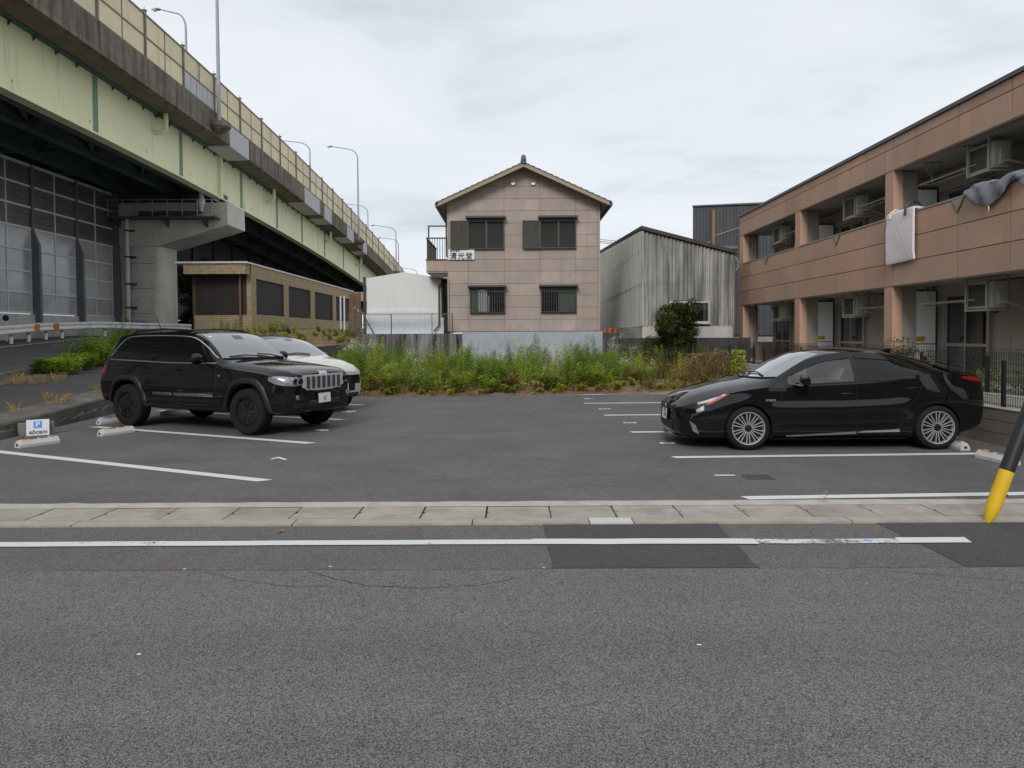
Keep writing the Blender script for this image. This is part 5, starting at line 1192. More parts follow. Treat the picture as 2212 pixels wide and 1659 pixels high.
class Car:
    def __init__(s, root, st_, L):
        s.root = root; s.L = L
        cols = list(zip(*st_)); X = cols[0]; f = [pchip(X, c) for c in cols[1:]]
        s.f = f
        xs = sorted(set([round(x,4) for x in X] + [round(L*i/110,4) for i in range(111)]))
        xs = [x for i, x in enumerate(xs) if i == 0 or x-xs[i-1] > .008]
        rings = []
        for x in xs:
            zb, wb, zm, wm, zs, ws, zr, wr, zc = [g(x) for g in f]
            yz = pchip([zb, zb+.30*(zm-zb), zm, zs], [wb, wb+.72*(wm-wb), wm, ws])
            h = [(0,zb),(wb*.5,zb),(wb*.88,zb),(wb*.97,zb+.012)]
            en = smooth01((x-.24*L)/.5)*smooth01((.84*L-x)/.7)
            for k in range(1, 25):
                z = zb+.012+(zs-zb-.012)*k/24; q1, q2 = (z-zb-.10)/(zm-.03-zb-.10), (z-zm)/(zs-.015-zm)
                dy = (.022*math.sin(math.pi*q1)**2 if 0 < q1 < 1 else 0)+(.016*math.sin(math.pi*q2**.7)**2 if 0 < q2 < 1 else 0)
                h.append((yz(z)-dy*en, z))
            for k in range(1, 9):
                t = k/8; h.append((ws+(wr-ws)*t+.028*math.sin(math.pi*t)*min(1,(zr-zs)*3), zs+(zr-zs)*t))
            for k in range(1, 9):
                t = k/8; h.append((wr*(1-t), zr+(zc-zr)*(1-(1-t)**2.2)))
            rings.append([(x, y, z) for y, z in h] + [(x, -y, z) for y, z in h[-2:0:-1]])
        n = len(rings[0]); vs = [p for r_ in rings for p in r_]
        fs = [(i*n+j, i*n+(j+1) % n, (i+1)*n+(j+1) % n, (i+1)*n+j) for i in range(len(rings)-1) for j in range(n)]
        fs += [tuple(range(n))[::-1], tuple(range((len(rings)-1)*n, len(rings)*n))]
        s.mb = MB().add(vs, fs)
        s.bvh = BVHTree.FromPolygons([Vector(v) for v in vs], fs)
    def body(s, matname, wheels, ra, extra=()):
        me = s.mb.mesh('body', [matname, 'trim_black'], smooth=.5)
        o = bpy.data.objects.new('body', me); COL.objects.link(o)
        cut = MB()
        for wx, wz in wheels:
            for sg in (-1, 1): cut.lathe([(ra,sg*.52),(ra,sg*1.4)], (wx,0,wz), 'Y', 40)
        for pts in extra: cut.prism([(x,-1.4,z) for x, z in pts], (0,2.8,0))
        cme = cut.mesh('cut', ['trim_black']); co = bpy.data.objects.new('cut', cme); COL.objects.link(co)
        bm_ = o.modifiers.new('b', 'BOOLEAN'); bm_.operation = 'DIFFERENCE'; bm_.object = co; bm_.solver = 'EXACT'
        if hasattr(bm_, 'material_mode'): bm_.material_mode = 'TRANSFER'
        dg = bpy.context.evaluated_depsgraph_get(); new = bpy.data.meshes.new_from_object(o.evaluated_get(dg))
        bpy.data.objects.remove(o); bpy.data.objects.remove(co)
        new.name = 'body'; b = bmesh.new(); b.from_mesh(new)
        for f_ in b.faces: f_.smooth = True
        for e_ in b.edges: e_.smooth = e_.is_manifold and e_.calc_face_angle(0) < .55
        b.to_mesh(new); b.free()
        ob = bpy.data.objects.new('body', new); COL.objects.link(ob); ob.parent = s.root; s.ob = ob
        return ob
    def hit(s, o, d, off):
        loc, nrm, i, dist = s.bvh.ray_cast(Vector(o), Vector(d))
        if loc is None: return None
        if nrm.dot(Vector(d)) > 0: nrm = -nrm
        return loc + nrm*off
    def side(s, x, z, sg, off=.004):
        p = s.hit((x, sg*3, z), (0,-sg,0), off)
        return p if p else Vector((x, sg*.7, z))
    def top(s, x, y, off=.004):
        p = s.hit((x,y,4), (0,0,-1), off); return p if p else Vector((x,y,1))
    def front(s, y, z, off=.004):
        p = s.hit((-3,y,z), (1,0,0), off); return p if p else Vector((0.3,y,z))
    def rear(s, y, z, off=.004):
        p = s.hit((9,y,z), (-1,0,0), off); return p if p else Vector((s.L,y,z))
    def side_patch(s, name, m, x0, x1, zb, zt, sg, off=.004, nx=24, nz=10, parent=None, slant=0):
        fb, ft = (pchip(*zip(*zb)) if isinstance(zb, list) else (lambda x: zb)), (pchip(*zip(*zt)) if isinstance(zt, list) else (lambda x: zt))
        def fn(u, v):
            x = x0+(x1-x0)*u; z = fb(x)+(ft(x)-fb(x))*v
            return s.side(x+slant*(v-.5), z, sg, off)
        return MB().grid(fn, nx, nz).build(name, m, parent or s.root, smooth=1.0)
    def path(s, name, m, pts, sg, r=.004, off=.0, parent=None, n=6):
        P = []
        for a, b in zip(pts[:-1], pts[1:]):
            k = max(2, int(math.hypot(b[0]-a[0], b[1]-a[1])/.04))
            P += [s.side(a[0]+(b[0]-a[0])*i/k, a[1]+(b[1]-a[1])*i/k, sg, off) for i in range(k)]
        P.append(s.side(*pts[-1], sg, off))
        return MB().tube(P, r, n).build(name, m, parent or s.root, smooth=True)
    def top_patch(s, name, m, fn, nu=24, nv=16, off=.004, parent=None):
        return MB().grid(lambda u, v: s.top(*fn(u, v), off), nu, nv).build(name, m, parent or s.root, smooth=1.0)
    def front_patch(s, name, m, y0, y1, z0, z1, off=.004, nu=16, nv=8, parent=None, fz=None):
        return MB().grid(lambda u, v: s.front(y0+(y1-y0)*u, (fz(u,v) if fz else z0+(z1-z0)*v), off), nu, nv).build(name, m, parent or s.root, smooth=1.0)
def wheel(root, x, y, z, sg, Rt, r0, w, kind):
    t = bpy.data.objects.new('wheel', None); COL.objects.link(t); t.parent = root; t.location = (x,y,z); t.rotation_euler = (0, 0, 0 if sg > 0 else math.pi); t.scale = tuple(1.0/k for k in root.scale); t.empty_display_size = .1
    h = w/2
    tp = [(r0,-h+.01),(r0+.015,-h),(Rt-.055,-h-.004),(Rt-.02,-h+.012),(Rt-.004,-h+.04),(Rt,-h+.06),(Rt,-.02),(Rt-.006,-.018),(Rt-.006,-.010),(Rt,-.008),(Rt,.008),(Rt-.006,.010),(Rt-.006,.018),(Rt,.02),(Rt,h-.06),(Rt-.004,h-.04),(Rt-.02,h-.012),(Rt-.055,h+.004),(r0+.03,h+.002),(r0+.015,h),(r0,h-.01)]
    key = ('w',kind)
    if key not in _ub:
        tm = MB().lathe(tp, n=56, axis='Y', close=True).mesh('tyre', 'rubber', smooth=.5)
        bright = kind == 'sedan'
        rim = MB().lathe([(r0+.004,h-.012),(r0-.002,h-.002),(r0-.012,h-.004),(r0-.018,h-.03),(r0-.03,h-.05),(r0-.035,-h+.02),(r0+.004,-h+.01)], axis='Y', n=56, close=True).mesh('rim', 'alloy_bright' if bright else 'rim_black', smooth=.5)
        drum = MB().lathe([(r0-.03,h-.11),(.0,h-.10)], axis='Y', n=40).lathe([(r0-.034,h-.112),(r0-.034,h-.03)], axis='Y', n=48).mesh('wheel_back', 'alloy_dark' if bright else 'trim_black', smooth=.5)
        disc = MB().lathe([(.05,h-.085),(r0*.72,h-.085),(r0*.72,h-.095)], axis='Y', n=36).mesh('brake_disc', 'brake', smooth=.5)
        hub = MB().lathe([(.055,h-.06),(.052,h-.022),(.03,h-.016),(0,h-.015)], axis='Y', n=24).mesh('hub_cap', 'alloy_dark' if bright else 'rim_black', smooth=.5)
        sp = MB()
        if bright:
            for da in (-1, 1):
                a0, a1, hw = da*.10, da*.115, .0062
                ra, rb = .045, r0-.012
                def P_(r_, a, yy, sd): 
                    px_, pz_ = r_*math.sin(a), r_*math.cos(a); return (px_+sd*hw*math.cos(a), yy, pz_-sd*hw*math.sin(a))
                vs = [P_(r_,a,yy,sd) for r_, a, yo in ((ra,da*.20,h-.024),(rb,da*.118,h-.012)) for yy, sd in ((yo,-1),(yo,1),(yo-.03,1),(yo-.03,-1))]
                sp.add(vs, [(0,1,5,4),(1,2,6,5),(2,3,7,6),(3,0,4,7),(0,3,2,1),(4,5,6,7)])
            web = MB().add([(-.010,h-.034,.05),(.010,h-.034,.05),(.026,h-.026,r0-.015),(-.026,h-.026,r0-.015)], [(0,1,2,3)])
            N_ = 10; spm = sp.mesh('spoke', 'alloy_bright'); web_m = web.mesh('spoke_web', 'alloy_dark')
        else:
            for da in (-1, 1):
                pts = [(.05,da*.25,.030),(.13,da*.20,.022),(r0-.01,da*.27,.019)]
                for (ra,a0,w0),(rb,a1,w1) in zip(pts[:-1], pts[1:]):
                    def P_(r_, a, hw, yy, sd): return (r_*math.sin(a)+sd*hw*math.cos(a), yy, r_*math.cos(a)-sd*hw*math.sin(a))
                    vs = [P_(r_,a,hw*k_,yy,sd) for r_, a, hw in ((ra,a0,w0),(rb,a1,w1)) for yy, sd, k_ in ((h-.016,-1,.6),(h-.016,1,.6),(h-.06,1,1),(h-.06,-1,1))]
                    sp.add(vs, [(0,1,5,4),(1,2,6,5),(2,3,7,6),(3,0,4,7),(0,3,2,1),(4,5,6,7)])
            N_ = 5; spm = sp.mesh('spoke', 'rim_black'); web_m = None
        _ub[key] = (tm, rim, drum, disc, hub, spm, web_m, N_)
    tm, rim, drum, disc, hub, spm, web_m, N_ = _ub[key]
    for nm, me in (('tyre',tm),('wheel_back',drum),('brake_disc',disc),('hub_cap',hub)): inst(me, nm, t, (0,0,0))
    ro = inst(rim, 'rim', t, (0,0,0))
    for k in range(N_):
        inst(spm, 'spoke', t, (0,0,0), rot=(0,2*math.pi*k/N_,0))
        if web_m: inst(web_m, 'spoke_web', t, (0,0,0), rot=(0,2*math.pi*k/N_,0))
    return t
def plate_block(parent, M4, rows):
    """number plate on a frame: local x right, y up"""
    p = bpy.data.objects.new('number_plate', MB().box(-.165,.165,-.0825,.0825,-.006,.0).mesh('number_plate', 'plate_white', bevel=.003)); COL.objects.link(p); p.parent = parent; p.matrix_local = M4
    fr = MB().box(-.18,.18,-.0975,-.0825,-.01,.004).box(-.18,.18,.0825,.0975,-.01,.004).box(-.18,-.165,-.0825,.0825,-.01,.004).box(.165,.18,-.0825,.0825,-.01,.004).mesh('plate_frame', 'trim_black')
    o = inst(fr, 'plate_frame', p, (0,0,0))
    for s_, sz, x, y in rows: inst(text_mesh(s_, sz, .0008, 'plate_green', bold=.002), 'lettering', p, (x,y,.001))
    return p
def mirror(car, x, z, sg, m, sc=1.0, fw=1):
    b = car.side(x, z, sg, 0); y = b.y
    mr = MB().grid(lambda u, v: (x+.03+ (.055*math.cos(2*math.pi*v)+.02)*math.sin(math.pi*u)**.45*sc, y+sg*(.06+.20*u)*sc, z+.01+(.075*math.sin(2*math.pi*v))*math.sin(math.pi*min(1,.08+u*.86))**.4*sc), 14, 20).build('mirror', m, car.root, smooth=1.0)
    MB().bar((x+.03,y-sg*.02,z-.05*sc),(x+.04,y+sg*.10,z-.03*sc),.06,.03).build('mirror_arm', m, mr)
    return mr
def handle(car, x, z, sg, m):
    b = car.side(x, z, sg, 0)
    h_ = MB().tube([car.side(x-.10,z,sg,.004),car.side(x-.085,z+.004,sg,.026),car.side(x,z+.006,sg,.030),car.side(x+.085,z+.004,sg,.026),car.side(x+.10,z,sg,.004)], .012, 8).build('door_handle', m, car.root, smooth=True)
    MB().grid(lambda u, v: car.side(x-.06+.12*u, z-.026+.05*v, sg, .002), 8, 5).build('handle_cup', 'trim_black', h_, smooth=1.0)

# ---- black hatchback sedan on the right
SED = [(0.0, 0.25, 0.34, 0.4, 0.46, 0.56, 0.44, 0.605, 0.3, 0.625), (0.06, 0.2, 0.56, 0.4, 0.64, 0.6, 0.6, 0.66, 0.42, 0.69), (0.16, 0.175, 0.68, 0.42, 0.75, 0.645, 0.7, 0.715, 0.5, 0.75), (0.3, 0.165, 0.76, 0.46, 0.82, 0.7, 0.77, 0.775, 0.57, 0.815), (0.5, 0.16, 0.8, 0.5, 0.86, 0.765, 0.82, 0.835, 0.62, 0.88), (0.8, 0.16, 0.81, 0.55, 0.88, 0.835, 0.845, 0.895, 0.66, 0.95), (1.1, 0.16, 0.81, 0.58, 0.88, 0.885, 0.845, 0.945, 0.69, 1.005), (1.25, 0.16, 0.81, 0.59, 0.88, 0.9, 0.84, 0.972, 0.7, 1.04), (1.45, 0.16, 0.81, 0.6, 0.88, 0.915, 0.835, 1.045, 0.7, 1.125), (1.7, 0.16, 0.81, 0.6, 0.88, 0.93, 0.835, 1.185, 0.655, 1.26), (1.95, 0.16, 0.81, 0.6, 0.88, 0.945, 0.835, 1.305, 0.61, 1.375), (2.25, 0.16, 0.81, 0.6, 0.88, 0.957, 0.835, 1.375, 0.59, 1.44), (2.6, 0.16, 0.81, 0.61, 0.88, 0.975, 0.835, 1.395, 0.58, 1.46), (2.9, 0.16, 0.81, 0.62, 0.88, 1.0, 0.835, 1.38, 0.575, 1.45), (3.2, 0.16, 0.81, 0.64, 0.88, 1.04, 0.83, 1.335, 0.565, 1.41), (3.5, 0.17, 0.81, 0.66, 0.875, 1.08, 0.82, 1.262, 0.56, 1.345), (3.7814, 0.18, 0.8, 0.68, 0.865, 1.088, 0.8, 1.185, 0.56, 1.268), (3.9926, 0.2, 0.78, 0.7, 0.85, 1.075, 0.775, 1.125, 0.57, 1.19), (4.16, 0.23, 0.755, 0.7, 0.835, 1.06, 0.76, 1.095, 0.6, 1.135), (4.28, 0.26, 0.73, 0.7, 0.81, 1.045, 0.735, 1.085, 0.6, 1.115), (4.37, 0.3, 0.69, 0.68, 0.775, 1.02, 0.71, 1.065, 0.59, 1.09), (4.42, 0.35, 0.62, 0.66, 0.73, 0.985, 0.675, 1.035, 0.57, 1.06)]   # x, zb, wb, zm, wm, zs, ws, zr, wr, zc
sd_ = thing('black_sedan', 'black hatchback sedan with silver multi-spoke wheels parked on the right', 'car', (2.40,10.90,.006), rz=R(-.3))
cr_ = Car(sd_, SED, 4.42)
FW, RW, WZ = .98, 3.68, .318
fwt = pchip([1.5,1.62,1.75,2.0,2.25,2.5], [.985,1.065,1.14,1.262,1.322,1.342])
cr_.body('paint_black', [(FW,WZ),(RW,WZ)], .345, [[(1.60,.955),(2.49,.992)]+[(x,fwt(x)-.012) for x in (2.49,2.35,2.2,2.05,1.9,1.75,1.65)]])
mat('seat_grey', (0.16,0.155,0.145), 0.9, 0.1, 10)
for yy in (-.36,.36):
    st_ = MB().grid(lambda u, v: (2.30+.20*v+.055*math.cos(2*math.pi*u), yy+.235*(1-.25*v)*math.sin(2*math.pi*u), .80+.36*v), 20, 8).build('seat', 'seat_grey', sd_, smooth=1.0)
    MB().lathe([(0,-.10),(.07,-.09),(.10,-.02),(.10,.04),(.06,.09),(0,.10)], (2.53,yy,1.20), 'Y', 14).build('headrest', 'seat_grey', st_, smooth=True)
MB().tube([(1.93+.07*math.cos(a),.36+.18*math.sin(a),.98+.17*math.cos(a)) for a in [i*math.pi/12 for i in range(25)]], .015, 8).build('steering_wheel', 'trim_black', sd_, smooth=True)
for wx in (FW,RW):
    for sg in (-1,1): wheel(sd_, wx, sg*.775, WZ, sg, .318, .236, .215, 'sedan')
wsf = lambda u, v: ((1.14+.28*(2*u-1)**2)*(1-v)+(2.0+.12*(2*u-1)**2)*v, (2*u-1)*(.70*(1-v)+.545*v))
ws_ = cr_.top_patch('windscreen', 'glass_wind', wsf, 30, 18)
MB().tube([cr_.top(*wsf(i/20,0.0),.006) for i in range(21)], .012, 6).build('cowl', 'trim_black', ws_, smooth=True)
for ya, yb, x0, x1 in ((-.50,.12,1.30,1.28),(.10,.60,1.20,1.34)):
    MB().tube([cr_.top(x0+.02,ya,.022),cr_.top((x0+x1)/2+.05,(ya+yb)/2,.024),cr_.top(x1+.02,yb,.022)], .010, 6).build('wiper', 'trim_black', ws_, smooth=True)
cr_.top_patch('rear_glass', 'glass_tint', lambda u, v: (3.26+(.70)*v, (2*u-1)*(.50+.02*v)), 16, 12)
for sg in (-1, 1):
    g1 = cr_.side_patch('front_window', 'glass_clear', 1.56, 2.50, [(1.5,.935),(2.5,.985)], [(1.5,.985),(1.62,1.065),(1.75,1.14),(2.0,1.262),(2.25,1.322),(2.5,1.342)], sg, .004, 26, 10)
    g2 = cr_.side_patch('rear_window', 'glass_tint', 2.575, 3.20, [(2.5,.99),(3.2,1.055)], [(2.5,1.342),(2.8,1.338),(3.0,1.318),(3.2,1.278)], sg, .004, 20, 10)
    g3 = cr_.side_patch('quarter_window', 'glass_tint', 3.225, 3.50, [(3.2,1.06),(3.5,1.098)], [(3.2,1.27),(3.35,1.215),(3.5,1.115)], sg, .004, 12, 8)
    cr_.side_patch('pillar_trim', 'gloss_black', 2.50, 2.575, .985, 1.345, sg, .003, 4, 10)
    cr_.side_patch('quarter_panel', 'gloss_black', 3.53, 3.92, [(3.5,1.098),(3.95,1.094)], [(3.5,1.225),(3.7,1.175),(3.95,1.112)], sg, .003, 14, 5)
    cr_.side_patch('sail_panel', 'trim_black', 1.27, 1.53, [(1.25,.865),(1.3,.845),(1.53,.845)], [(1.25,.87),(1.38,.945),(1.53,1.01)], sg, .004, 10, 6)
    cr_.side_patch('door_visor', 'gloss_black', 1.62, 2.50, [(1.6,1.05),(1.75,1.115),(2.0,1.225),(2.25,1.278),(2.5,1.298)], [(1.6,1.06),(1.75,1.15),(2.0,1.272),(2.25,1.332),(2.5,1.352)], sg, .014, 24, 4)
    cr_.side_patch('door_visor', 'gloss_black', 2.58, 3.14, [(2.5,1.298),(2.8,1.295),(3.0,1.278),(3.2,1.245)], [(2.5,1.352),(2.8,1.348),(3.0,1.328),(3.2,1.288)], sg, .014, 18, 4)
    MB().tube([cr_.side(1.50+.105*i, .922+.0055*i+ (.0 if i < 16 else .0), sg, .006) for i in range(19)], .006, 6).build('belt_trim', 'trim_black', sd_, smooth=True)
    for pts in ([(1.46,.94),(1.45,.80),(1.48,.50),(1.50,.22)], [(2.535,.98),(2.54,.60),(2.53,.22)], [(3.50,1.09),(3.46,.92),(3.36,.72),(3.20,.56),(3.14,.24)], [(1.50,.22),(3.14,.24)], [(.72,.845),(.95,.855),(1.25,.90)], [(.30,.66),(.45,.62),(.62,.585)]):
        cr_.path('panel_gap', 'trim_black', pts, sg, .0035, -.0015)
    cr_.path('fuel_lid', 'trim_black', [(3.60,.93),(3.60,.80),(3.63,.77),(3.76,.77),(3.79,.80),(3.79,.93)], sg, .003, -.001)
    for a, b, z0, z1 in ((1.53,2.525,.195,.245),(2.545,3.14,.248,.275)):
        cr_.side_patch('chrome_moulding', 'chrome', a, b, [(a,z0),(b,z1-.012)], [(a,z0+.022),(b,z1+.026)], sg, .010, 20, 4)
    cr_.side_patch('side_skirt', 'paint_black', 1.36, 3.30, .13, .185, sg, .018, 30, 4)
    handle(cr_, 2.38, .80, sg, 'paint_black'); handle(cr_, 3.32, .875, sg, 'paint_black')
    hl = cr_.side_patch('headlight', 'lamp_dark', .10, .74, [(.1,.585),(.3,.60),(.5,.685),(.74,.825)], [(.1,.635),(.3,.715),(.5,.780),(.74,.838)], sg, .004, 24, 6)
    cr_.side_patch('lamp_reflector', 'lamp_inner', .28, .66, [(.30,.655),(.45,.700),(.66,.795)], [(.30,.690),(.45,.738),(.66,.808)], sg, .0065, 16, 4, parent=hl)
    cr_.side_patch('turn_signal', 'amber', .40, .70, [(.4,.650),(.55,.718),(.70,.805)], [(.4,.672),(.55,.740),(.70,.814)], sg, .009, 12, 3, parent=hl)
    cr_.side_patch('lamp_bar', 'lamp_inner', .26, .36, [(.26,.54),(.36,.575)], [(.26,.585),(.36,.64)], sg, .006, 6, 6, parent=hl)
    fg = cr_.side_patch('fog_lamp', 'lamp_inner', .19, .27, [(.19,.27),(.27,.23)], [(.19,.42),(.27,.36)], sg, .008, 6, 10, slant=-.05)
    tl_ = cr_.side_patch('tail_light', 'tail_red', 4.06, 4.37, [(4.06,1.02),(4.2,.985),(4.37,.955)], [(4.06,1.04),(4.2,1.045),(4.37,1.015)], sg, .006, 16, 5)
    mr_ = mirror(cr_, 1.68, .985, sg, 'paint_black', 1.2); 
    y_ = cr_.side(1.66,.985,sg,0).y
    MB().box(1.62,1.72,min(y_+sg*.07,y_+sg*.24),max(y_+sg*.07,y_+sg*.24),.938,.950).build('mirror_signal', 'chrome', mr_)
gr_ = cr_.front_patch('upper_grille', 'gloss_black', -.42, .42, .50, .575, .004); cr_.front_patch('lower_grille', 'trim_black', -.44, .44, .23, .40, .004)
for k in range(4): cr_.front_patch('grille_bar', 'gloss_black', -.42, .42, .255+.035*k, .265+.035*k, .016, 16, 2)
MB().lathe([(.055,-.02),(.05,-.026),(.04,-.02)], (.005,0,.545), 'X', 24).build('emblem', 'chrome', sd_, smooth=True)
MB().grid(lambda u, v: ( .20*(2*u-1)**2*1.4 -.05+.05*v, (2*u-1)*.66, .165-.02*v*0+.035*v), 24, 3).build('lip_spoiler', 'paint_black', sd_, smooth=1.0)
MB().grid(lambda u, v: ( .20*(2*u-1)**2*1.4 -.055+.0*v, (2*u-1)*.655, .196+.012*v), 24, 2).build('lip_chrome', 'chrome_dull', sd_, smooth=1.0)
plate_block(sd_, Matrix.Translation((-.035,0,.455)) @ Matrix.Rotation(R(-90),4,'Z') @ Matrix.Rotation(R(84),4,'X'), [('·8 00',.085,.02,-.022),('三重 330',.038,0,.048)])
for sg in (-1,1):
    p = cr_.side(1.30,.715,sg,.004); text('badge', sd_, 'HYBRID', .042, 'chrome', p, (R(90),0,0 if sg < 0 else math.pi), extrude=.001, bold=.0012)
MB().prism([(3.22,-.012,cr_.top(3.22,0,0).z-.01),(3.46,-.012,cr_.top(3.46,0,0).z-.01),(3.45,-.012,cr_.top(3.45,0,0).z+.075),(3.40,-.012,cr_.top(3.4,0,0).z+.07)], (0,.024,0)).build('antenna_fin', 'paint_black', sd_, bevel=.006)
MB().grid(lambda u, v: (3.84+.34*v, (2*u-1)*.56, 1.245-.055*v+.02*(1-(2*u-1)**2)), 20, 6).build('spoiler', 'gloss_black', sd_, smooth=1.0).modifiers.new('t','SOLIDIFY').thickness = .02
MB().box(.12,4.15,-.62,.62,.17,.30).build('underbody', 'trim_black', sd_)

# ---- black off-roader on the left
SUV = [(0.0, 0.44, 0.58, 0.62, 0.66, 0.8, 0.66, 0.985, 0.58, 1.005), (0.05, 0.38, 0.7, 0.62, 0.77, 0.86, 0.77, 1.01, 0.66, 1.035), (0.12, 0.345, 0.78, 0.63, 0.84, 0.9, 0.835, 1.03, 0.71, 1.06), (0.25, 0.33, 0.84, 0.66, 0.905, 0.95, 0.885, 1.055, 0.735, 1.09), (0.45, 0.325, 0.865, 0.69, 0.94, 0.99, 0.91, 1.08, 0.75, 1.125), (0.8, 0.33, 0.88, 0.71, 0.955, 1.035, 0.915, 1.12, 0.76, 1.165), (1.15, 0.35, 0.89, 0.73, 0.96, 1.065, 0.915, 1.15, 0.77, 1.2), (1.42, 0.36, 0.895, 0.75, 0.96, 1.085, 0.912, 1.175, 0.775, 1.225), (1.56, 0.36, 0.895, 0.75, 0.96, 1.095, 0.91, 1.215, 0.775, 1.27), (1.8, 0.36, 0.895, 0.75, 0.96, 1.105, 0.91, 1.4, 0.725, 1.455), (2.05, 0.36, 0.895, 0.75, 0.96, 1.112, 0.908, 1.555, 0.715, 1.61), (2.25, 0.36, 0.895, 0.75, 0.96, 1.118, 0.905, 1.635, 0.69, 1.69), (2.55, 0.36, 0.895, 0.75, 0.96, 1.125, 0.905, 1.682, 0.685, 1.738), (3.0, 0.36, 0.895, 0.75, 0.96, 1.138, 0.902, 1.695, 0.683, 1.756), (3.5, 0.365, 0.895, 0.75, 0.955, 1.152, 0.898, 1.685, 0.68, 1.748), (4.0, 0.375, 0.89, 0.76, 0.95, 1.17, 0.89, 1.672, 0.673, 1.735), (4.28, 0.39, 0.88, 0.77, 0.945, 1.18, 0.88, 1.648, 0.665, 1.712), (4.46, 0.4, 0.87, 0.78, 0.935, 1.178, 0.868, 1.605, 0.655, 1.665), (4.56, 0.41, 0.86, 0.78, 0.93, 1.165, 0.86, 1.5, 0.65, 1.555), (4.66, 0.42, 0.84, 0.78, 0.92, 1.14, 0.845, 1.33, 0.645, 1.375), (4.75, 0.45, 0.79, 0.76, 0.895, 1.06, 0.815, 1.14, 0.6, 1.175), (4.82, 0.5, 0.7, 0.72, 0.82, 0.92, 0.76, 0.97, 0.57, 0.99)]
sv_ = thing('black_off_roader', 'black off-roader with chrome slotted grille and black wheels parked on the left', 'car', (-3.30,12.25,.006), rz=R(154.6)); sv_.scale = (.985,.965,1.03)
cj = Car(sv_, SUV, 4.82)
JF, JR, JZ = .88, 3.93, .385
cj.body('paint_black', [(JF,JZ+.01),(JR,JZ+.01)], .455)
for wx in (JF,JR):
    for sg in (-1,1): wheel(sv_, wx, sg*.825, JZ, sg, .392, .248, .26, 'suv')
jwf = lambda u, v: ((1.47+.13*(2*u-1)**2)*(1-v)+(2.18+.10*(2*u-1)**2)*v, (2*u-1)*(.755*(1-v)+.625*v))
jw = cj.top_patch('windscreen', 'glass_wind', jwf, 30, 18)
MB().tube([cj.top(*jwf(i/20,0.0),.006) for i in range(21)], .014, 6).build('cowl', 'trim_black', jw, smooth=True)
for ya, yb in ((-.10,.62),(-.62,-.05)):
    MB().tube([cj.top(1.50,ya,.02),cj.top(1.58,(ya+yb)/2,.026),cj.top(1.60,yb,.022)], .011, 6).build('wiper', 'trim_black', jw, smooth=True)
MB().grid(lambda u, v: cj.top(1.98+.12*v, (2*u-1)*.10, .007), 8, 6).build('sensor_shade', 'lamp_dark', jw, smooth=1.0)
MB().grid(lambda u, v: cj.top(2.10+.05*v, .54+.05*u, .007), 3, 3).build('inspection_sticker', 'plate_white', jw, smooth=1.0)
cj.top_patch('rear_glass', 'glass_tint', lambda u, v: (4.36+.26*v, (2*u-1)*.55), 12, 8)
top_line = [(1.68,1.245),(1.80,1.33),(2.0,1.46),(2.2,1.553),(2.34,1.597),(2.55,1.622),(2.8,1.632),(3.3,1.638),(3.8,1.632),(4.08,1.615),(4.20,1.575),(4.33,1.44),(4.52,1.22)]
bot_line = [(1.62,1.165),(2.6,1.165),(3.6,1.185),(4.4,1.205)]
tlf, blf = pchip(*zip(*top_line)), pchip(*zip(*bot_line))
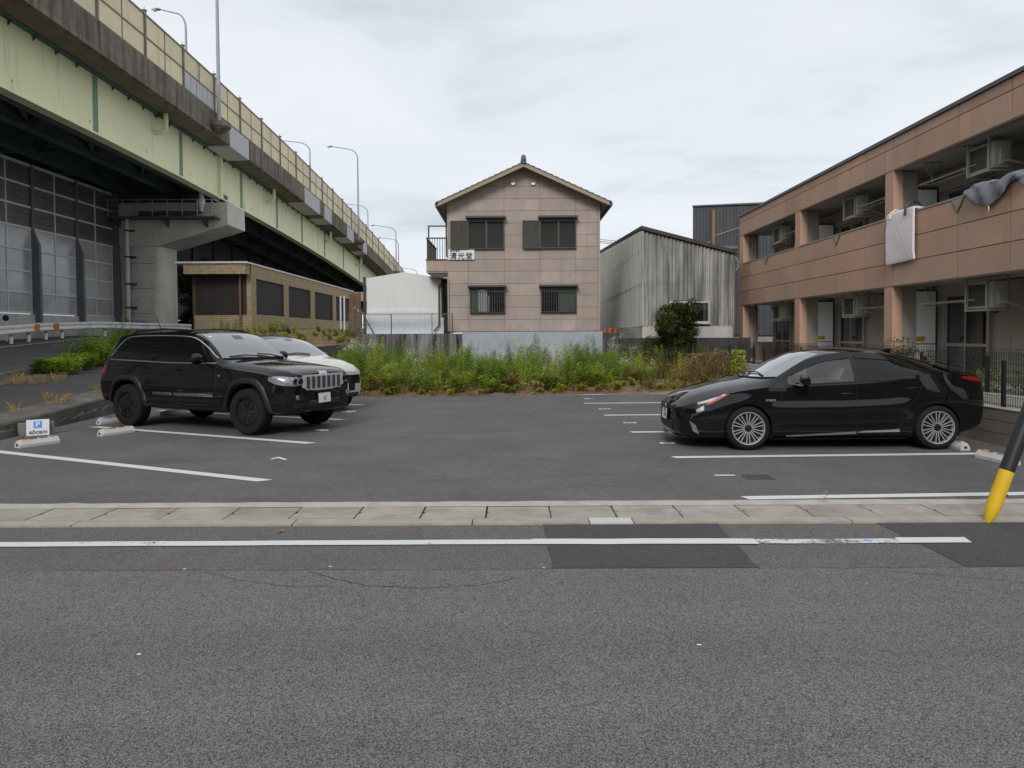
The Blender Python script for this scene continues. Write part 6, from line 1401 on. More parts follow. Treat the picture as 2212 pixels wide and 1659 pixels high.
for sg in (-1, 1):
    for nm, a, b in (('front_window',1.70,2.62),('rear_window',2.72,3.50),('quarter_window',3.57,4.40)):
        g = MB().grid(lambda u, v: cj.side(a+(b-a)*u, blf(a+(b-a)*u)+.01+(tlf(a+(b-a)*u)-.015-blf(a+(b-a)*u)-.01)*v, sg, .004), 24, 10).build(nm, 'glass_tint', sv_, smooth=1.0)
    for a, b in ((2.62,2.72),(3.50,3.57)): MB().grid(lambda u, v: cj.side(a+(b-a)*u, blf(a)+.01+(tlf(a)-.02-blf(a))*v, sg, .003), 4, 10).build('pillar_trim', 'gloss_black', sv_, smooth=1.0)
    MB().tube([cj.side(x, tlf(x), sg, .005) for x in [1.66+.094*i for i in range(31)]], .010, 6).build('chrome_trim', 'chrome', sv_, smooth=True)
    MB().tube([cj.side(1.64+.0945*i, blf(1.64+.0945*i), sg, .005) for i in range(31)], .011, 6).build('chrome_trim', 'chrome', sv_, smooth=True)
    for pts in ([(1.62,1.16),(1.60,.95),(1.58,.70),(1.57,.42)], [(2.67,1.17),(2.67,.70),(2.66,.42)], [(3.62,1.18),(3.60,1.02),(3.50,.86),(3.36,.62),(3.32,.42)], [(1.57,.42),(3.32,.42)], [(.50,1.0),(.9,1.045),(1.35,1.085)]):
        cj.path('panel_gap', 'trim_black', pts, sg, .004, -.0015)
    for a, b in ((1.66,2.65),(2.69,3.20)):
        cj.side_patch('door_moulding', 'chrome_dull', a, b, [(a,.60),(b,.605)], [(a,.66),(b,.655)], sg, .012, 24, 4)
    cj.side_patch('lower_cladding', 'trim_black', 1.33, 3.32, .33, .425, sg, .012, 30, 5)
    cj.side_patch('sill_trim', 'chrome_dull', 1.62, 3.12, .455, .475, sg, .006, 24, 2) if False else None
    for wx in (JF, JR):     # flat-topped wheel-arch flares
        A = [(wx-.56,.40),(wx-.50,.60),(wx-.40,.80),(wx-.27,.905),(wx-.12,.94),(wx+.12,.94),(wx+.27,.905),(wx+.40,.80),(wx+.50,.60),(wx+.56,.40)]
        A = [(max(.10,x),z) for x, z in A]
        vs = []; k = 0
        for i in range(len(A)-1):
            for j in range(5):
                x = A[i][0]+(A[i+1][0]-A[i][0])*j/5; z = A[i][1]+(A[i+1][1]-A[i][1])*j/5
                dx, dz = x-wx, z-.40; l = math.hypot(dx,dz); ix, iz = wx+dx/l*max(.445,l-.085), .40+dz/l*max(.445,l-.085)
                o_ = cj.side(x,z,sg,.003); p_ = cj.side(x*.7+ix*.3,z*.7+iz*.3,sg,.028); q_ = cj.side(ix,iz,sg,.026)
                if abs(q_.y) < .84: q_.y = sg*.86
                vs += [o_, p_, q_, Vector((q_.x,q_.y-sg*.08,q_.z))]; k += 1
        MB().add(vs, [(4*i+j,4*i+j+1,4*i+4+j+1,4*i+4+j) for i in range(k-1) for j in range(3)]).build('arch_flare', 'trim_black', sv_, smooth=.9)
    handle(cj, 2.50, 1.045, sg, 'paint_black'); handle(cj, 3.38, 1.07, sg, 'paint_black')
    mirror(cj, 1.86, 1.235, sg, 'paint_black', 1.25)
    hl = cj.side_patch('headlight', 'lamp_inner', .055, .40, [(.05,.815),(.2,.835),(.40,.90)], [(.05,.955),(.2,.972),(.40,.965)], sg, .005, 14, 6)
    cj.front_patch('lamp_front', 'lamp_inner', sg*.53, sg*.775, .815, .955, .005, 10, 6, parent=hl)
    for yy in (.58,.69): 
        p_ = cj.front(sg*yy,.885,.004); MB().lathe([(.052,-.014),(.045,-.02),(.035,-.008),(0,-.002)], p_, 'X', 18).build('projector', 'alloy_dark', hl, smooth=True)
    cj.side_patch('tail_light', 'tail_red', 4.56, 4.76, [(4.56,.96),(4.76,.93)], [(4.56,1.11),(4.76,1.05)], sg, .006, 8, 6)
    fl_ = cj.front_patch('fog_recess', 'trim_black', sg*.50, sg*.72, .575, .665, .004, 8, 4)
    p_ = cj.front(sg*.66,.625,.006); MB().lathe([(.042,-.01),(.036,-.018),(.0,-.012)], p_, 'X', 18).build('fog_lamp', 'lamp_inner', fl_, smooth=True)
    rl = MB().tube([cj.top(2.42,sg*.60,.0),cj.top(2.5,sg*.60,.035),cj.top(3.3,sg*.60,.055),cj.top(4.05,sg*.585,.035),cj.top(4.15,sg*.58,.0)], .018, 8).build('roof_rail', 'trim_black', sv_, smooth=True)
    p = cj.side(1.53,.965,sg,.003); bd = MB().box(p.x-.03,p.x+.03,p.y-.002,p.y+.004,p.z-.014,p.z+.014).build('badge', 'chrome', sv_)
    p = cj.side(1.98,.632,sg,.0145); text('moulding_lettering', sv_, 'GRAND CHEROKEE', .040, 'mesh_grey', p, (R(90),0,0 if sg < 0 else math.pi), extrude=.0012, spacing=1.3)
grj = cj.front_patch('grille', 'chrome_satin', -.55, .55, .70, .985, .012, 24, 8, fz=lambda u, v: (.715+.07*abs(2*u-1)**3)+(.985-.715-.07*abs(2*u-1)**3)*v)
for k in range(7):
    yc = -.405+.135*k
    cj.front_patch('slot_frame', 'chrome_satin', yc-.054, yc+.054, .735, .965, .020, 6, 8, parent=grj); cj.front_patch('slot', 'mesh_grey', yc-.041, yc+.041, .752, .950, .024, 6, 8, parent=grj)
text('hood_lettering', sv_, 'Jeep', .12, 'chrome_satin', cj.front(0,.995,.008)+Vector((.012,0,.022)), (R(62),0,R(-90)), extrude=.003, bold=.003)
cj.front_patch('bumper_skirt', 'trim_black', -.74, .74, .40, .545, .012, 24, 5); lg = cj.front_patch('lower_grille', 'mesh_grey', -.40, .40, .485, .56, .018, 16, 4)
for yy in (-.33,.33): MB().tube([cj.front(yy-.05,.53,.03),cj.front(yy+.05,.53,.03)], .02, 8).build('tow_hook', 'trim_black', lg, smooth=True)
plate_block(sv_, Matrix.Translation((-.035,0,.585)) @ Matrix.Rotation(R(-90),4,'Z') @ Matrix.Rotation(R(88),4,'X'), [('52',.075,.01,-.03),('~ ~',.07,.03,.02)])
cj.path('hood_gap', 'trim_black', [(.12,1.0),(.5,1.045),(1.0,1.09),(1.40,1.12)], 1, .004, -.001); cj.path('hood_gap', 'trim_black', [(.12,1.0),(.5,1.045),(1.0,1.09),(1.40,1.12)], -1, .004, -.001)
MB().tube([cj.top(4.1,0,0),Vector((4.28,0,2.02))], [.010,.004], 6).build('antenna', 'trim_black', sv_, smooth=True)
MB().box(.25,4.5,-.70,.70,.36,.52).build('underbody', 'trim_black', sv_)

# ---- white crossover with a black roof behind it
CRO = [(0.0, 0.34, 0.5, 0.52, 0.58, 0.7, 0.56, 0.8, 0.46, 0.82), (0.06, 0.29, 0.66, 0.52, 0.72, 0.76, 0.69, 0.86, 0.54, 0.885), (0.16, 0.26, 0.74, 0.54, 0.8, 0.82, 0.77, 0.915, 0.6, 0.945), (0.35, 0.25, 0.8, 0.58, 0.86, 0.89, 0.83, 0.965, 0.66, 1.0), (0.5638, 0.25, 0.83, 0.62, 0.895, 0.95, 0.86, 1.02, 0.7, 1.055), (0.7777, 0.25, 0.84, 0.65, 0.9, 0.985, 0.865, 1.055, 0.71, 1.095), (0.9, 0.25, 0.84, 0.66, 0.9, 1.0, 0.86, 1.08, 0.71, 1.125), (1.1, 0.25, 0.84, 0.66, 0.9, 1.01, 0.86, 1.18, 0.69, 1.235), (1.4, 0.25, 0.84, 0.66, 0.9, 1.02, 0.86, 1.345, 0.63, 1.4), (1.7, 0.25, 0.84, 0.66, 0.9, 1.03, 0.86, 1.455, 0.6, 1.505), (2.05, 0.25, 0.84, 0.66, 0.9, 1.04, 0.86, 1.505, 0.59, 1.555), (2.55, 0.25, 0.84, 0.67, 0.9, 1.06, 0.86, 1.5, 0.585, 1.55), (3.05, 0.26, 0.84, 0.68, 0.895, 1.09, 0.85, 1.45, 0.57, 1.5), (3.45, 0.28, 0.83, 0.7, 0.885, 1.11, 0.83, 1.36, 0.56, 1.41), (3.75, 0.31, 0.81, 0.72, 0.87, 1.09, 0.8, 1.21, 0.56, 1.26), (3.93, 0.36, 0.75, 0.7, 0.83, 1.0, 0.76, 1.08, 0.54, 1.11), (4.03, 0.42, 0.66, 0.68, 0.74, 0.88, 0.68, 0.93, 0.5, 0.95)]
wc = thing('white_crossover', 'cream-white crossover with a black roof half hidden behind the black off-roader', 'car', (-3.70,15.34,.006), rz=R(154.6)); wc.scale = (1,1,1.085)
cw = Car(wc, CRO, 4.03); cw.body('paint_white', [(.78,.34),(3.20,.34)], .385)
for wx in (.78,3.20):
    for sg in (-1,1): wheel(wc, wx, sg*.77, .335, sg, .335, .235, .22, 'suv')
wwf = lambda u, v: ((.91+.15*(2*u-1)**2)*(1-v)+(1.65+.10*(2*u-1)**2)*v, (2*u-1)*(.70*(1-v)+.565*v))
ww = cw.top_patch('windscreen', 'glass_wind', wwf, 24, 16); MB().tube([cw.top(.95,-.05,.02),cw.top(1.01,.3,.026),cw.top(1.03,.60,.022)], .011, 6).build('wiper', 'trim_black', ww, smooth=True)
MB().grid(lambda u, v: cw.top(1.49+.10*v, (2*u-1)*.10, .007), 8, 6).build('sensor_shade', 'lamp_dark', ww, smooth=1.0)
cw.top_patch('roof_skin', 'gloss_black', lambda u, v: (1.63+.09*(2*u-1)**2+1.9*v, (2*u-1)*(.60-.04*v)), 16, 20, .005)
for sg in (-1,1):
    t_ = [(1.2,1.17),(1.45,1.30),(1.75,1.415),(2.05,1.462),(2.55,1.462),(3.05,1.415),(3.45,1.30),(3.6,1.18)]; b_ = [(1.2,1.06),(3.6,1.13)]
    cw.side_patch('side_window', 'glass_tint', 1.23, 2.15, b_, t_, sg, .004, 20, 8); cw.side_patch('side_window', 'glass_tint', 2.21, 3.55, b_, t_, sg, .004, 24, 8)
    cw.side_patch('pillar_skin', 'gloss_black', 1.05, 3.60, [(1.05,1.09),(1.2,1.17),(1.45,1.30),(1.75,1.418),(2.05,1.465),(2.55,1.465),(3.05,1.418),(3.6,1.19)], [(1.05,1.13),(1.25,1.255),(1.45,1.355),(1.75,1.45),(2.05,1.49),(2.55,1.487),(3.05,1.44),(3.6,1.24)], sg, .0045, 30, 3)
    cw.side_patch('headlight', 'gloss_black', .05, .36, [(.05,.60),(.2,.62),(.36,.72)], [(.05,.755),(.2,.825),(.36,.86)], sg, .005, 10, 6); cw.front_patch('headlight', 'gloss_black', sg*.30, sg*.62, .56, .74, .005, 8, 5)
    cw.side_patch('corner_intake', 'trim_black', .05, .20, .30, .46, sg, .006, 6, 6); mirror(cw, 1.27, 1.09, sg, 'gloss_black', 1.05)
cw.front_patch('grille', 'trim_black', -.42, .42, .42, .74, .005, 16, 8); cw.front_patch('lower_intake', 'trim_black', -.55, .55, .28, .38, .006, 16, 4)
plate_block(wc, Matrix.Translation((-.03,0,.50)) @ Matrix.Rotation(R(-90),4,'Z') @ Matrix.Rotation(R(88),4,'X'), [('~ ~',.08,0,-.01)])
MB().box(.2,3.8,-.64,.64,.27,.42).build('underbody', 'trim_black', wc)
# ---------------------------------------------------------------- vegetation
def leafmat(name, c, var=0.35, vs=1.2, tr=0.38):
    m, nt, b = new_mat(name)
    pos = nt.nodes.new('ShaderNodeNewGeometry')
    col = mixc(nt, ramp(nt, noise(nt, vs, 3, 0.6), 0.3, 0.7), scol(c, 1-var), scol(c, 1+var))
    col = mixc(nt, ramp(nt, noise(nt, 45, 2, 0.6), 0.3, 0.7), mixc(nt, 1.0, col, (.75,.75,.7), 'MULTIPLY'), mixc(nt, 1.0, col, (1.25,1.22,1.05), 'MULTIPLY'))
    nt.links.new(col, b.inputs['Base Color']); b.inputs['Roughness'].default_value = 0.6; b.inputs['Specular IOR Level'].default_value = 0.3
    tl = nt.nodes.new('ShaderNodeBsdfTranslucent'); nt.links.new(col, tl.inputs[0]); mxs = nt.nodes.new('ShaderNodeMixShader'); mxs.inputs[0].default_value = tr
    nt.links.new(b.outputs[0], mxs.inputs[1]); nt.links.new(tl.outputs[0], mxs.inputs[2]); nt.links.new(mxs.outputs[0], nt.nodes['Material Output'].inputs[0])
leafmat('leaf_green', (0.26,0.385,0.06)); leafmat('leaf_yellow', (0.42,0.52,0.07)); leafmat('leaf_mid', (0.16,0.29,0.055)); leafmat('leaf_deep', (0.035,0.075,0.035)); leafmat('leaf_brown', (0.31,0.20,0.10)); leafmat('leaf_red', (0.16,0.095,0.05))
leafmat('straw', (0.46,0.33,0.15)); leafmat('flower_white', (0.66,0.66,0.58), .08); leafmat('leaf_dark', (0.045,0.07,0.026), .4); leafmat('leaf_olive', (0.125,0.145,0.04), .4); leafmat('leaf_black', (0.018,0.032,0.014), .4); mat('bark', (0.10,0.075,0.05), 0.9, 0.25, 12)
PM = ['leaf_green','leaf_yellow','leaf_mid','leaf_deep','leaf_brown','leaf_red','straw','flower_white']
RP = random.Random(21)
def leaf(m, p, d, L, w, mi, droop=.25):
    d = Vector(d).normalized(); s_ = d.cross(Vector((0,0,1)))
    if s_.length < .05: s_ = Vector((1,0,0))
    s_.normalize(); p = Vector(p); q = p+d*L*.5; e = p+d*L-Vector((0,0,droop*L))
    m.add([p, q+s_*w/2, e, q-s_*w/2], [(0,1,2,3)], mi)
def stem(m, p, h, lean, mi, r=.006):
    a = Vector(p); b = a+Vector((lean[0],lean[1],h)); k = len(m.v)
    m.add([a+Vector((r,0,0)),a+Vector((-r*.5,r*.8,0)),a+Vector((-r*.5,-r*.8,0)),b], [(0,1,3),(1,2,3),(2,0,3)], mi); return a, b
def weed(m, x, y, z, kind, h, rp=RP, col=None):
    if kind in ('golden','golden_y','golden_d'):
        base = {'golden':0,'golden_y':1,'golden_d':2}[kind]
        for _ in range(rp.randint(1,3)):
            px_, py_ = x+rp.uniform(-.07,.07), y+rp.uniform(-.07,.07); hh = h*rp.uniform(.75,1.05); lean = (rp.uniform(-.1,.1)*hh, rp.uniform(-.1,.1)*hh)
            a, b = stem(m, (px_,py_,z), hh, lean, 0 if base != 1 else 4, .007); n = int(44*hh/1.0)+16
            for i in range(n):
                t = .12+.88*i/n; p = a.lerp(b, t); an = i*2.4+rp.uniform(-.3,.3); L = (.18*(1-t)**.5+.045)*rp.uniform(.8,1.2)
                mi = base if t > .3 or rp.random() > .35 else rp.choice((1,4))
                leaf(m, p, (math.cos(an), math.sin(an), .55-.5*(1-t)), L, .034*rp.uniform(.7,1.2)+.006, mi, .28)
    elif kind == 'bush':
        base = rp.choice((1,1,0))
        for _ in range(rp.randint(5,8)):
            hh = h*rp.uniform(.6,1.0); an0 = rp.uniform(0,6.28); lean = (.45*hh*math.cos(an0)*rp.random(), .45*hh*math.sin(an0)*rp.random())
            a, b = stem(m, (x,y,z), hh, lean, 4, .005)
            for i in range(18):
                t = .2+.8*i/18; p = a.lerp(b, t); an = i*2.4+rp.random(); leaf(m, p, (math.cos(an), math.sin(an), .35), rp.uniform(.07,.13), rp.uniform(.035,.06), base if rp.random() < .8 else 4, .3)
    elif kind == 'clump':
        bs_ = rp.choice((0,0,1,2)) if col is None else col
        for _ in range(16):
            hh = h*rp.uniform(.45,1.0); an0 = rp.uniform(0,6.28); q = rp.random()**.5; lean = (.55*hh*math.cos(an0)*q, .55*hh*math.sin(an0)*q)
            a, b = stem(m, (x+.5*lean[0],y+.5*lean[1],z), hh, lean, 2, .005)
            for i in range(22):
                t = .15+.85*i/22; p = a.lerp(b, t); an = i*2.4+rp.random(); leaf(m, p, (math.cos(an), math.sin(an), .45), rp.uniform(.08,.15), rp.uniform(.04,.065), bs_ if rp.random() < .8 else rp.choice((1,2)), .3)
    elif kind == 'dry':
        for _ in range(rp.randint(3,6)):
            hh = h*rp.uniform(.6,1.0); lean = (rp.uniform(-.25,.25)*hh, rp.uniform(-.25,.25)*hh); a, b = stem(m, (x+rp.uniform(-.12,.12),y+rp.uniform(-.1,.1),z), hh, lean, 4, .005); c_ = rp.choice((4,5,6,4))
            for i in range(26):
                t = .25+.75*i/26; p = a.lerp(b, t); an = rp.uniform(0,6.28); leaf(m, p, (math.cos(an), math.sin(an), .7), rp.uniform(.025,.07), rp.uniform(.015,.03), c_ if rp.random() < .85 else 1, .1)
    elif kind == 'flea':
        for _ in range(rp.randint(2,4)):
            hh = h*rp.uniform(.8,1.05); lean = (rp.uniform(-.12,.12)*hh, rp.uniform(-.12,.12)*hh); a, b = stem(m, (x+rp.uniform(-.08,.08),y+rp.uniform(-.08,.08),z), hh, lean, 2, .006)
            for i in range(22):
                t = .1+.75*i/22; p = a.lerp(b, t); an = i*2.4; leaf(m, p, (math.cos(an), math.sin(an), .4), rp.uniform(.05,.10), .022, 2, .3)
            for i in range(11):
                an = rp.uniform(0,6.28); rr = rp.uniform(.02,.15); q = b+Vector((rr*math.cos(an), rr*math.sin(an), rp.uniform(-.10,.06)-rr*.3)); stem(m, b.lerp(a,.12), 0.01, (0,0), 2)
                m.add([b-Vector((0,0,.12)), b-Vector((.004,0,.12)), q], [(0,1,2)], 2)
                s_ = rp.uniform(.006,.011); m.add([q+Vector((-s_,0,-s_*.4)),q+Vector((s_,0,-s_*.4)),q+Vector((s_,s_*.3,s_)),q+Vector((-s_,s_*.3,s_))], [(0,1,2,3)], 7)
    elif kind == 'grass':
        for _ in range(26):
            an = rp.uniform(0,6.28); L = h*rp.uniform(.5,1.1); d = Vector((math.cos(an)*.55, math.sin(an)*.55, 1)); p = Vector((x+rp.uniform(-.06,.06),y+rp.uniform(-.06,.06),z)); w = Vector((-math.sin(an),math.cos(an),0))*.004
            q = p+d*L*.55; e = p+d*L*.8+Vector((math.cos(an),math.sin(an),-.1))*L*.3; m.add([p-w,p+w,q+w*.8,q-w*.8,e], [(0,1,2,3),(3,2,4)], 6)
# the mass of weeds
mass = MB()
def top_h(x):   # taller patches where the photograph shows them
    return .92+.20*math.sin(x*.9+.6)+.14*math.sin(x*2.3+1)
def patchy(x, y, a, b): return math.sin(x*a+1.3*math.sin(y*.7+b))+.6*math.sin(x*a*2.3+y*1.1+b*2)
i = 0
while i < 760:
    x = RP.uniform(-6.3,6.2); y = 19.9+ (8.0 if x < 4.2 else 5.5)*RP.random()**1.25
    if y < 19.9+.18*max(0,x+1): continue
    z = bedz(x,y); front_ = y < 21.3
    k = RP.random(); hh = (.66+.30*(1+patchy(x,y,1.1,.4))*.5+.22*(1+patchy(x,y,2.7,2))*.5)*RP.uniform(.6,1.42)
    sp = patchy(x,y,1.6,5)+RP.gauss(0,.55)
    if front_: kind, hh = (('bush',.5*hh+.12) if k < .36 else ('dry',.6*hh+.12) if k < (.60 if x < 1.2 else .84) else ('golden_y',.7*hh) if k < .85 else ('golden',.8*hh))
    else: kind = 'golden_d' if sp < -.9 else 'golden' if sp < .25 else 'flea' if sp < .45 else 'golden_y' if sp < 1.0 else 'bush' if sp < 1.35 else 'dry'
    if x > 4.6 and RP.random() < .6: kind, hh = 'dry', hh*.9
    if kind == 'flea': hh *= 1.08
    weed(mass, x, y, z, kind, hh); i += 1
for _ in range(48):     # broad leafy clumps in front of the taller stems
    x = RP.uniform(-5.6,5.0); y = 20.0+.16*max(0,x+1)+2.6*RP.random()**1.3; weed(mass, x, y, bedz(x,y), 'clump', RP.uniform(.38,.85), col=RP.choice((0,1,1,2,3,4)))
for _ in range(55):     # thin dead stalks above the mass
    x, y = RP.uniform(-6,5.5), RP.uniform(20.6,25); a, b = stem(mass, (x,y,bedz(x,y)), RP.uniform(.9,1.45), (RP.uniform(-.2,.2),RP.uniform(-.2,.2)), 4, .008)
    for q in range(14): leaf(mass, a.lerp(b,.6+.4*q/14), (RP.gauss(0,1),RP.gauss(0,1),.8), .05, .02, RP.choice((4,5)), .1)
for _ in range(170):
    x = RP.uniform(-5.6,6.8); y = 19.45+.14*max(0,x+1.5)+RP.uniform(-.05,.55); weed(mass, x, y, bedz(x,y), RP.choice(('dry','dry','grass','bush')), RP.uniform(.10,.30))
tag(mass.build('weeds', PM), 'dense mass of green and yellow weeds filling the bed below the house', 'weeds', kind='stuff')
lit = MB()
for _ in range(5200):
    x = RP.uniform(-5.4,7.1); y = 19.15+.13*max(0,x+1.5)+abs(RP.gauss(0,.55)); an = RP.uniform(0,6.28); L = RP.uniform(.02,.08); z = bedz(x,y)+RP.uniform(.004,.03); w = RP.uniform(.003,.010)
    d = Vector((math.cos(an),math.sin(an),RP.uniform(-.2,.5)))*L; s_ = Vector((-math.sin(an),math.cos(an),0))*w; p = Vector((x,y,z)); lit.add([p-s_,p+s_,p+d+s_,p+d-s_], [(0,1,2,3)], RP.choice((4,4,5,6)))
tag(lit.build('dry_litter', PM), 'dry brown plant litter along the front edge of the weed bed', 'litter', kind='stuff')
def plant(name, label, cat, x, y, specs, group=None, z=None):
    t = thing(name, label, cat, (x,y,bedz(x,y) if z is None else z), group); m = MB()
    for dx, dy, kind, h in specs: weed(m, x+dx, y+dy, (bedz(x+dx,y+dy) if z is None else z), kind, h)
    m.build('foliage', PM, t); MB().tube([(x,y,(bedz(x,y) if z is None else z)-.05),(x+.01,y,(bedz(x,y) if z is None else z)+.35*specs[0][3])], [.012,.006], 6).build('stem', 'bark', t); return t
G_ = 'tall weeds at the front of the bed'
plant('goldenrod', 'tallest bright green weed at the left end of the bed beside the white crossover', 'weed', -4.45, 20.2, [(0,0,'golden',1.65),(.15,.1,'golden',1.45),(-.15,.05,'golden',1.5),(.3,0,'golden_y',1.1),(.1,.2,'golden',1.6)], G_)
plant('dark_weed', 'drooping dark green weed standing out at the front of the bed left of centre', 'weed', -2.55, 19.9, [(0,0,'golden_d',.85),(.05,.0,'golden_d',.8),(.15,-.05,'golden_d',.4)], G_)
plant('red_dock', 'reddish brown seeding weed at the front of the bed below the house wall', 'weed', -1.65, 20.1, [(0,0,'dry',1.05),(.06,.03,'dry',1.1),(-.05,.02,'dry',.95)], G_)
plant('mugwort', 'bushy blue-green weed with dense leaves near the middle of the bed', 'weed', -.85, 20.4, [(0,0,'golden_d',.95),(.12,.05,'golden_d',.9),(-.13,.04,'golden_d',.85),(.0,-.1,'golden_d',.7)], G_)
plant('mugwort', 'tall leafy mid-green weed right of the middle of the bed', 'weed', 2.3, 21.4, [(0,0,'golden',1.15),(.14,.05,'golden',1.05),(-.13,.04,'golden',1.0),(.2,.1,'bush',.7)], G_)
plant('goldenrod', 'yellow-green weed with drooping top in front of the evergreen shrub', 'weed', 5.0, 24.2, [(0,0,'golden_y',1.35),(.14,.05,'golden_y',1.2),(-.1,.04,'bush',.9)], G_)
# weeds on the ramp verge
def vplant(label, x, y, specs):
    return plant('verge_weed', label, 'weed', x, y, specs, 'leafy weeds on the kerb of the ramp', z=T(x,y)+.02)
vplant('low bright green leafy weed clump on the kerb, nearest the left edge', -12.6, 19.4, [(dx,dy,'clump',.48) for dx in (-.38,-.1,.2,.42) for dy in (-.12,.2)])
vplant('large green leafy weed clump on the kerb just left of the off-roader', -13.15, 21.9, [(dx,dy,'clump',.90) for dx in (-.32,-.05,.2,.4) for dy in (-.15,.15)]+[(-.15,.0,'golden',1.4),(.3,.1,'golden',1.3)])
vplant('taller spiky green weeds half hidden behind the rear of the off-roader', -13.2, 23.3, [(dx,dy,'clump',.95) for dx in (-.3,.1,.5) for dy in (-.1,.2)]+[(.2,0,'golden',1.5),(.45,.1,'golden',1.35),(-.1,.1,'golden',1.5)])
vplant('small dull green weed clump between the two larger clumps on the kerb', -12.85, 20.7, [(dx,dy,'clump',.5) for dx in (-.2,.1,.3) for dy in (-.1,.1)])
vplant('green weed at the far left edge beside the guard rail', -18.2, 24.6, [(dx,0,'golden',1.0) for dx in (-.3,0,.2)])
dg_ = MB()
for (x0, y0, n, h, sp) in ((-9.45,12.75,7,.30,.5),(-9.35,14.3,4,.22,.5),(-9.5,14.9,3,.14,.5),(-12.0,17.0,9,.30,1.1),(-12.2,18.0,6,.26,.8),(-9.6,16.4,3,.18,.4)):
    for _ in range(n):
        x, y = x0+RP.gauss(0,sp*.5), y0+RP.gauss(0,sp*.35); weed(dg_, x, y, T(x,y)+.01, 'grass', h)
for _ in range(700):    # strands lying flat
    x0, y0, sx, sy = RP.choice(((-12.0,17.2,.9,.45),(-12.0,17.2,.9,.45),(-12.3,18.4,.6,.4),(-9.35,13.2,.15,1.6),(-9.3,14.8,.12,1.4)))
    x, y = x0+RP.gauss(0,sx*.6), y0+RP.gauss(0,sy*.6); an = RP.gauss(.5,.5); L = RP.uniform(.08,.35); z = T(x,y)+RP.uniform(.015,.06)
    dg_.add([(x,y,z),(x+.006,y+.006,z),(x+L*math.cos(an),y+L*math.sin(an),T(x+L*math.cos(an),y+L*math.sin(an))+RP.uniform(.015,.06))], [(0,1,2)], RP.choice((6,6,4)))
tag(dg_.build('dry_grass', PM), 'tufts of straw-coloured dry grass along the path and verge', 'grass', kind='stuff')
bk = MB()
for _ in range(240):
    u, v = RP.random(), RP.random(); x = -13+6.6*u; y0 = 23.05 if x < -9.4 else 23.05+(x+9.4)*5/3.25; zf = 1.0 if x < -9.4 else 1.08+.08*(x+9.4); y = y0+(30-y0)*v; z = zf+(1.8-zf)*v**.8
    weed(bk, x, y, z, RP.choice(('grass','grass','dry','bush')), RP.uniform(.15,.4))
for _ in range(16): weed(bk, RP.uniform(-12.2,-8.2), RP.uniform(29.0,30.6), 1.75, RP.choice(('golden','golden','bush')), RP.uniform(.45,.95))
tag(bk.build('bank_grass', PM), 'dry grass and green weeds on the bank below the brick building', 'grass', kind='stuff')
fw_ = MB()
for _ in range(14): weed(fw_, RP.uniform(-5.9,-4.9), RP.uniform(23.6,26), .3, 'flea', RP.uniform(.95,1.3))
tag(fw_.build('white_fleabane', PM), 'white flowering fleabane behind the cream-white crossover', 'flowers', kind='stuff')
# small sprout in the gutter
gs = thing('gutter_sprout', 'tiny green sprout growing in the gutter strip in front of the right bays', 'weed', (3.08,6.9,.01)); m = MB(); [leaf(m, (3.08,6.9,.01+.012*i), (math.cos(i*2.4),math.sin(i*2.4),.8), .045, .016, 0, .2) for i in range(9)]; m.build('foliage', PM, gs)
# leafy crown made of many small leaves
def crown(blobs, n, size, mats_w, rp, flat=.0):
    m = MB()
    for _ in range(n):
        c, r_ = rp.choices(blobs, weights=[b[1]**2 for b in blobs])[0]
        d = Vector((rp.gauss(0,1), rp.gauss(0,1), rp.gauss(0,1))).normalized(); rad = r_*rp.uniform(.55,1.05); p = Vector(c)+d*rad
        dd = (d+Vector((rp.uniform(-.7,.7), rp.uniform(-.7,.7), rp.uniform(-.5,.6)))).normalized()
        leaf(m, p, dd, size*rp.uniform(.6,1.3), size*.5*rp.uniform(.7,1.2), rp.choice(mats_w), .2)
    return m
def bush(name, label, x, y, z, blobs, n, size, mats, mw, cat='shrub'):
    t = thing(name, label, cat, (x,y,z)); rp = random.Random(int(abs(x*100)))
    crown([((x+b[0],y+b[1],z+b[2]),b[3]) for b in blobs], n, size, mw, rp).build('crown', mats, t)
    for b in blobs[:6]: MB().tube([(x,y,z-.1),(x+b[0]*.4,y+b[1]*.4,z+b[2]*.5),(x+b[0]*.9,y+b[1]*.9,z+b[2])], [.035,.02,.008], 6).build('trunk', 'bark', t)
    return t
sb = random.Random(9)
bl = [(sb.gauss(0,.55)*(1.2-.5*k/26), sb.gauss(0,.35), .35+1.75*(k/26)**.9+sb.uniform(-.1,.1), sb.uniform(.20,.36)) for k in range(26)]
bush('evergreen_shrub', 'dark round evergreen shrub in front of the corrugated shed window', 5.85, 25.4, .55, bl+[(.45,0,1.75,.28),(.62,0,1.35,.3),(-.55,0,.6,.35),(.1,0,2.05,.25)], 17000, .095, ['leaf_dark','leaf_olive'], (0,0,0,1,1))
bush('pier_ivy', 'dark ivy covered tree between the concrete pier and the brick building', -21.1, 46.4, 1.7, [(sb.gauss(0,.5),sb.gauss(0,.8),.4+4.3*k/22,sb.uniform(.5,.8)) for k in range(22)], 11000, .20, ['leaf_black','leaf_dark'], (0,0,1), 'tree')
bush('rail_shrub', 'small dark shrub at the foot of the concrete pier behind the guard rail', -21.9, 40.6, 1.7, [(sb.gauss(0,.4),sb.gauss(0,.3),.35+sb.random()*.5,.3) for k in range(9)], 900, .10, ['leaf_dark','leaf_olive'], (0,1))
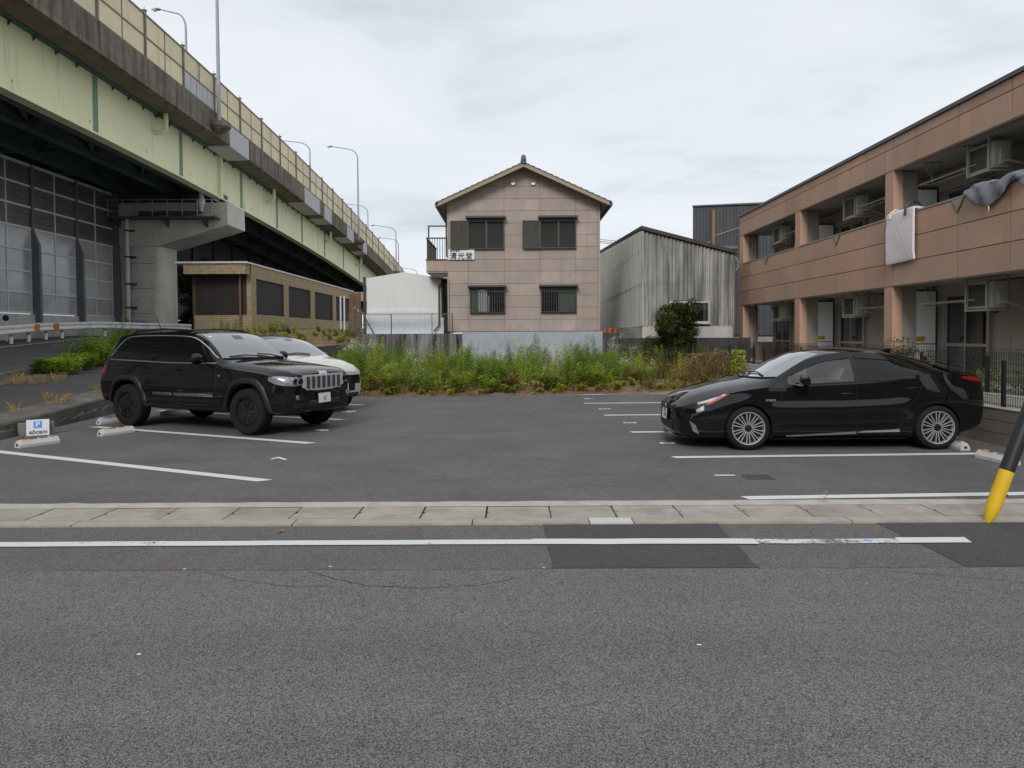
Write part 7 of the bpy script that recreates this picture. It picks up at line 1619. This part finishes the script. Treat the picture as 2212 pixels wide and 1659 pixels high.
bush('column_shrub', 'sparse green shrub behind the fence at the foot of the near balcony column', 8.75, 16.2, .5, [(sb.gauss(0,.15),sb.gauss(0,.8),.35+sb.random()*.55,.22) for k in range(12)], 1500, .08, ['leaf_dark','leaf_olive'], (0,1,1))
hd = crown([((8.75+sb.uniform(-.15,.25),9.2+.28*k,.75+sb.uniform(-.1,.12)),.26) for k in range(16)], 3200, .07, (0,1,1), sb)
hdt = thing('low_hedge', 'low green hedge behind the mesh fence at the right edge', 'hedge', (8.75,11,.5)); hd.build('foliage', ['leaf_dark','leaf_green'], hdt)
# dry vine heap hanging on the fence
vh = thing('dry_vines', 'tangled heap of dry brown and yellow vines hanging on the fence beside the sedan', 'vines', (6.1,20.9,0)); m = MB()
for _ in range(430):
    x = sb.uniform(5.15,7.1); y = 21.3+sb.uniform(-.25,.35); tp_ = (1.30-.25*abs(x-6.3)-.1*sb.random()) if x > 5.5 else .8+.9*(x-5.15)
    z1 = sb.uniform(.25,1)*tp_; pts = [Vector((x,y,z1))]; d = Vector((sb.uniform(-.3,.3),sb.uniform(-.25,.1),.15))
    for k in range(7):
        d = d*.8+Vector((sb.uniform(-.1,.1),sb.uniform(-.06,.06),-.10)); pts.append(pts[-1]+d*.35)
    pts = [Vector((p.x,p.y,max(.04,p.z))) for p in pts]
    m.tube(pts, .005, 3, cap=False, mi=sb.choice((4,4,5,6)))
    for k in range(4):
        p = sb.choice(pts); leaf(m, p, (sb.gauss(0,1),sb.gauss(0,1),sb.gauss(0,.6)), sb.uniform(.04,.09), sb.uniform(.03,.05), sb.choice((1,1,4,4,5)) if x > 5.9 else sb.choice((4,4,5)), .3)
for _ in range(500):
    x = sb.uniform(6.55,6.95); z = sb.uniform(.5,1.2); leaf(m, (x,21.0+sb.uniform(-.1,.1),z), (sb.gauss(0,1),sb.gauss(0,1)-.6,sb.gauss(0,.6)), .07, .05, 1, .3)
m.build('vine_stems', PM, vh)

# scene bookkeeping: helper property used only while building
for o in bpy.data.objects:
    if '_abs' in o: del o['_abs']
